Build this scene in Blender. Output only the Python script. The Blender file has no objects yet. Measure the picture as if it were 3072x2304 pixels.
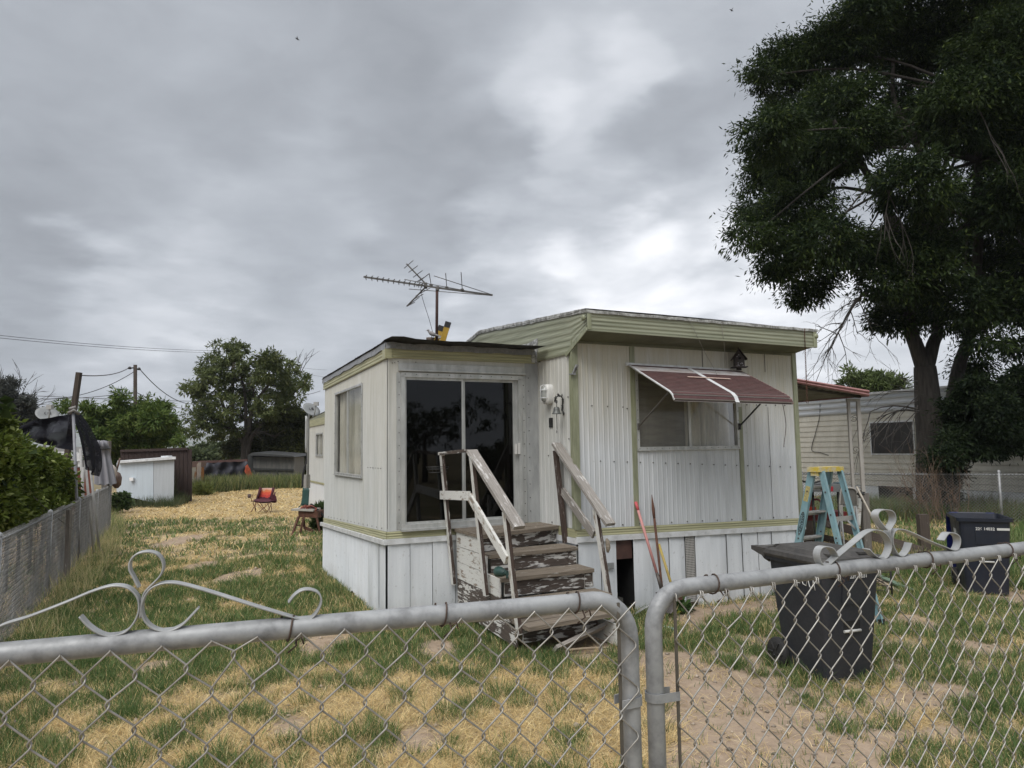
import bpy, bmesh, math, random
import numpy as np
from mathutils import Vector, Matrix
random.seed(7); rng = np.random.default_rng(7)
sc = bpy.context.scene
C = sc.collection
rad = math.radians

# ---------------------------------------------------------------- camera, world, sun, exposure
CZ = 2.0
PITCH, ROLL = rad(5.15), 0.015
cam = bpy.data.cameras.new('camera'); cam_o = bpy.data.objects.new('camera', cam); C.objects.link(cam_o)
cam.sensor_width = 36; cam.lens = 25; cam.clip_start = 0.05; cam.clip_end = 6000
CM = Matrix.Rotation(math.pi/2+PITCH, 4, 'X') @ Matrix.Rotation(-ROLL, 4, 'Z')
cam_o.matrix_world = Matrix.Translation((0, 0, CZ)) @ CM
sc.camera = cam_o
sc.view_settings.view_transform = 'Standard'; sc.view_settings.look = 'None'
sc.view_settings.exposure = 0.8; sc.view_settings.gamma = 1.0

SUN_EL, SUN_AZ = 52, 205       # azimuth clockwise from +Y: behind the camera, to the left
sun = bpy.data.lights.new('sun', 'SUN'); sun_o = bpy.data.objects.new('sun', sun); C.objects.link(sun_o)
sun.energy = 1.5; sun.angle = rad(40); sun.color = (1, .97, .93)
sd = Vector((math.sin(rad(SUN_AZ))*math.cos(rad(SUN_EL)), math.cos(rad(SUN_AZ))*math.cos(rad(SUN_EL)), math.sin(rad(SUN_EL))))
sun_o.rotation_euler = sd.to_track_quat('Z', 'Y').to_euler(); sun_o.location = (0, 0, 30)

# ---- pixel helpers: reading positions of real things on their real planes from the photograph's coordinates (3072 wide)
PW, PH = 3072, 2304; PF_ = PW*25/36
REG = {'A': (0, 960, .434), 'B': (900, 760, .36166), 'C': (1600, 880, .39783), 'D': (900, 1360, .45208), 'E': (1800, 1400, .31646),
       'F': (2272, 1100, .36166), 'G': (2272, 1600, .4244), 'H': (0, 1580, .45208), 'I': (2100, 0, .43942), 'J': (2100, 700, .43942),
       'K': (1000, 1700, .45208), 'M': (0, 1080, .22604), 'N': (450, 1280, .22604), 'O': (1280, 1300, .27125), 'W': (0, 0, 1.38879),
       'P': (2380, 1360, .18083), 'Q': (2780, 1480, .19891), 'S': (860, 1220, .24096), 'T': (1600, 1150, .10852), 'U': (2150, 1000, .10852)}
CM3 = CM.to_3x3()
def ray(k, x, y):
    a = REG[k]; u = a[0]+x*a[2]; v = a[1]+y*a[2]
    return CM3 @ Vector(((u-PW/2)/PF_, -(v-PH/2)/PF_, -1))
def gnd(k, x, y, z=0.):
    d = ray(k, x, y); return Vector((0, 0, CZ)) + d*((z-CZ)/d.z)
def dep(k, x, y, Y):
    d = ray(k, x, y); return Vector((0, 0, CZ)) + d*(Y/d.y)
def hit(k, x, y, o, n):
    d = ray(k, x, y); o = Vector(o) if len(o) == 3 else Vector((o[0], o[1], 0)); n = Vector(n)
    return Vector((0, 0, CZ)) + d*((o-Vector((0, 0, CZ))).dot(n)/d.dot(n))
E3 = Vector((.90642, .42239, 0)); B3 = Vector((-.42239, .90642, 0)); UP = Vector((0, 0, 1))
class Pl:
    def __init__(s, o, e, n): s.o = Vector((o[0], o[1], 0)); s.e = Vector(e); s.n = Vector(n)
    def pt(s, u, z, out=0.): p = s.o+s.e*u+s.n*out; return Vector((p.x, p.y, z))
    def px(s, k, x, y, out=0.): return hit(k, x, y, s.o+s.n*out, s.n)
    def at(s, k, x, y, out=0.): p = s.px(k, x, y, out); return (p-s.o).dot(s.e), p.z
FW = Pl((.7291, 8.3818), E3, -B3)      # main front wall
SW = Pl((.7291, 8.3818), B3, -E3)      # main left side wall
PF = Pl((.3367, 9.2239), E3, -B3)      # porch front wall
PS = Pl((-1.4779, 8.3783), B3, -E3)    # porch side wall

# ---------------------------------------------------------------- node helpers
def new_mat(name):
    m = bpy.data.materials.new(name); m.use_nodes = True; nt = m.node_tree; nt.nodes.clear()
    o = nt.nodes.new('ShaderNodeOutputMaterial'); b = nt.nodes.new('ShaderNodeBsdfPrincipled')
    nt.links.new(b.outputs[0], o.inputs[0]); return m, nt, b, o
def nd(nt, t, **kw):
    n = nt.nodes.new(t)
    for k, v in kw.items():
        if k.startswith('i_'):
            n.inputs[int(k[2:])].default_value = v
        else: setattr(n, k, v)
    return n
def coordn(nt, coord, stretch=(1, 1, 1), rotz=0):
    tc = nd(nt, 'ShaderNodeTexCoord'); mp = nd(nt, 'ShaderNodeMapping')
    if rotz:
        m0 = nd(nt, 'ShaderNodeMapping'); m0.inputs['Rotation'].default_value = (0, 0, rotz)
        nt.links.new(tc.outputs[coord], m0.inputs[0]); nt.links.new(m0.outputs[0], mp.inputs[0])
    else: nt.links.new(tc.outputs[coord], mp.inputs[0])
    mp.inputs['Scale'].default_value = stretch
    return mp.outputs[0]
def noise(nt, vec, scale, detail=5, rough=.6, dist=0):
    n = nd(nt, 'ShaderNodeTexNoise'); n.inputs['Scale'].default_value = scale; n.inputs['Detail'].default_value = detail
    n.inputs['Roughness'].default_value = rough; n.inputs['Distortion'].default_value = dist
    nt.links.new(vec, n.inputs['Vector']); return n.outputs[0]
def rmp(nt, v, a, b, lo=0., hi=1.):
    n = nd(nt, 'ShaderNodeMapRange'); n.inputs[1].default_value = a; n.inputs[2].default_value = b
    n.inputs[3].default_value = lo; n.inputs[4].default_value = hi; nt.links.new(v, n.inputs[0]); return n.outputs[0]
def mth(nt, op, a, b=None):
    n = nd(nt, 'ShaderNodeMath', operation=op)
    for i, v in enumerate((a, b)):
        if v is None: continue
        if isinstance(v, (int, float)): n.inputs[i].default_value = v
        else: nt.links.new(v, n.inputs[i])
    return n.outputs[0]
def mix(nt, f, a, b, mode='MIX'):
    n = nd(nt, 'ShaderNodeMix', data_type='RGBA', blend_type=mode)
    if isinstance(f, (int, float)): n.inputs[0].default_value = f
    else: nt.links.new(f, n.inputs[0])
    for i, v in ((6, a), (7, b)):
        if isinstance(v, (tuple, list)): n.inputs[i].default_value = (*v[:3], 1)
        else: nt.links.new(v, n.inputs[i])
    return n.outputs[2]
def bumpn(nt, b, h, strength=.3, dist=.01):
    n = nd(nt, 'ShaderNodeBump'); n.inputs['Strength'].default_value = strength; n.inputs['Distance'].default_value = dist
    nt.links.new(h, n.inputs['Height']); nt.links.new(n.outputs[0], b.inputs['Normal'])
def mat(name, c1, c2=None, scale=6, stretch=(1, 1, 1), rough=.6, metal=0., bump=0., coord='Object', thr=(.35, .65), spec=.5, rotz=0, fine=None, bdist=.01):
    m, nt, b, o = new_mat(name)
    b.inputs['Roughness'].default_value = rough; b.inputs['Metallic'].default_value = metal
    b.inputs['Specular IOR Level'].default_value = spec
    c2 = c2 or tuple(x*.82 for x in c1)
    v = coordn(nt, coord, stretch, rotz); n = noise(nt, v, scale)
    col = mix(nt, rmp(nt, n, *thr), c1, c2)
    if fine:
        n2 = noise(nt, v, fine[0], 3); col = mix(nt, rmp(nt, n2, .4, .75, 0, fine[1]), col, fine[2])
    nt.links.new(col, b.inputs['Base Color'])
    nt.links.new(rmp(nt, n, .3, .7, max(0, rough-.1), min(1, rough+.12)), b.inputs['Roughness'])
    if bump: bumpn(nt, b, n, bump, bdist)
    return m
def mat_peel(name, paint, wood, wood2, cover=.5, stretch=(2.2, 26, 1), sc_=1., soft=.03):
    """flaking paint over weathered wood, grain along the UV length"""
    m, nt, b, o = new_mat(name); b.inputs['Roughness'].default_value = .8
    v = coordn(nt, 'UV', stretch); g = noise(nt, v, 3*sc_, 6, .65, .4)
    gr = noise(nt, coordn(nt, 'UV', (1.5, 60, 1)), 2.2, 5, .6, .8)
    w = mix(nt, rmp(nt, gr, .35, .65), wood, wood2)
    big = noise(nt, coordn(nt, 'UV', (3, 5, 1)), 1.6, 3)
    s = mth(nt, 'ADD', mth(nt, 'MULTIPLY', g, .6), mth(nt, 'MULTIPLY', big, .4))
    t = .5+(.5-cover)*.32
    f = rmp(nt, s, t-soft, t+soft)
    dirt = noise(nt, v, 9, 3)
    p = mix(nt, rmp(nt, dirt, .45, .8, 0, .45), paint, tuple(x*.55 for x in paint))
    nt.links.new(mix(nt, f, w, p), b.inputs['Base Color'])
    bumpn(nt, b, mth(nt, 'ADD', f, mth(nt, 'MULTIPLY', gr, .5)), .5, .003)
    return m

# ---------------------------------------------------------------- mesh kit
class MB:
    def __init__(s): s.v = []; s.f = []; s.uv = []; s.mi = []; s.sm = []
    def face(s, pts, uv=None, m=0, sm=False):
        i = len(s.v); s.v += [tuple(p) for p in pts]; s.f.append(tuple(range(i, i+len(pts))))
        s.uv.append(uv or [(0, 0)]*len(pts)); s.mi.append(m); s.sm.append(sm)
    def quad(s, a, b, c, d, m=0):
        a, b, c, d = map(Vector, (a, b, c, d)); L = (b-a).length; H = (d-a).length
        o = random.random()*7; s.face([a, b, c, d], [(o, o), (o+L, o), (o+L, o+H), (o, o+H)], m)
    def hexa(s, P, m=0):
        """P: 8 points, 0-3 one end ring, 4-7 the other end ring; u runs from ring to ring"""
        P = [Vector(p) for p in P]; o = random.random()*7
        L = (P[4]-P[0]).length; i = len(s.v); s.v += [tuple(p) for p in P]
        acc = 0
        for k in range(4):
            k2 = (k+1) % 4; w = (P[k2]-P[k]).length
            s.f.append((i+k, i+k2, i+4+k2, i+4+k)); s.uv.append([(o, o+acc), (o, o+acc+w), (o+L, o+acc+w), (o+L, o+acc)]); acc += w+.13
            s.mi.append(m); s.sm.append(False)
        a = (P[1]-P[0]).length; b = (P[2]-P[1]).length
        s.f.append((i+3, i+2, i+1, i)); s.uv.append([(o, o+b), (o+a, o+b), (o+a, o), (o, o)]); s.mi.append(m); s.sm.append(False)
        s.f.append((i+4, i+5, i+6, i+7)); s.uv.append([(o, o), (o+a, o), (o+a, o+b), (o, o+b)]); s.mi.append(m); s.sm.append(False)
    def beam(s, p, q, w, h, side=None, m=0, w2=None, h2=None):
        p, q = Vector(p), Vector(q); d = (q-p).normalized()
        side = Vector(side) if side is not None else (d.cross(UP) if abs(d.z) < .98 else Vector((1, 0, 0)))
        side = (side-d*side.dot(d)).normalized(); up = side.cross(d).normalized()
        w2 = w2 or w; h2 = h2 or h
        r = [(-1, -1), (1, -1), (1, 1), (-1, 1)]
        s.hexa([p+side*(a*w/2)+up*(b*h/2) for a, b in r]+[q+side*(a*w2/2)+up*(b*h2/2) for a, b in r], m)
    def slab(s, a, b, c, d, t, m=0):
        """quad a b c d thickened by vector t"""
        a, b, c, d, t = map(Vector, (a, b, c, d, t)); s.hexa([a, d, d+t, a+t, b, c, c+t, b+t], m)
    def box(s, c, sx, sy, sz, ax=None, ay=None, m=0):
        c = Vector(c); ax = Vector(ax or (1, 0, 0)); ay = Vector(ay or (0, 1, 0)); az = ax.cross(ay)
        s.beam(c-ax*sx/2, c+ax*sx/2, sy, sz, side=ay, m=m)
    def tube(s, path, r, n=6, m=0, closed=False, caps=True):
        P = [Vector(p) for p in path]; N = len(P); R = r if isinstance(r, (list, tuple)) else [r]*N
        i0 = len(s.v); prev = None; acc = 0; us = []
        for k in range(N):
            a = P[(k-1) % N] if (closed or k > 0) else P[k]; b = P[(k+1) % N] if (closed or k < N-1) else P[k]
            d = (b-a).normalized() if (b-a).length > 1e-9 else Vector((0, 0, 1))
            if prev is None: prev = d.orthogonal().normalized()
            prev = (prev-d*prev.dot(d)); prev = prev.normalized() if prev.length > 1e-6 else d.orthogonal().normalized()
            c = d.cross(prev)
            if k: acc += (P[k]-P[k-1]).length
            us.append(acc)
            for j in range(n):
                t = 2*math.pi*j/n; s.v.append(tuple(P[k]+(prev*math.cos(t)+c*math.sin(t))*R[k]))
        for k in range(N if closed else N-1):
            k2 = (k+1) % N
            for j in range(n):
                j2 = (j+1) % n; s.f.append((i0+k*n+j, i0+k*n+j2, i0+k2*n+j2, i0+k2*n+j))
                u2 = us[k2] if k2 else acc+.1
                s.uv.append([(us[k], j/n*.2), (us[k], (j+1)/n*.2), (u2, (j+1)/n*.2), (u2, j/n*.2)]); s.mi.append(m); s.sm.append(n > 4)
        if caps and not closed:
            s.f.append(tuple(i0+j for j in reversed(range(n)))); s.uv.append([(0, 0)]*n); s.mi.append(m); s.sm.append(False)
            s.f.append(tuple(i0+(N-1)*n+j for j in range(n))); s.uv.append([(0, 0)]*n); s.mi.append(m); s.sm.append(False)
    def grid(s, rows, m=0, sm=True):
        i0 = len(s.v); R = len(rows); Q = len(rows[0]); 
        for r in rows: s.v += [tuple(p) for p in r]
        for a in range(R-1):
            for b in range(Q-1):
                s.f.append((i0+a*Q+b, i0+a*Q+b+1, i0+(a+1)*Q+b+1, i0+(a+1)*Q+b))
                s.uv.append([(b*.1, a*.1), (b*.1+.1, a*.1), (b*.1+.1, a*.1+.1), (b*.1, a*.1+.1)]); s.mi.append(m); s.sm.append(sm)
    def strap(s, path, wdir, w, t, m=0):
        """flat bar: ribbon of width w along wdir, thickness t"""
        P = [Vector(p) for p in path]; wd = Vector(wdir).normalized(); rings = []
        for k in range(len(P)):
            d = (P[min(k+1, len(P)-1)]-P[max(k-1, 0)]).normalized(); nn = d.cross(wd).normalized()
            rings.append([P[k]+wd*(a*w/2)+nn*(b*t/2) for a, b in ((-1, -1), (1, -1), (1, 1), (-1, 1))])
        i0 = len(s.v)
        for r in rings: s.v += [tuple(p) for p in r]
        for k in range(len(P)-1):
            for j in range(4):
                j2 = (j+1) % 4; s.f.append((i0+4*k+j, i0+4*k+j2, i0+4*k+4+j2, i0+4*k+4+j)); s.uv.append([(k*.05, 0), (k*.05, .1), (k*.05+.05, .1), (k*.05+.05, 0)]); s.mi.append(m); s.sm.append(j % 2 == 1)
        s.f.append((i0+3, i0+2, i0+1, i0)); s.uv.append([(0, 0)]*4); s.mi.append(m); s.sm.append(False)
        e = i0+4*(len(P)-1); s.f.append((e, e+1, e+2, e+3)); s.uv.append([(0, 0)]*4); s.mi.append(m); s.sm.append(False)
    def prism(s, poly, ext, m=0):
        P = [Vector(p) for p in poly]; ext = Vector(ext); n = len(P)
        s.face(P, [(p.x+p.y, p.z) for p in P], m); s.face([p+ext for p in reversed(P)], [(p.x+p.y, p.z) for p in reversed(P)], m)
        for k in range(n): s.quad(P[k], P[(k+1) % n], P[(k+1) % n]+ext, P[k]+ext, m)
    def lathe(s, c, prof, ax=UP, n=20, m=0):
        c = Vector(c); ax = Vector(ax).normalized(); a = ax.orthogonal().normalized(); b = ax.cross(a)
        s.grid([[c+ax*z+(a*math.cos(2*math.pi*j/n)+b*math.sin(2*math.pi*j/n))*r for j in range(n+1)] for r, z in prof], m)
    def build(s, name, mats, parent=None, loc=None, label=None, fix=True):
        me = bpy.data.meshes.new(name)
        if parent is not None:
            o3 = Vector((0, 0, 0)); p = parent
            while p is not None: o3 = o3+p.location; p = p.parent
        else: o3 = Vector(loc) if loc is not None else Vector((0, 0, 0))
        me.from_pydata([(x-o3.x, y-o3.y, z-o3.z) for x, y, z in s.v], [], s.f)
        ul = me.uv_layers.new(name='UVMap'); flat = [c for f in s.uv for p in f for c in p]
        ul.data.foreach_set('uv', flat)
        for m in (mats if isinstance(mats, (list, tuple)) else [mats]): me.materials.append(m)
        me.polygons.foreach_set('material_index', s.mi); me.polygons.foreach_set('use_smooth', s.sm); me.update()
        if fix:
            bm = bmesh.new(); bm.from_mesh(me); bmesh.ops.recalc_face_normals(bm, faces=bm.faces[:]); bm.to_mesh(me); bm.free()
        o = bpy.data.objects.new(name, me); C.objects.link(o)
        if parent is not None: o.parent = parent
        else: o.location = o3
        if label: o['label'] = label
        return o
def thing(name, label, cat, loc, group=None):
    o = bpy.data.objects.new(name, None); C.objects.link(o); o.location = loc; o.empty_display_size = .1
    o['label'] = label; o['category'] = cat
    if group: o['group'] = group
    return o
def tag(o, label=None, cat=None, group=None, kind=None):
    if label: o['label'] = label
    if cat: o['category'] = cat
    if group: o['group'] = group
    if kind: o['kind'] = kind
    return o
def lerp(a, b, t): return a+(b-a)*t
def smooth(P, n=6, closed=False):
    """Catmull-Rom through points"""
    P = [Vector(p) for p in P]; out = []; N = len(P)
    for k in range(N if closed else N-1):
        p0 = P[(k-1) % N] if (closed or k) else P[0]; p1 = P[k]; p2 = P[(k+1) % N]; p3 = P[(k+2) % N] if (closed or k+2 < N) else P[-1]
        for j in range(n):
            t = j/n; out.append(.5*((2*p1)+(p2-p0)*t+(2*p0-5*p1+4*p2-p3)*t*t+(3*p1-p0-3*p2+p3)*t**3))
    if not closed: out.append(P[-1])
    return out
def np_mesh(name, V, F, mats, attrs=None, loc=(0, 0, 0), parent=None, smooth_=False):
    """V (n,3) float, F (m,k) int with k fixed"""
    me = bpy.data.meshes.new(name); n = len(V); m, k = F.shape
    me.vertices.add(n); me.vertices.foreach_set('co', (V-np.array(loc)).astype(np.float32).ravel())
    me.loops.add(m*k); me.loops.foreach_set('vertex_index', F.astype(np.int32).ravel())
    me.polygons.add(m); me.polygons.foreach_set('loop_start', np.arange(0, m*k, k, dtype=np.int32))
    if smooth_: me.polygons.foreach_set('use_smooth', np.ones(m, dtype=bool))
    for a, (dom, typ, data) in (attrs or {}).items():
        at = me.attributes.new(a, typ, dom)
        at.data.foreach_set('color' if typ == 'FLOAT_COLOR' else 'value', data.astype(np.float32).ravel())
    me.update(calc_edges=True); me.validate()
    for mm in (mats if isinstance(mats, (list, tuple)) else [mats]): me.materials.append(mm)
    o = bpy.data.objects.new(name, me); C.objects.link(o)
    if parent is not None: o.parent = parent
    else: o.location = loc
    return o

# ---------------------------------------------------------------- sky (overcast, broken by a few brighter thin patches)
w = bpy.data.worlds.new('World'); sc.world = w; w.use_nodes = True; nt = w.node_tree; nt.nodes.clear()
out = nd(nt, 'ShaderNodeOutputWorld'); bg = nd(nt, 'ShaderNodeBackground'); nt.links.new(bg.outputs[0], out.inputs[0])
sky = nd(nt, 'ShaderNodeTexSky', sky_type='NISHITA', sun_disc=False); sky.sun_elevation = rad(SUN_EL); sky.sun_rotation = rad(SUN_AZ)
tc = nd(nt, 'ShaderNodeTexCoord'); sep = nd(nt, 'ShaderNodeSeparateXYZ'); nt.links.new(tc.outputs['Generated'], sep.inputs[0])
zc = mth(nt, 'ADD', mth(nt, 'MAXIMUM', sep.outputs[2], 0.), .16)
cx = mth(nt, 'DIVIDE', sep.outputs[0], zc); cy = mth(nt, 'DIVIDE', sep.outputs[1], zc)
comb = nd(nt, 'ShaderNodeCombineXYZ'); nt.links.new(cx, comb.inputs[0]); nt.links.new(cy, comb.inputs[1])
nA = noise(nt, comb.outputs[0], .9, 6, .55, .4); nB = noise(nt, comb.outputs[0], 2.0, 7, .5, .5)
lum = mth(nt, 'ADD', mth(nt, 'MULTIPLY', mth(nt, 'SUBTRACT', nA, .5), .16), mth(nt, 'MULTIPLY', mth(nt, 'SUBTRACT', nB, .5), .22))
nC = noise(nt, comb.outputs[0], 5.5, 6, .6, .4); lum = mth(nt, 'ADD', lum, mth(nt, 'MULTIPLY', mth(nt, 'SUBTRACT', nC, .5), .09))
lum = mth(nt, 'ADD', lum, .322)
# thin bright breaks and heavy dark banks, each at its own direction in the sky
SPOTS = [(1400, 85, 5, .04), (1365, 130, 3, .05), (1150, 200, 4, .07), (1240, 285, 4.5, .10), (1200, 240, 9, .06), (1500, 480, 9, .08), (1540, 570, 9, .08), (1440, 600, 9, .10),
         (1340, 640, 7, .12), (1700, 640, 8, .08), (1050, 600, 10, .05), (1030, 390, 9, .05), (560, 620, 13, .06), (250, 690, 6, .08), (350, 620, 6, .05), (1900, 800, 12, .12), (1120, 690, 9, .08), (700, 520, 10, .03), (1180, 590, 9, .08),
         (560, 170, 24, -.03), (1260, 430, 11, -.08), (1030, 490, 10, -.06), (1560, 390, 8, -.08), (250, 440, 16, -.05), (150, 620, 8, -.03), (800, 640, 9, -.05), (850, 260, 14, -.03), (60, 80, 18, .02), (1000, 330, 10, -.04)]
wob = nd(nt, 'ShaderNodeVectorMath', operation='SCALE'); nz = nd(nt, 'ShaderNodeTexNoise'); nz.inputs['Scale'].default_value = 3.5; nz.inputs['Detail'].default_value = 5
nt.links.new(comb.outputs[0], nz.inputs['Vector'])
sb = nd(nt, 'ShaderNodeVectorMath', operation='SUBTRACT'); nt.links.new(nz.outputs[1], sb.inputs[0]); sb.inputs[1].default_value = (.5, .5, .5)
nt.links.new(sb.outputs[0], wob.inputs[0]); wob.inputs[3].default_value = .22
ad = nd(nt, 'ShaderNodeVectorMath', operation='ADD'); nt.links.new(tc.outputs['Generated'], ad.inputs[0]); nt.links.new(wob.outputs[0], ad.inputs[1])
nrm = nd(nt, 'ShaderNodeVectorMath', operation='NORMALIZE'); nt.links.new(ad.outputs[0], nrm.inputs[0])
for px_, py_, r_, a_ in SPOTS:
    d = ray('W', px_, py_).normalized()
    dt = nd(nt, 'ShaderNodeVectorMath', operation='DOT_PRODUCT'); nt.links.new(nrm.outputs[0], dt.inputs[0]); dt.inputs[1].default_value = d
    g = nd(nt, 'ShaderNodeMapRange', interpolation_type='SMOOTHERSTEP'); nt.links.new(dt.outputs['Value'], g.inputs[0])
    g.inputs[1].default_value = math.cos(rad(r_*1.15)); g.inputs[2].default_value = 1.0; g.inputs[3].default_value = 0; g.inputs[4].default_value = a_
    lum = mth(nt, 'ADD', lum, mth(nt, 'MULTIPLY', g.outputs[0], rmp(nt, nB, .3, .7, .55, 1.4)))
# overcast zenith (above the photograph) is brighter than the horizon
zen = nd(nt, 'ShaderNodeMapRange', interpolation_type='SMOOTHSTEP'); nt.links.new(sep.outputs[2], zen.inputs[0])
zen.inputs[1].default_value = .55; zen.inputs[2].default_value = .95; zen.inputs[3].default_value = 1; zen.inputs[4].default_value = 2.7
lum = mth(nt, 'MULTIPLY', lum, zen.outputs[0])
tint = mix(nt, rmp(nt, lum, .3, .75), (.93, .985, 1.07), (1.0, 1.0, 1.02))
cl = nd(nt, 'ShaderNodeVectorMath', operation='SCALE'); nt.links.new(tint, cl.inputs[0]); nt.links.new(mth(nt, 'MULTIPLY', lum, 10.), cl.inputs[3])
skys = nd(nt, 'ShaderNodeVectorMath', operation='SCALE'); nt.links.new(sky.outputs[0], skys.inputs[0]); skys.inputs[3].default_value = .5
nt.links.new(mix(nt, .93, skys.outputs[0], cl.outputs[0]), bg.inputs[0]); bg.inputs[1].default_value = .1
# ---------------------------------------------------------------- materials
WA = math.atan2(E3.y, E3.x)
def siding_mat(name, base, base2, tan, rotz=0, stain=(2.6, 3.3), amt=.75, spots=True, st=.64):
    """baked-enamel aluminium siding: fine vertical run-off streaks, rusty-tan stain below the eave, small scuffs"""
    m, nt, b, o = new_mat(name); b.inputs['Roughness'].default_value = .5; b.inputs['Metallic'].default_value = 0.
    v = coordn(nt, 'Object', (1, 1, .07), rotz); n = noise(nt, v, 14, 5, .65)
    v2 = coordn(nt, 'Object', (1, 1, .35), rotz); big = noise(nt, v2, 1.6, 4)
    col = mix(nt, rmp(nt, n, .3, .7), base, base2)
    geo = nd(nt, 'ShaderNodeNewGeometry'); sp = nd(nt, 'ShaderNodeSeparateXYZ'); nt.links.new(geo.outputs['Position'], sp.inputs[0])
    hz = rmp(nt, sp.outputs[2], stain[0], stain[1])
    f = mth(nt, 'MULTIPLY', mth(nt, 'ADD', hz, rmp(nt, big, .5, .75, 0, .35)), rmp(nt, n, .25, .6, .45, 1))
    f = mth(nt, 'MINIMUM', mth(nt, 'MULTIPLY', f, amt), .9)
    col = mix(nt, f, col, tan)
    lo = mth(nt, 'MULTIPLY', rmp(nt, sp.outputs[2], .3, .0), rmp(nt, big, .35, .7)); col = mix(nt, mth(nt, 'MULTIPLY', lo, .5), col, (.2, .17, .13))
    if spots:
        s3 = noise(nt, coordn(nt, 'Object', (1, 1, .6), rotz), 23, 6, .75); col = mix(nt, rmp(nt, s3, st, st+.08, 0, .5), col, (.2, .19, .17))
    nt.links.new(col, b.inputs['Base Color']); bumpn(nt, b, mth(nt, 'ADD', noise(nt, v2, 6, 3), mth(nt, 'MULTIPLY', noise(nt, v2, 1.7, 2), 2.2)), .45, .014)
    return m
M_SIDE = siding_mat('white_siding', (.60, .625, .65), (.45, .47, .485), (.46, .435, .35), stain=(1.9, 3.0), amt=1.0)
M_SIDE2 = siding_mat('white_siding_side', (.60, .61, .60), (.45, .47, .46), (.47, .44, .35), stain=(1.2, 3.4), amt=.6)
M_SKIRT = siding_mat('white_skirting', (.74, .77, .80), (.62, .65, .68), (.4, .37, .3), stain=(5, 6), amt=.5, st=.6)
M_OLIVE = mat('olive_trim', (.25, .265, .17), (.17, .18, .115), 9, (1, 1, .12), .45, bump=.1, fine=(40, .4, (.42, .44, .33)))
M_OLIVEH = mat('olive_fascia', (.31, .32, .235), (.19, .20, .145), 5, (.25, .25, 9), .45, bump=.15, fine=(14, .45, (.22, .25, .15)))
M_YELL = mat('yellow_green_band', (.42, .405, .245), (.29, .285, .18), 5, (.3, .3, 10), .45, bump=.15, fine=(16, .4, (.27, .29, .16)))
M_WTRIM = mat('white_trim', (.66, .68, .70), (.5, .51, .51), 8, (1, 1, 1), .45)
M_ALU = mat('aluminium', (.52, .53, .52), (.38, .39, .38), 12, (1, 1, .3), .4, metal=.4, bump=.05)
M_GREYP = mat('grey_weathered_panel', (.33, .34, .34), (.25, .26, .26), 5, (1, 1, .25), .55, fine=(18, .5, (.45, .46, .46)))
M_TAR = mat('black_tar_paper', (.03, .03, .033), (.015, .015, .017), 8, rough=.85, bump=.5)
M_FLASH = mat('grey_flashing', (.25, .26, .28), (.17, .18, .19), 16, (1, 1, 1), .6, bump=.4, fine=(60, .5, (.34, .35, .37)))
M_FLASHW = mat('coated_flashing', (.42, .43, .42), (.16, .16, .15), 14, (1, 1, 1), .7, bump=.7, thr=(.42, .55), fine=(50, .5, (.55, .56, .55)))
M_DARK = mat('dark_void', (.008, .008, .008), rough=.9)
M_SOFF = mat('olive_soffit', (.15, .155, .1), (.1, .105, .07), 6, (.3, .3, 1), .6)
M_SCREW = mat('screw_head', (.06, .055, .05), rough=.6)
M_RUST = mat('rust_brown', (.12, .05, .03), (.06, .03, .02), 10, rough=.85, bump=.3)
M_GAP = mat('slat_gap', (.022, .008, .008), rough=.8)
M_BURG = mat('burgundy_slats', (.085, .031, .030), (.06, .022, .021), 7, (1, 1, 1), .55, fine=(25, .35, (.12, .06, .055)))
M_FADE = mat('faded_white_slats', (.55, .54, .55), (.38, .33, .3), 6, (1, 1, 3), .55)
M_BLACK = mat('black_metal', (.02, .02, .02), rough=.5)
M_CURT = mat('curtain', (.74, .72, .64), (.45, .44, .39), 8, (1, 1, .15), .9)
M_BLIND = mat('blind', (.20, .19, .16), (.14, .135, .115), 3, (1, 1, 6), .85)
M_WIRE = mat('galvanised_wire', (.38, .37, .345), (.24, .225, .20), 20, rough=.45, metal=.5, bump=.1)
M_GALV = mat('galvanised_tube', (.30, .31, .315), (.17, .175, .18), 11, (1, 1, 1), .5, metal=.2, bump=.15, fine=(38, .5, (.40, .41, .42)), bdist=.002, thr=(.42, .66))
M_WIREF = mat('fence_wire', (.22, .22, .215), (.14, .14, .135), 8, rough=.5, metal=.2)
M_TIE = mat('rusty_tie_wire', (.09, .06, .045), (.05, .035, .03), 20, rough=.7, metal=.3)
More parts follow.
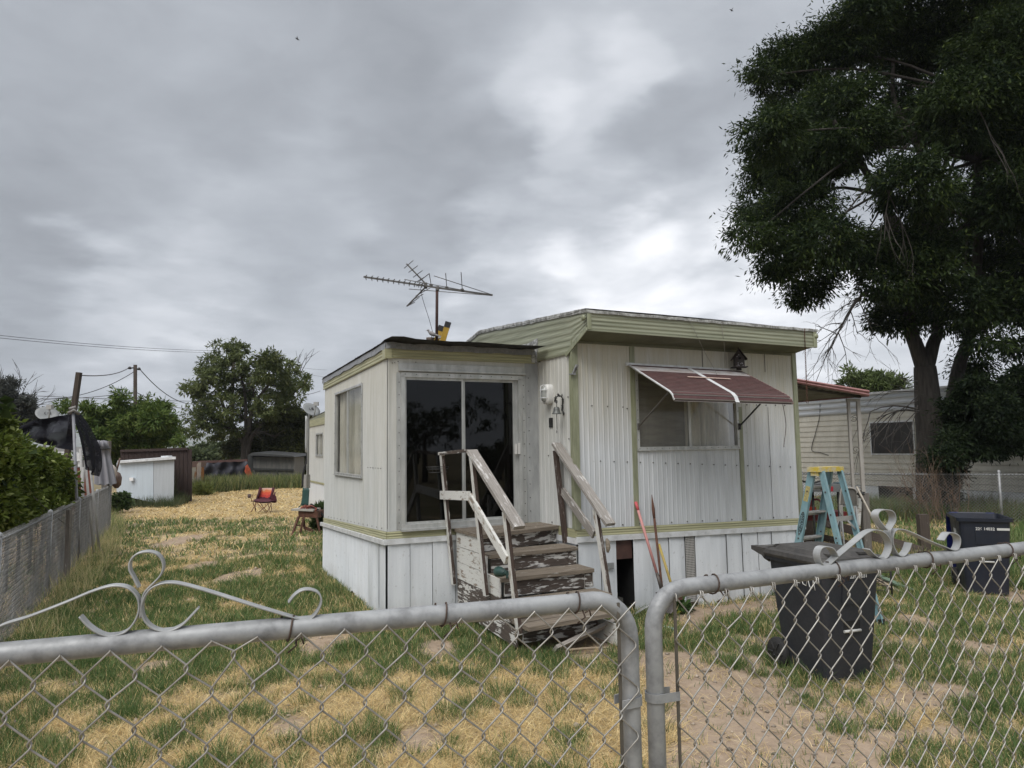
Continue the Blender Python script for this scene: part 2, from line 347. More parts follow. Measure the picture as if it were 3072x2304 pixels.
def glass_mat(name, tint, trans, rough=.03, dirt=.1, refl=1.):
    m, nt, b, o = new_mat(name); nt.nodes.remove(b)
    fr = nd(nt, 'ShaderNodeFresnel'); fr.inputs[0].default_value = 1.5
    tr = nd(nt, 'ShaderNodeBsdfTransparent'); tr.inputs[0].default_value = (*tint, 1)
    gl = nd(nt, 'ShaderNodeBsdfGlossy'); gl.inputs['Roughness'].default_value = rough; gl.inputs[0].default_value = (.9, .92, .95, 1)
    df = nd(nt, 'ShaderNodeBsdfDiffuse'); df.inputs[0].default_value = (.3, .29, .26, 1)
    n = noise(nt, coordn(nt, 'Object', (1, 1, .6)), 2.5, 6, .7)
    m1 = nd(nt, 'ShaderNodeMixShader'); nt.links.new(rmp(nt, n, .4, .75, dirt*.3, dirt), m1.inputs[0]); nt.links.new(tr.outputs[0], m1.inputs[1]); nt.links.new(df.outputs[0], m1.inputs[2])
    m2 = nd(nt, 'ShaderNodeMixShader'); nt.links.new(mth(nt, 'MINIMUM', mth(nt, 'MULTIPLY', fr.outputs[0], refl), 1.0), m2.inputs[0]); nt.links.new(m1.outputs[0], m2.inputs[1]); nt.links.new(gl.outputs[0], m2.inputs[2])
    nt.links.new(m2.outputs[0], o.inputs[0]); return m
M_GLASS = glass_mat('window_glass', (.92, .92, .9), 1, .08, .30, .22)
M_TINT = glass_mat('tinted_door_glass', (.13, .13, .145), 1, .012, .012, .8)

def wall(mb, P, u0, u1, zb, zt, holes=(), rib=.07, ribd=.006, out=0., m=0, tilt=0.):
    """corrugated sheet in plane P with rectangular holes (ua,ub,za,zb); zb/zt numbers or functions of u"""
    fb = zb if callable(zb) else (lambda u: zb); ft = zt if callable(zt) else (lambda u: zt)
    us = {u0, u1}
    k = math.floor(u0/rib)
    while k*rib < u1:
        for q in (0, .55, .72, .89):
            u = (k+q)*rib
            if u0 < u < u1: us.add(round(u, 5))
        k += 1
    for h in holes: us |= {h[0], h[1]}
    us = sorted(u for u in us if u0 <= u <= u1)
    def off(u):
        f = (u/rib) % 1.0
        return out + (ribd*(1-abs(f-.72)/.17) if abs(f-.72) < .17 else 0)
    for a, b in zip(us, us[1:]):
        if b-a < 1e-5: continue
        c = (a+b)/2; iv = [(lambda u: fb(u), lambda u: ft(u))]
        for (ha, hb, za, zb_) in holes:
            if ha <= c <= hb:
                lo, hi = iv.pop(); iv += [(lo, lambda u, z=za: z), (lambda u, z=zb_: z, hi)]
        for lo, hi in iv:
            if hi(c)-lo(c) < .002: continue
            mb.quad(P.pt(a, lo(a), off(a)), P.pt(b, lo(b), off(b)), P.pt(b, hi(b), off(b)), P.pt(a, hi(a), off(a)), m)
def pbox(mb, P, u0, u1, z0, z1, o0, o1, m=0, dz=0.):
    """box on plane P from out o0 to o1; dz raises the u1 end"""
    a, b = P.pt(u0, z0, o0), P.pt(u1, z0+dz, o0)
    mb.slab(a, b, P.pt(u1, z1+dz, o0), P.pt(u0, z1, o0), P.n*(o1-o0), m)
def screws(mb, P, pts, out=.008, r=.007, m=0):
    for u, z in pts:
        c = P.pt(u, z, out); mb.tube([c-P.n*.004, c+P.n*.004], r, 6, m)

# ================================================================ the mobile home
home = thing('mobile_home', 'old white ribbed mobile home with olive trim, glass porch door and maroon window awning', 'mobile home', (.73, 8.38, 0))
def tl(u): return -.018*u                     # the home leans very slightly
HW = 3.56; LEN = 19.6
# --- front wall
mb = MB(); hole = (.87, 2.49, 1.965, 2.93)
wall(mb, FW, .05, HW-.06, lambda u: 1.05+tl(u), lambda u: 3.25-.006*u, [hole])
for u in (1.93, 3.0): pbox(mb, FW, u, u+.005, 2.98, 3.24, .004, .009, 1)
pbox(mb, FW, 3.02, 3.023, 1.0, 2.5, .004, .008, 1)
screws(mb, FW, [(.24+.22*k, 2.49-.006*k) for k in range(3)]+[(.74, 2.46)]+[(.34+.19*k, 1.83-.009*k) for k in range(17)]+[(.15+.24*k, 1.075-.018*.24*k) for k in range(15)]+[(2.65+.17*k, 2.53) for k in range(5)], r=.008, m=1)
mb.build('front_wall', [M_SIDE, M_SCREW], home)
# --- left side wall (short visible return by the porch, then the long run behind the porch)
mb = MB(); wall(mb, SW, .086, .84, 1.05, 3.3, rib=.1); wall(mb, SW, .84, 16.0, 1.0, 3.1, rib=.1)
wall(mb, SW, 16.0, LEN, 0.95, 3.06, [(16.3, 17.65, 1.83, 2.6)], rib=.1)
screws(mb, SW, [(.13, 2.6), (.66, 1.9), (.13, 3.15), (.13, 2.1), (.6, 1.08), (.3, 1.08)], r=.008, m=1)
mb.build('side_wall', [M_SIDE2, M_SCREW], home)
mb = MB()   # far side and rear walls, seen only from other positions
RS = Pl(FW.pt(HW, 0), B3, E3); wall(mb, RS, 0, LEN, .9, 3.25, rib=.1)
BK = Pl(SW.pt(LEN, 0), E3, B3); wall(mb, BK, 0, HW, .9, 3.1, rib=.1)
mb.build('rear_wall', M_SIDE2, home)
# --- vertical trims
for a, b in ((-.03, .052), (.80, .868), (2.49, 2.555), (HW-.06, HW+.012)):
    z1 = 3.27; mb = MB()
    if a in (.80, 2.49): pbox(mb, FW, a, b, 1.05+tl(a), z1 if a == .8 else 2.5, 0, .012)
    else: pbox(mb, FW, a, b, 1.04+tl(a), z1, -.01, .02)
    mb.build('corner_trim' if a < 0 or a > 3 else 'wall_batten', M_OLIVE, home)
mb = MB(); pbox(mb, SW, -.012, .086, 1.03, 3.25, 0, .012); mb.build('corner_trim', M_OLIVE, home)
# --- dark strip under the soffit, soffit, eave fascia
ov = .365
EV = Pl(FW.pt(0, 0, ov), E3, -B3)
mb = MB(); pbox(mb, FW, .052, HW-.06, 3.235, 3.36, .0, .014, 0, -.01)
mb.slab(FW.pt(-.005, 3.262, .014), FW.pt(HW+.01, 3.262, .014), EV.pt(HW+.01, 3.315, -.004), EV.pt(-.005, 3.345, -.004), (0, 0, .02))
mb.build('soffit', M_SOFF, home)
mb = MB()
def ribbed_fascia(mb, P, u0, u1, zlo, zhi, n, out=.0, amp=.0045, segs=1):
    """horizontally ribbed metal: n ribs between zlo(u) and zhi(u)"""
    rows = []
    for k in range(n*4+1):
        t = k/(n*4); o = out+(amp if k % 4 in (1, 2) else 0)
        rows.append([P.pt(lerp(u0, u1, j/segs), lerp(zlo(lerp(u0, u1, j/segs)), zhi(lerp(u0, u1, j/segs)), t), o) for j in range(segs+1)])
    mb.grid(rows, sm=False)
ribbed_fascia(mb, EV, 0, HW+.02, lambda u: 3.343-.009*u, lambda u: 3.53-.006*u, 4)
pbox(mb, EV, -.01, HW+.03, 3.325, 3.345, -.02, .010, 0, -.032)
RE = Pl(FW.pt(HW+.02, 0, ov), B3, E3); ribbed_fascia(mb, RE, 0, ov+.1, lambda u: 3.31-.1*u, lambda u: 3.5, 4)
mb.build('eave_fascia', M_OLIVEH, home)
mb = MB()
def ztop(s): return 3.56+.078*min(s, 2.85) if s < 2.85 else (3.78-.16*(s-2.85) if s < 3.6 else 3.66-.034*(s-3.6))
def zlow(s): return 3.34-.62*(s+ov) if s < 0 else (3.112 if s < 4.5 else 3.112-.01*(s-4.5))
for a, b in ((-ov, 0), (0, .12), (.12, 1.4), (1.4, 2.85), (2.85, 3.6), (3.6, 6), (6, LEN)):
    ribbed_fascia(mb, SW, a, b, lambda s: zlow(min(s, 0) if b <= 0 else s) if not (a == 0 and s < .1) else 3.112, ztop, 6, out=.02)
mb.build('side_fascia', M_OLIVEH, home)
mb = MB()
pbox(mb, EV, -.02, .035, 3.34, 3.54, .006, .016); mb.build('eave_cap', M_OLIVE, home); mb = MB(); pbox(mb, EV, HW-.03, HW+.03, 3.3, 3.51, .006, .016)
mb.build('eave_cap', M_OLIVE, home); mb = MB(); mb.lathe(EV.pt(-.03, 3.475, -.02)-E3*.01, [(.03, 0), (.036, .02), (.02, .03), (.001, .03)], -E3, 12); mb.build('gutter_plug', M_OLIVE, home); mb = MB(); mb.lathe(EV.pt(HW+.02, 3.45, .0), [(.03, 0), (.036, .02), (.02, .03), (.001, .03)], -B3, 12); mb.build('gutter_plug', M_OLIVE, home)
mb = MB(); a, b = SW.pt(-ov-.01, 3.345, .03), SW.pt(.12, 3.1, .03); mb.beam(a, b, .012, .045, side=-E3); mb.build('eave_return_trim', M_OLIVE, home)
# --- roof sheet and crusty edge flashing
mb = MB(); S_ = [-ov-.02, 0, 1.4, 2.85, 3.6, 6, LEN]
rows = []
for s in S_:
    zt = ztop(max(s, 0))+.02
    rows.append([SW.pt(s, zt+(.0 if j in (0, 4) else .018 if j == 2 else .012)-(.055*j/4), 0.01)+E3*(HW+.06)*(j/4)-E3*.03 for j in range(5)])
mb.grid(rows)
mb.build('roof', M_FLASHW, home)
mb = MB(); path = [SW.pt(s, ztop(s)+.025+random.uniform(-.006, .006), .02) for s in np.linspace(-ov, 7, 60)]
mb.strap(path, UP, .05, .03)
mb.strap([EV.pt(u, 3.548-.006*u+random.uniform(-.004, .004), .006) for u in np.linspace(-.03, HW+.05, 50)], UP, .035, .03)
mb.build('roof_edge', M_FLASHW, home)
# --- yellow-green band, white ledge
mb = MB(); ribbed_fascia(mb, FW, .0, HW, lambda u: .962+tl(u), lambda u: 1.052+tl(u), 3, out=.012, segs=2)
pbox(mb, SW, -.012, .86, .95, 1.045, 0, .016)
mb.build('lower_band', M_YELL, home)
mb = MB(); mb.slab(FW.pt(-.02, .955, .0), FW.pt(HW+.02, .955+tl(HW), .0), FW.pt(HW+.02, .955+tl(HW), .035), FW.pt(-.02, .955, .035), (0, 0, .008))
pbox(mb, FW, -.02, HW+.02, .90, .955, .022, .036, 0, tl(HW)); pbox(mb, SW, -.03, .86, .88, .945, 0, .03)
screws(mb, FW, [(.75+.55*k, .925-.018*.55*k) for k in range(5)], .038, .008)
mb.build('skirting_ledge', M_WTRIM, home)
# --- window in the front wall
def slider_window(P, u0, u1, z0, z1, um, fw, left_mat, right_mat, dz=0., fmat=M_ALU, depth=.02, curtains=True):
    mb = MB()
    for (a, b, c, d) in ((u0, u1, z0, z0+fw), (u0, u1, z1-fw, z1), (u0, u0+fw, z0+fw, z1-fw), (u1-fw, u1, z0+fw, z1-fw)): pbox(mb, P, a, b, c, d, -.03, depth, 0)
    pbox(mb, P, um-.018, um+.018, z0+fw, z1-fw, -.02, .012); pbox(mb, P, u0, u1, z0-.012, z0, -.02, depth+.012)
    n = int((u1-u0)/.11)
    screws(mb, P, [(lerp(u0+.03, u1-.03, k/n), z0+fw*.4) for k in range(n+1)]+[(u0+fw*.4, lerp(z0, z1, k/8)) for k in range(9)]+[(u1-fw*.4, lerp(z0, z1, k/8)) for k in range(9)], depth, .005, 1)
    wf = mb.build('window', [fmat, M_SCREW], home)
    mb = MB(); mb.quad(P.pt(u0+fw, z0+fw, .0), P.pt(um-.018, z0+fw, .0), P.pt(um-.018, z1-fw, .0), P.pt(u0+fw, z1-fw, .0))
    mb.quad(P.pt(um+.018, z0+fw, -.012), P.pt(u1-fw, z0+fw, -.012), P.pt(u1-fw, z1-fw, -.012), P.pt(um+.018, z1-fw, -.012))
    mb.build('pane', M_GLASS, wf)
    def drape(a, b, m, amp, n):
        mb = MB(); rows = []
        for z in (z0-.02, z1+.02): rows.append([P.pt(lerp(a, b, k/60), z, -.09-amp*math.sin(k/60*n*6.28+math.sin(k*.35)*1.3)) for k in range(61)])
        mb.grid(rows); return mb.build('curtain', m, wf)
    drape(u0-.02, um, left_mat, .004, 3); drape(um, u1+.02, right_mat, .035, 7)
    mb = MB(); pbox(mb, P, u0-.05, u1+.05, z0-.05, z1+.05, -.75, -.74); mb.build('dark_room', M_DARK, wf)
    return wf
slider_window(FW, .87, 2.49, 1.955, 2.93, 1.685, .035, M_BLIND, M_CURT)
# --- awning
awn_prof = [(.02, 3.0), (.05, 2.985), (.287, 2.87), (.544, 2.744), (.751, 2.642), (.835, 2.60), (.88, 2.56), (.905, 2.50)]
pr = []
for (a, b), (c, d) in zip(awn_prof[1:], awn_prof[2:]):
    L = math.hypot(c-a, d-b); n = max(1, round(L/.05))
    for k in range(n): pr.append((lerp(a, c, k/n), lerp(b, d, k/n)))
pr.append(awn_prof[-1])
mb = MB(); rows = []; A0, A1 = .755, 2.535
def aw(u, o, z): return FW.pt(u, z-.012*(u-.74), o)
for k in range(len(pr)-1):
    (o0, z0), (o1, z1) = pr[k], pr[k+1]; dx, dz = o1-o0, z1-z0; L = math.hypot(dx, dz); nx, nz = -dz/L, dx/L
    h = .014; pts = [(o0, z0), (o0+dx*.10+nx*h, z0+dz*.10+nz*h), (o0+dx*.62+nx*h, z0+dz*.62+nz*h), (o0+dx*.74, z0+dz*.74), (o1, z1)]
    for qi, (p, q) in enumerate(zip(pts, pts[1:])):
        mm = 1 if 1 <= k <= 3 else (0 if qi < 3 else 3)
        ur = A1 if mm == 0 else A1-.02
        mb.quad(aw(A0, *p), aw(ur, *p), aw(ur, *q), aw(A0, *q), mm)
        mb.quad(aw(A0, p[0], p[1]-.006), aw(A0, q[0], q[1]-.006), aw(A1, q[0], q[1]-.006), aw(A1, p[0], p[1]-.006), 2)
awn = mb.build('window_awning', [M_BURG, M_FADE, mat('awning_underside', (.3, .28, .26), rough=.6), M_GAP], home)
mb = MB(); mb.strap([aw(A0, o, z+.006) for o, z in awn_prof[1:]], E3, .010, .022); mb.build('awning_edge', M_WTRIM, awn)
mb = MB(); mb.strap([aw(A1, o, z+.004) for o, z in awn_prof[1:]], E3, .008, .02); mb.build('awning_edge', mat('dull_pink_edge', (.3, .2, .18)), awn)
mb = MB()
mb.strap([aw(1.655, o+.006, z+.014) for o, z in awn_prof[1:]]+[aw(1.655, .925, 2.5)], E3, .055, .008)
mb.build('awning_rib', M_WTRIM, awn)
mb = MB(); mb.beam(aw(1.36, .41, 2.837), aw(2.02, .41, 2.837), .035, .006, side=FW.n-UP*.4); mb.build('awning_patch', mat('pale_patch', (.55, .45, .40), (.4, .27, .22), 8, (3, 3, 3), .6), awn)
mb = MB(); pbox(mb, FW, .735, 2.56, 2.985, 3.025, 0.0, .03, 0, -.022); screws(mb, FW, [(.78+.16*k, 3.008-.002*k) for k in range(12)], .031, .009)
mb.build('awning_rail', M_WTRIM, awn)
for u, uo in ((.89, .93), (2.49, 2.47)):
    mb = MB(); mb.beam(FW.pt(u, 2.245, .03), aw(uo if u < 1 else 2.44, .66, 2.665), .02, .012); mb.box(FW.pt(u, 2.24, .02), .03, .04, .08, E3, B3)
    mb.build('awning_arm', M_BLACK if u > 1 else mat('dark_bronze_arm', (.13, .12, .11), metal=.3), awn)
# --- skirting panels of the main part
def skirt(P, u0, u1, zt, zb, bow=0., tiltx=0., m=M_SKIRT, o=.004, rows_=7):
    mb = MB(); rows = []
    for k in range(rows_+1):
        t = k/rows_; row = []
        for j in range(5):
            v = j/4; d = o+bow*math.sin(math.pi*t)*math.sin(math.pi*v)+tiltx*v+random.uniform(-.0015, .0015)+(.012 if j in (0,) else 0)
            row.append(P.pt(lerp(u0, u1, v), lerp(zb+random.uniform(-.0, .0), zt, t), d))
        rows.append(row)
    mb.grid(rows, sm=True)
    for j in range(1): pbox(mb, P, u1-.004, u1+.004, zb, zt, -.01, o+tiltx+.002)
    mb.build('skirting_panel', m, home)
sk = [(-.0, .31), (.31, .53), (.76, 1.03), (1.03, 1.29), (1.29, 1.54), (1.69, 1.93), (1.93, 2.2), (2.2, 2.46), (2.46, 2.73), (2.73, 2.97), (2.97, 3.24), (3.24, 3.41), (3.41, 3.56)]
for a, b in sk: skirt(FW, a+.003, b-.003, .905+tl(a), .03-.02*a, random.uniform(-.02, .026), random.uniform(-.012, .014))
mb = MB(); rows = []
m, nt, b, o = new_mat('perforated_vent'); b.inputs['Roughness'].default_value = .5
tcx = nd(nt, 'ShaderNodeTexCoord'); mp = nd(nt, 'ShaderNodeMapping'); nt.links.new(tcx.outputs['UV'], mp.inputs[0]); mp.inputs['Scale'].default_value = (48, 48, 1)
vo = nd(nt, 'ShaderNodeTexVoronoi', feature='F1'); vo.inputs['Randomness'].default_value = .0; vo.inputs['Scale'].default_value = 1; nt.links.new(mp.outputs[0], vo.inputs['Vector'])
nt.links.new(mix(nt, rmp(nt, vo.outputs['Distance'], .30, .36), (.01, .01, .01), (.42, .41, .39)), b.inputs['Base Color']); M_VENT = m
mb.face([FW.pt(1.545, .04, .01), FW.pt(1.685, .04, .01), FW.pt(1.685, .87, .01), FW.pt(1.545, .87, .01)], [(0, 0), (.14, 0), (.14, .83), (0, .83)])
mb.build('skirting_vent', M_VENT, home)
# open bay in the skirting: dark underfloor, brown board, cinder block
mb = MB(); mb.slab(FW.pt(.5, .0, -.6), FW.pt(.8, .0, -.6), FW.pt(.8, .95, -.6), FW.pt(.5, .95, -.6), -FW.n*.02)
mb.slab(FW.pt(.5, .0, -.6), FW.pt(.5, .0, -.01), FW.pt(.5, .95, -.01), FW.pt(.5, .95, -.6), E3*.012); mb.slab(FW.pt(.8, .0, -.6), FW.pt(.8, .0, -.01), FW.pt(.8, .95, -.01), FW.pt(.8, .95, -.6), E3*.012)
mb.build('crawl_space', M_DARK, home)
mb = MB(); pbox(mb, FW, .525, .765, .66, .9, -.03, -.015); mb.build('rim_board', mat('brown_rim', (.09, .045, .035), (.06, .03, .025), 6), home)
mb = MB(); pbox(mb, FW, .56, .74, .0, .16, -.4, -.2); pbox(mb, FW, .60, .7, .16, .22, -.36, -.25); mb.build('footing_block', mat('footing_grey', (.16, .155, .14), (.1, .1, .09), 12, bump=.3), home)
mb = MB(); pbox(mb, FW, .395, .475, .56, .635, .01, .03); pbox(mb, FW, .41, .43, .575, .62, .03, .034); pbox(mb, FW, .44, .46, .575, .62, .03, .034); mb.build('outlet_cover', mat('grey_outlet', (.3, .31, .31)), home)
# --- light and meter plate on the side wall
LC = SW.pt(.575, 2.665, 0)
mb = MB(); n_ = SW.n
def oval(c, a, b, o, n=20, sq=.7):
    r = []
    for k in range(n):
        t = 2*math.pi*k/n; ca, sa = math.cos(t), math.sin(t)
        r.append(c+B3*(a*math.copysign(abs(ca)**sq, ca))+UP*(b*math.copysign(abs(sa)**sq, sa))+n_*o)
    return r
rings = [oval(LC, .075, .125, 0), oval(LC, .078, .128, .06), oval(LC, .07, .12, .085), oval(LC, .052, .098, .09)]
for r in rings: r.append(r[0])
mb.grid(rings); lt = mb.build('porch_light', mat('white_plastic', (.62, .62, .6), (.5, .5, .48), 9, rough=.4), home)
mb = MB(); rings = [oval(LC, .052, .098, .088), oval(LC, .046, .088, .115), oval(LC, .02, .05, .13), oval(LC, .001, .001, .132)]
for r in rings: r.append(r[0])
mb.grid(rings); mb.build('lens', mat('frosted_lens', (.35, .36, .34), (.25, .26, .25), 8, rough=.2), lt)
mb = MB()
for z in (-.05, .05): mb.tube([LC+B3*.07+UP*z+n_*.09, LC+B3*.055+UP*z+n_*.14, LC-B3*.055+UP*z+n_*.14, LC-B3*.07+UP*z+n_*.09], .005, 5)
mb.tube([LC+UP*.12+n_*.09, LC+UP*.1+n_*.142, LC-UP*.1+n_*.142, LC-UP*.12+n_*.09], .005, 5); mb.build('cage', M_WTRIM, lt)
mb = MB(); c = SW.pt(.575, 2.31, 0); mb.box(c+n_*.008, .012, .085, .12, n_, B3); mb.box(c+n_*.016+UP*.02, .006, .05, .03, n_, B3); mb.build('doorbell_plate', M_BLACK, home)
# --- flood light bracket on the corner trim
mb = MB(); c = FW.pt(.02, 2.9, .02)
a_, b_ = FW.px('C', 300, 612, .03), FW.px('C', 332, 540, .08)
mb.beam(a_, b_, .035, .02, side=E3); mb.box(FW.px('C', 295, 610, .03), .07, .05, .012, E3, B3)
br = mb.build('bracket', M_GALV, home); mb = MB(); mb.box(lerp(a_, b_, .62)+FW.n*.012, .02, .01, .045, E3, B3); mb.build('bracket_slot', M_SCREW, br)

# ================================================================ the porch (part of the home)
PD = 4.0
PSt = lambda u: 3.21-.012*u
mb = MB(); D0, D1, DZ0, DZ1 = -1.84, -.25, 1.075, 2.92
PW1 = -.05
wall(mb, PF, -1.98, D0, 1.06, 3.1, rib=.24, ribd=.004)
screws(mb, PF, [(-.14, 1.2+.17*k) for k in range(11)]+[(-1.87+.22*k, 3.05) for k in range(2)]+[(-1.94, 3.03), (-1.91, 3.035)], .006, .006, 1)
mb.build('porch_front_wall', [M_SIDE2, M_SCREW], home)
mb = MB(); pbox(mb, PF, D0, -.19, 2.91, 3.1, -.01, .001); mb.build('door_header', M_SIDE2, home)
mb = MB(); mb.slab(PF.pt(-.19, 1.05, .002), PF.pt(.0, 1.05, .002), PF.pt(.0, 3.11, .002), PF.pt(-.19, 3.11, .002), -PF.n*.02)
mb.slab(PF.pt(0, 1.05, .002), PF.pt(.046, 1.05, .05), PF.pt(.046, 3.11, .05), PF.pt(0, 3.11, .002), -PF.n*.02)
mb.build('grey_filler_panel', M_GREYP, home)
mb = MB(); wall(mb, PS, -.012, PD, lambda u: 1.05-.04*u, lambda u: 3.09-.012*u, [(1.22, 3.06, 1.64, 2.9)], rib=.075, ribd=.009)
screws(mb, PS, [(.25+.13*k, 1.78) for k in range(6)]+[(.2+.24*k, 1.085-.04*(.2+.24*k)) for k in range(15)], .01, .006, 1)
mb.build('porch_side_wall', [M_SIDE2, M_SCREW], home)
mb = MB(); BKP = Pl(PS.pt(PD, 0), E3, B3); wall(mb, BKP, 0, 2.0, .9, 3.15, rib=.1); mb.build('porch_rear_wall', M_SIDE2, home)
mb = MB(); pbox(mb, PF, -1.995, -1.975, 1.06, 3.09, -.01, .008); mb.build('porch_corner_strip', M_SIDE2, home)
# fascia, flashing, tar paper roof
mb = MB(); ribbed_fascia(mb, PF, -2.0, -.05, lambda u: 3.088, lambda u: 3.205, 3, out=.02)
ribbed_fascia(mb, PS, -.02, PD+.05, lambda u: 3.075-.012*u, lambda u: 3.2-.012*u, 3, out=.02)
pbox(mb, PF, -2.02, -1.95, 3.08, 3.21, .02, .034); pbox(mb, PS, -.03, .1, 3.075, 3.21, .02, .034)
mb.build('porch_fascia', M_YELL, home)
mb = MB(); rows = [[], []]
for k in range(41):
    u = lerp(-2.03, -.02, k/40); wv = .008*math.sin(k*.7)+random.uniform(-.004, .004)
    rows[0].append(PF.pt(u, 3.195+wv*.6, .036+.006*math.sin(k*1.3))); rows[1].append(PF.pt(u, 3.27+wv, .03))
mb.grid(rows, sm=False); rows = [[], []]
for k in range(41):
    u = lerp(-.03, PD+.1, k/40); wv = .01*math.sin(k*.9)+random.uniform(-.005, .005)
    rows[0].append(PS.pt(u, 3.19-.012*u+wv*.6, .036)); rows[1].append(PS.pt(u, 3.275-.012*u+wv, .03))
mb.grid(rows, sm=False)
screws(mb, PF, [(-1.9+.13*k, 3.235+.01*math.sin(k*.3)) for k in range(14)], .045, .007)
mb.build('porch_flashing', M_FLASH, home)
mb = MB(); rows = []
for i in range(15):
    s = lerp(-.1, 1.12, i/14)*PD; row = []
    for j in range(15):
        u = lerp(-2.045, -.06, j/14); edge = .003*math.sin(i*1.7+j)+random.uniform(-.003, .003)
        row.append(PF.pt(u, 3.272-.012*max(0, s)+edge+(.022 if (i < 2 and j < 2) else 0), -s*.92+(.0)))
    rows.append(row)
mb.grid(rows, sm=False)
for s in (0,): 
    for k in range(26): 
        u = lerp(-.02, PD, k/26); mb.slab(PS.pt(u, 3.265-.012*u, .03), PS.pt(u+.17, 3.262-.012*u, .03), PS.pt(u+.17, 3.277-.012*u+random.uniform(0, .01), .045), PS.pt(u, 3.28-.012*u, .045), -PS.n*.1)
mb.build('porch_roof', M_TAR, home)
mb = MB(); mb.slab(PF.pt(-.1, 3.1, .035), PF.pt(.05, 3.1, .035), PF.pt(.05, 3.4, .03), PF.pt(-.1, 3.3, .03), -PF.n*.06)
for s in np.linspace(.86, 2.6, 9): mb.slab(SW.pt(s, 3.24, .03), SW.pt(s+.25, 3.24, .03), SW.pt(s+.25, 3.36+random.uniform(-.04, .04), .032), SW.pt(s, 3.39+random.uniform(-.03, .03), .032), -SW.n*.01)
mb.build('roof_joint_flashing', M_FLASHW, home)
# roof vent pipe with wires
V0 = dep('B', 1080, 760, 10.6); V1 = dep('B', 1080, 703, 10.6)
mb = MB(); mb.tube([V0-UP*.05, V1], .055, 14); mb.lathe(V1, [(.062, -.02), (.062, .005), (.001, .006)], UP, 14); mb.build('vent_pipe', mat('rusty_vent', (.14, .11, .085), (.08, .06, .05), 8, rough=.7), home)
# sliding door
mb = MB()
for (a, b, c, d, o0, o1) in ((D0, D0+.05, 1.12, 2.88, -.05, .03), (D1-.045, D1, 1.12, 2.88, -.05, .03), (D0, D1, 2.865, 2.92, -.05, .03), (D0, D1, 1.075, 1.125, -.05, .04)): pbox(mb, PF, a, b, c, d, o0, o1)
pbox(mb, PF, D1, -.19, 1.06, 2.92, -.03, .012); pbox(mb, PF, D0-.05, D0, 1.07, 2.92, -.02, .01)
pbox(mb, PF, -1.87, -.19, 2.935, 2.955, 0, .05); pbox(mb, PF, -1.87, -.19, 2.955, 3.03, 0, .03)
pbox(mb, PF, D0, D1, 1.048, 1.075, .0, .06)
screws(mb, PF, [(-.225, 1.15+.15*k) for k in range(12)]+[(D0-.025, 1.15+.15*k) for k in range(12)]+[(D0+.05+.14*k, 2.9) for k in range(11)], .031, .006, 1)
door = mb.build('sliding_door', [M_ALU, M_SCREW], home)
mb = MB()
for (a, b) in ((-1.79, -1.04), (-1.03, -.33)):
    o = -.01 if a < -1.5 else -.04
    for q in ((a, a+.022, 1.125, 2.865), (b-.022, b, 1.125, 2.865), (a+.022, b-.022, 1.125, 1.15), (a+.022, b-.022, 2.835, 2.865)): pbox(mb, PF, *q, o-.015, o+.015)
pbox(mb, PF, -.33, -.295, 1.125, 2.865, -.05, -.02)
mb.build('sash', M_ALU, door)
mb = MB(); mb.slab(PF.pt(-1.768, 1.15, -.012), PF.pt(-1.062, 1.15, -.012), PF.pt(-1.062, 2.835, -.012), PF.pt(-1.768, 2.835, -.012), -PF.n*.005)
mb.slab(PF.pt(-1.008, 1.15, -.042), PF.pt(-.352, 1.15, -.042), PF.pt(-.352, 2.835, -.042), PF.pt(-1.008, 2.835, -.042), -PF.n*.005); mb.build('pane', M_TINT, door)
mb = MB(); h0, h1 = PF.px('O', 985, 230, .03), PF.px('O', 985, 115, .03)
mb.beam(h0, h1, .03, .03, side=E3); mb.beam(h0+E3*.045, h1+E3*.045+UP*.01, .035, .02, side=E3); mb.build('door_handle', mat('white_handle', (.6, .6, .58)), door)
# what the dark porch room shows through the glass
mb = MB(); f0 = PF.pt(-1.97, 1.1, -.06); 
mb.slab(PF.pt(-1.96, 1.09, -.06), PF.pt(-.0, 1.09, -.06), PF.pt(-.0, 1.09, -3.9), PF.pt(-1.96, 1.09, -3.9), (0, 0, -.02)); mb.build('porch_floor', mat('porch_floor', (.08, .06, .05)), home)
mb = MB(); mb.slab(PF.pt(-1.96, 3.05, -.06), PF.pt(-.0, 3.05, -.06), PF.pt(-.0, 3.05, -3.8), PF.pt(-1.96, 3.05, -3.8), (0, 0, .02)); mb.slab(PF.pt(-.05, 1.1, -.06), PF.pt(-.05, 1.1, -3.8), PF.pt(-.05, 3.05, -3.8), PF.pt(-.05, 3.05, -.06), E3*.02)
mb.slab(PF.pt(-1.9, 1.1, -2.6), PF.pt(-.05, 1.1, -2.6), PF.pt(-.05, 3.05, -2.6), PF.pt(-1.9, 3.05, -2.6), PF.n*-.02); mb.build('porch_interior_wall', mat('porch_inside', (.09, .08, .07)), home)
slider_window(PS, 1.22, 3.06, 1.64, 2.9, 2.17, .03, M_CURT, M_CURT)
slider_window(SW, 16.3, 17.65, 1.83, 2.6, 16.9, .05, M_CURT, M_CURT)
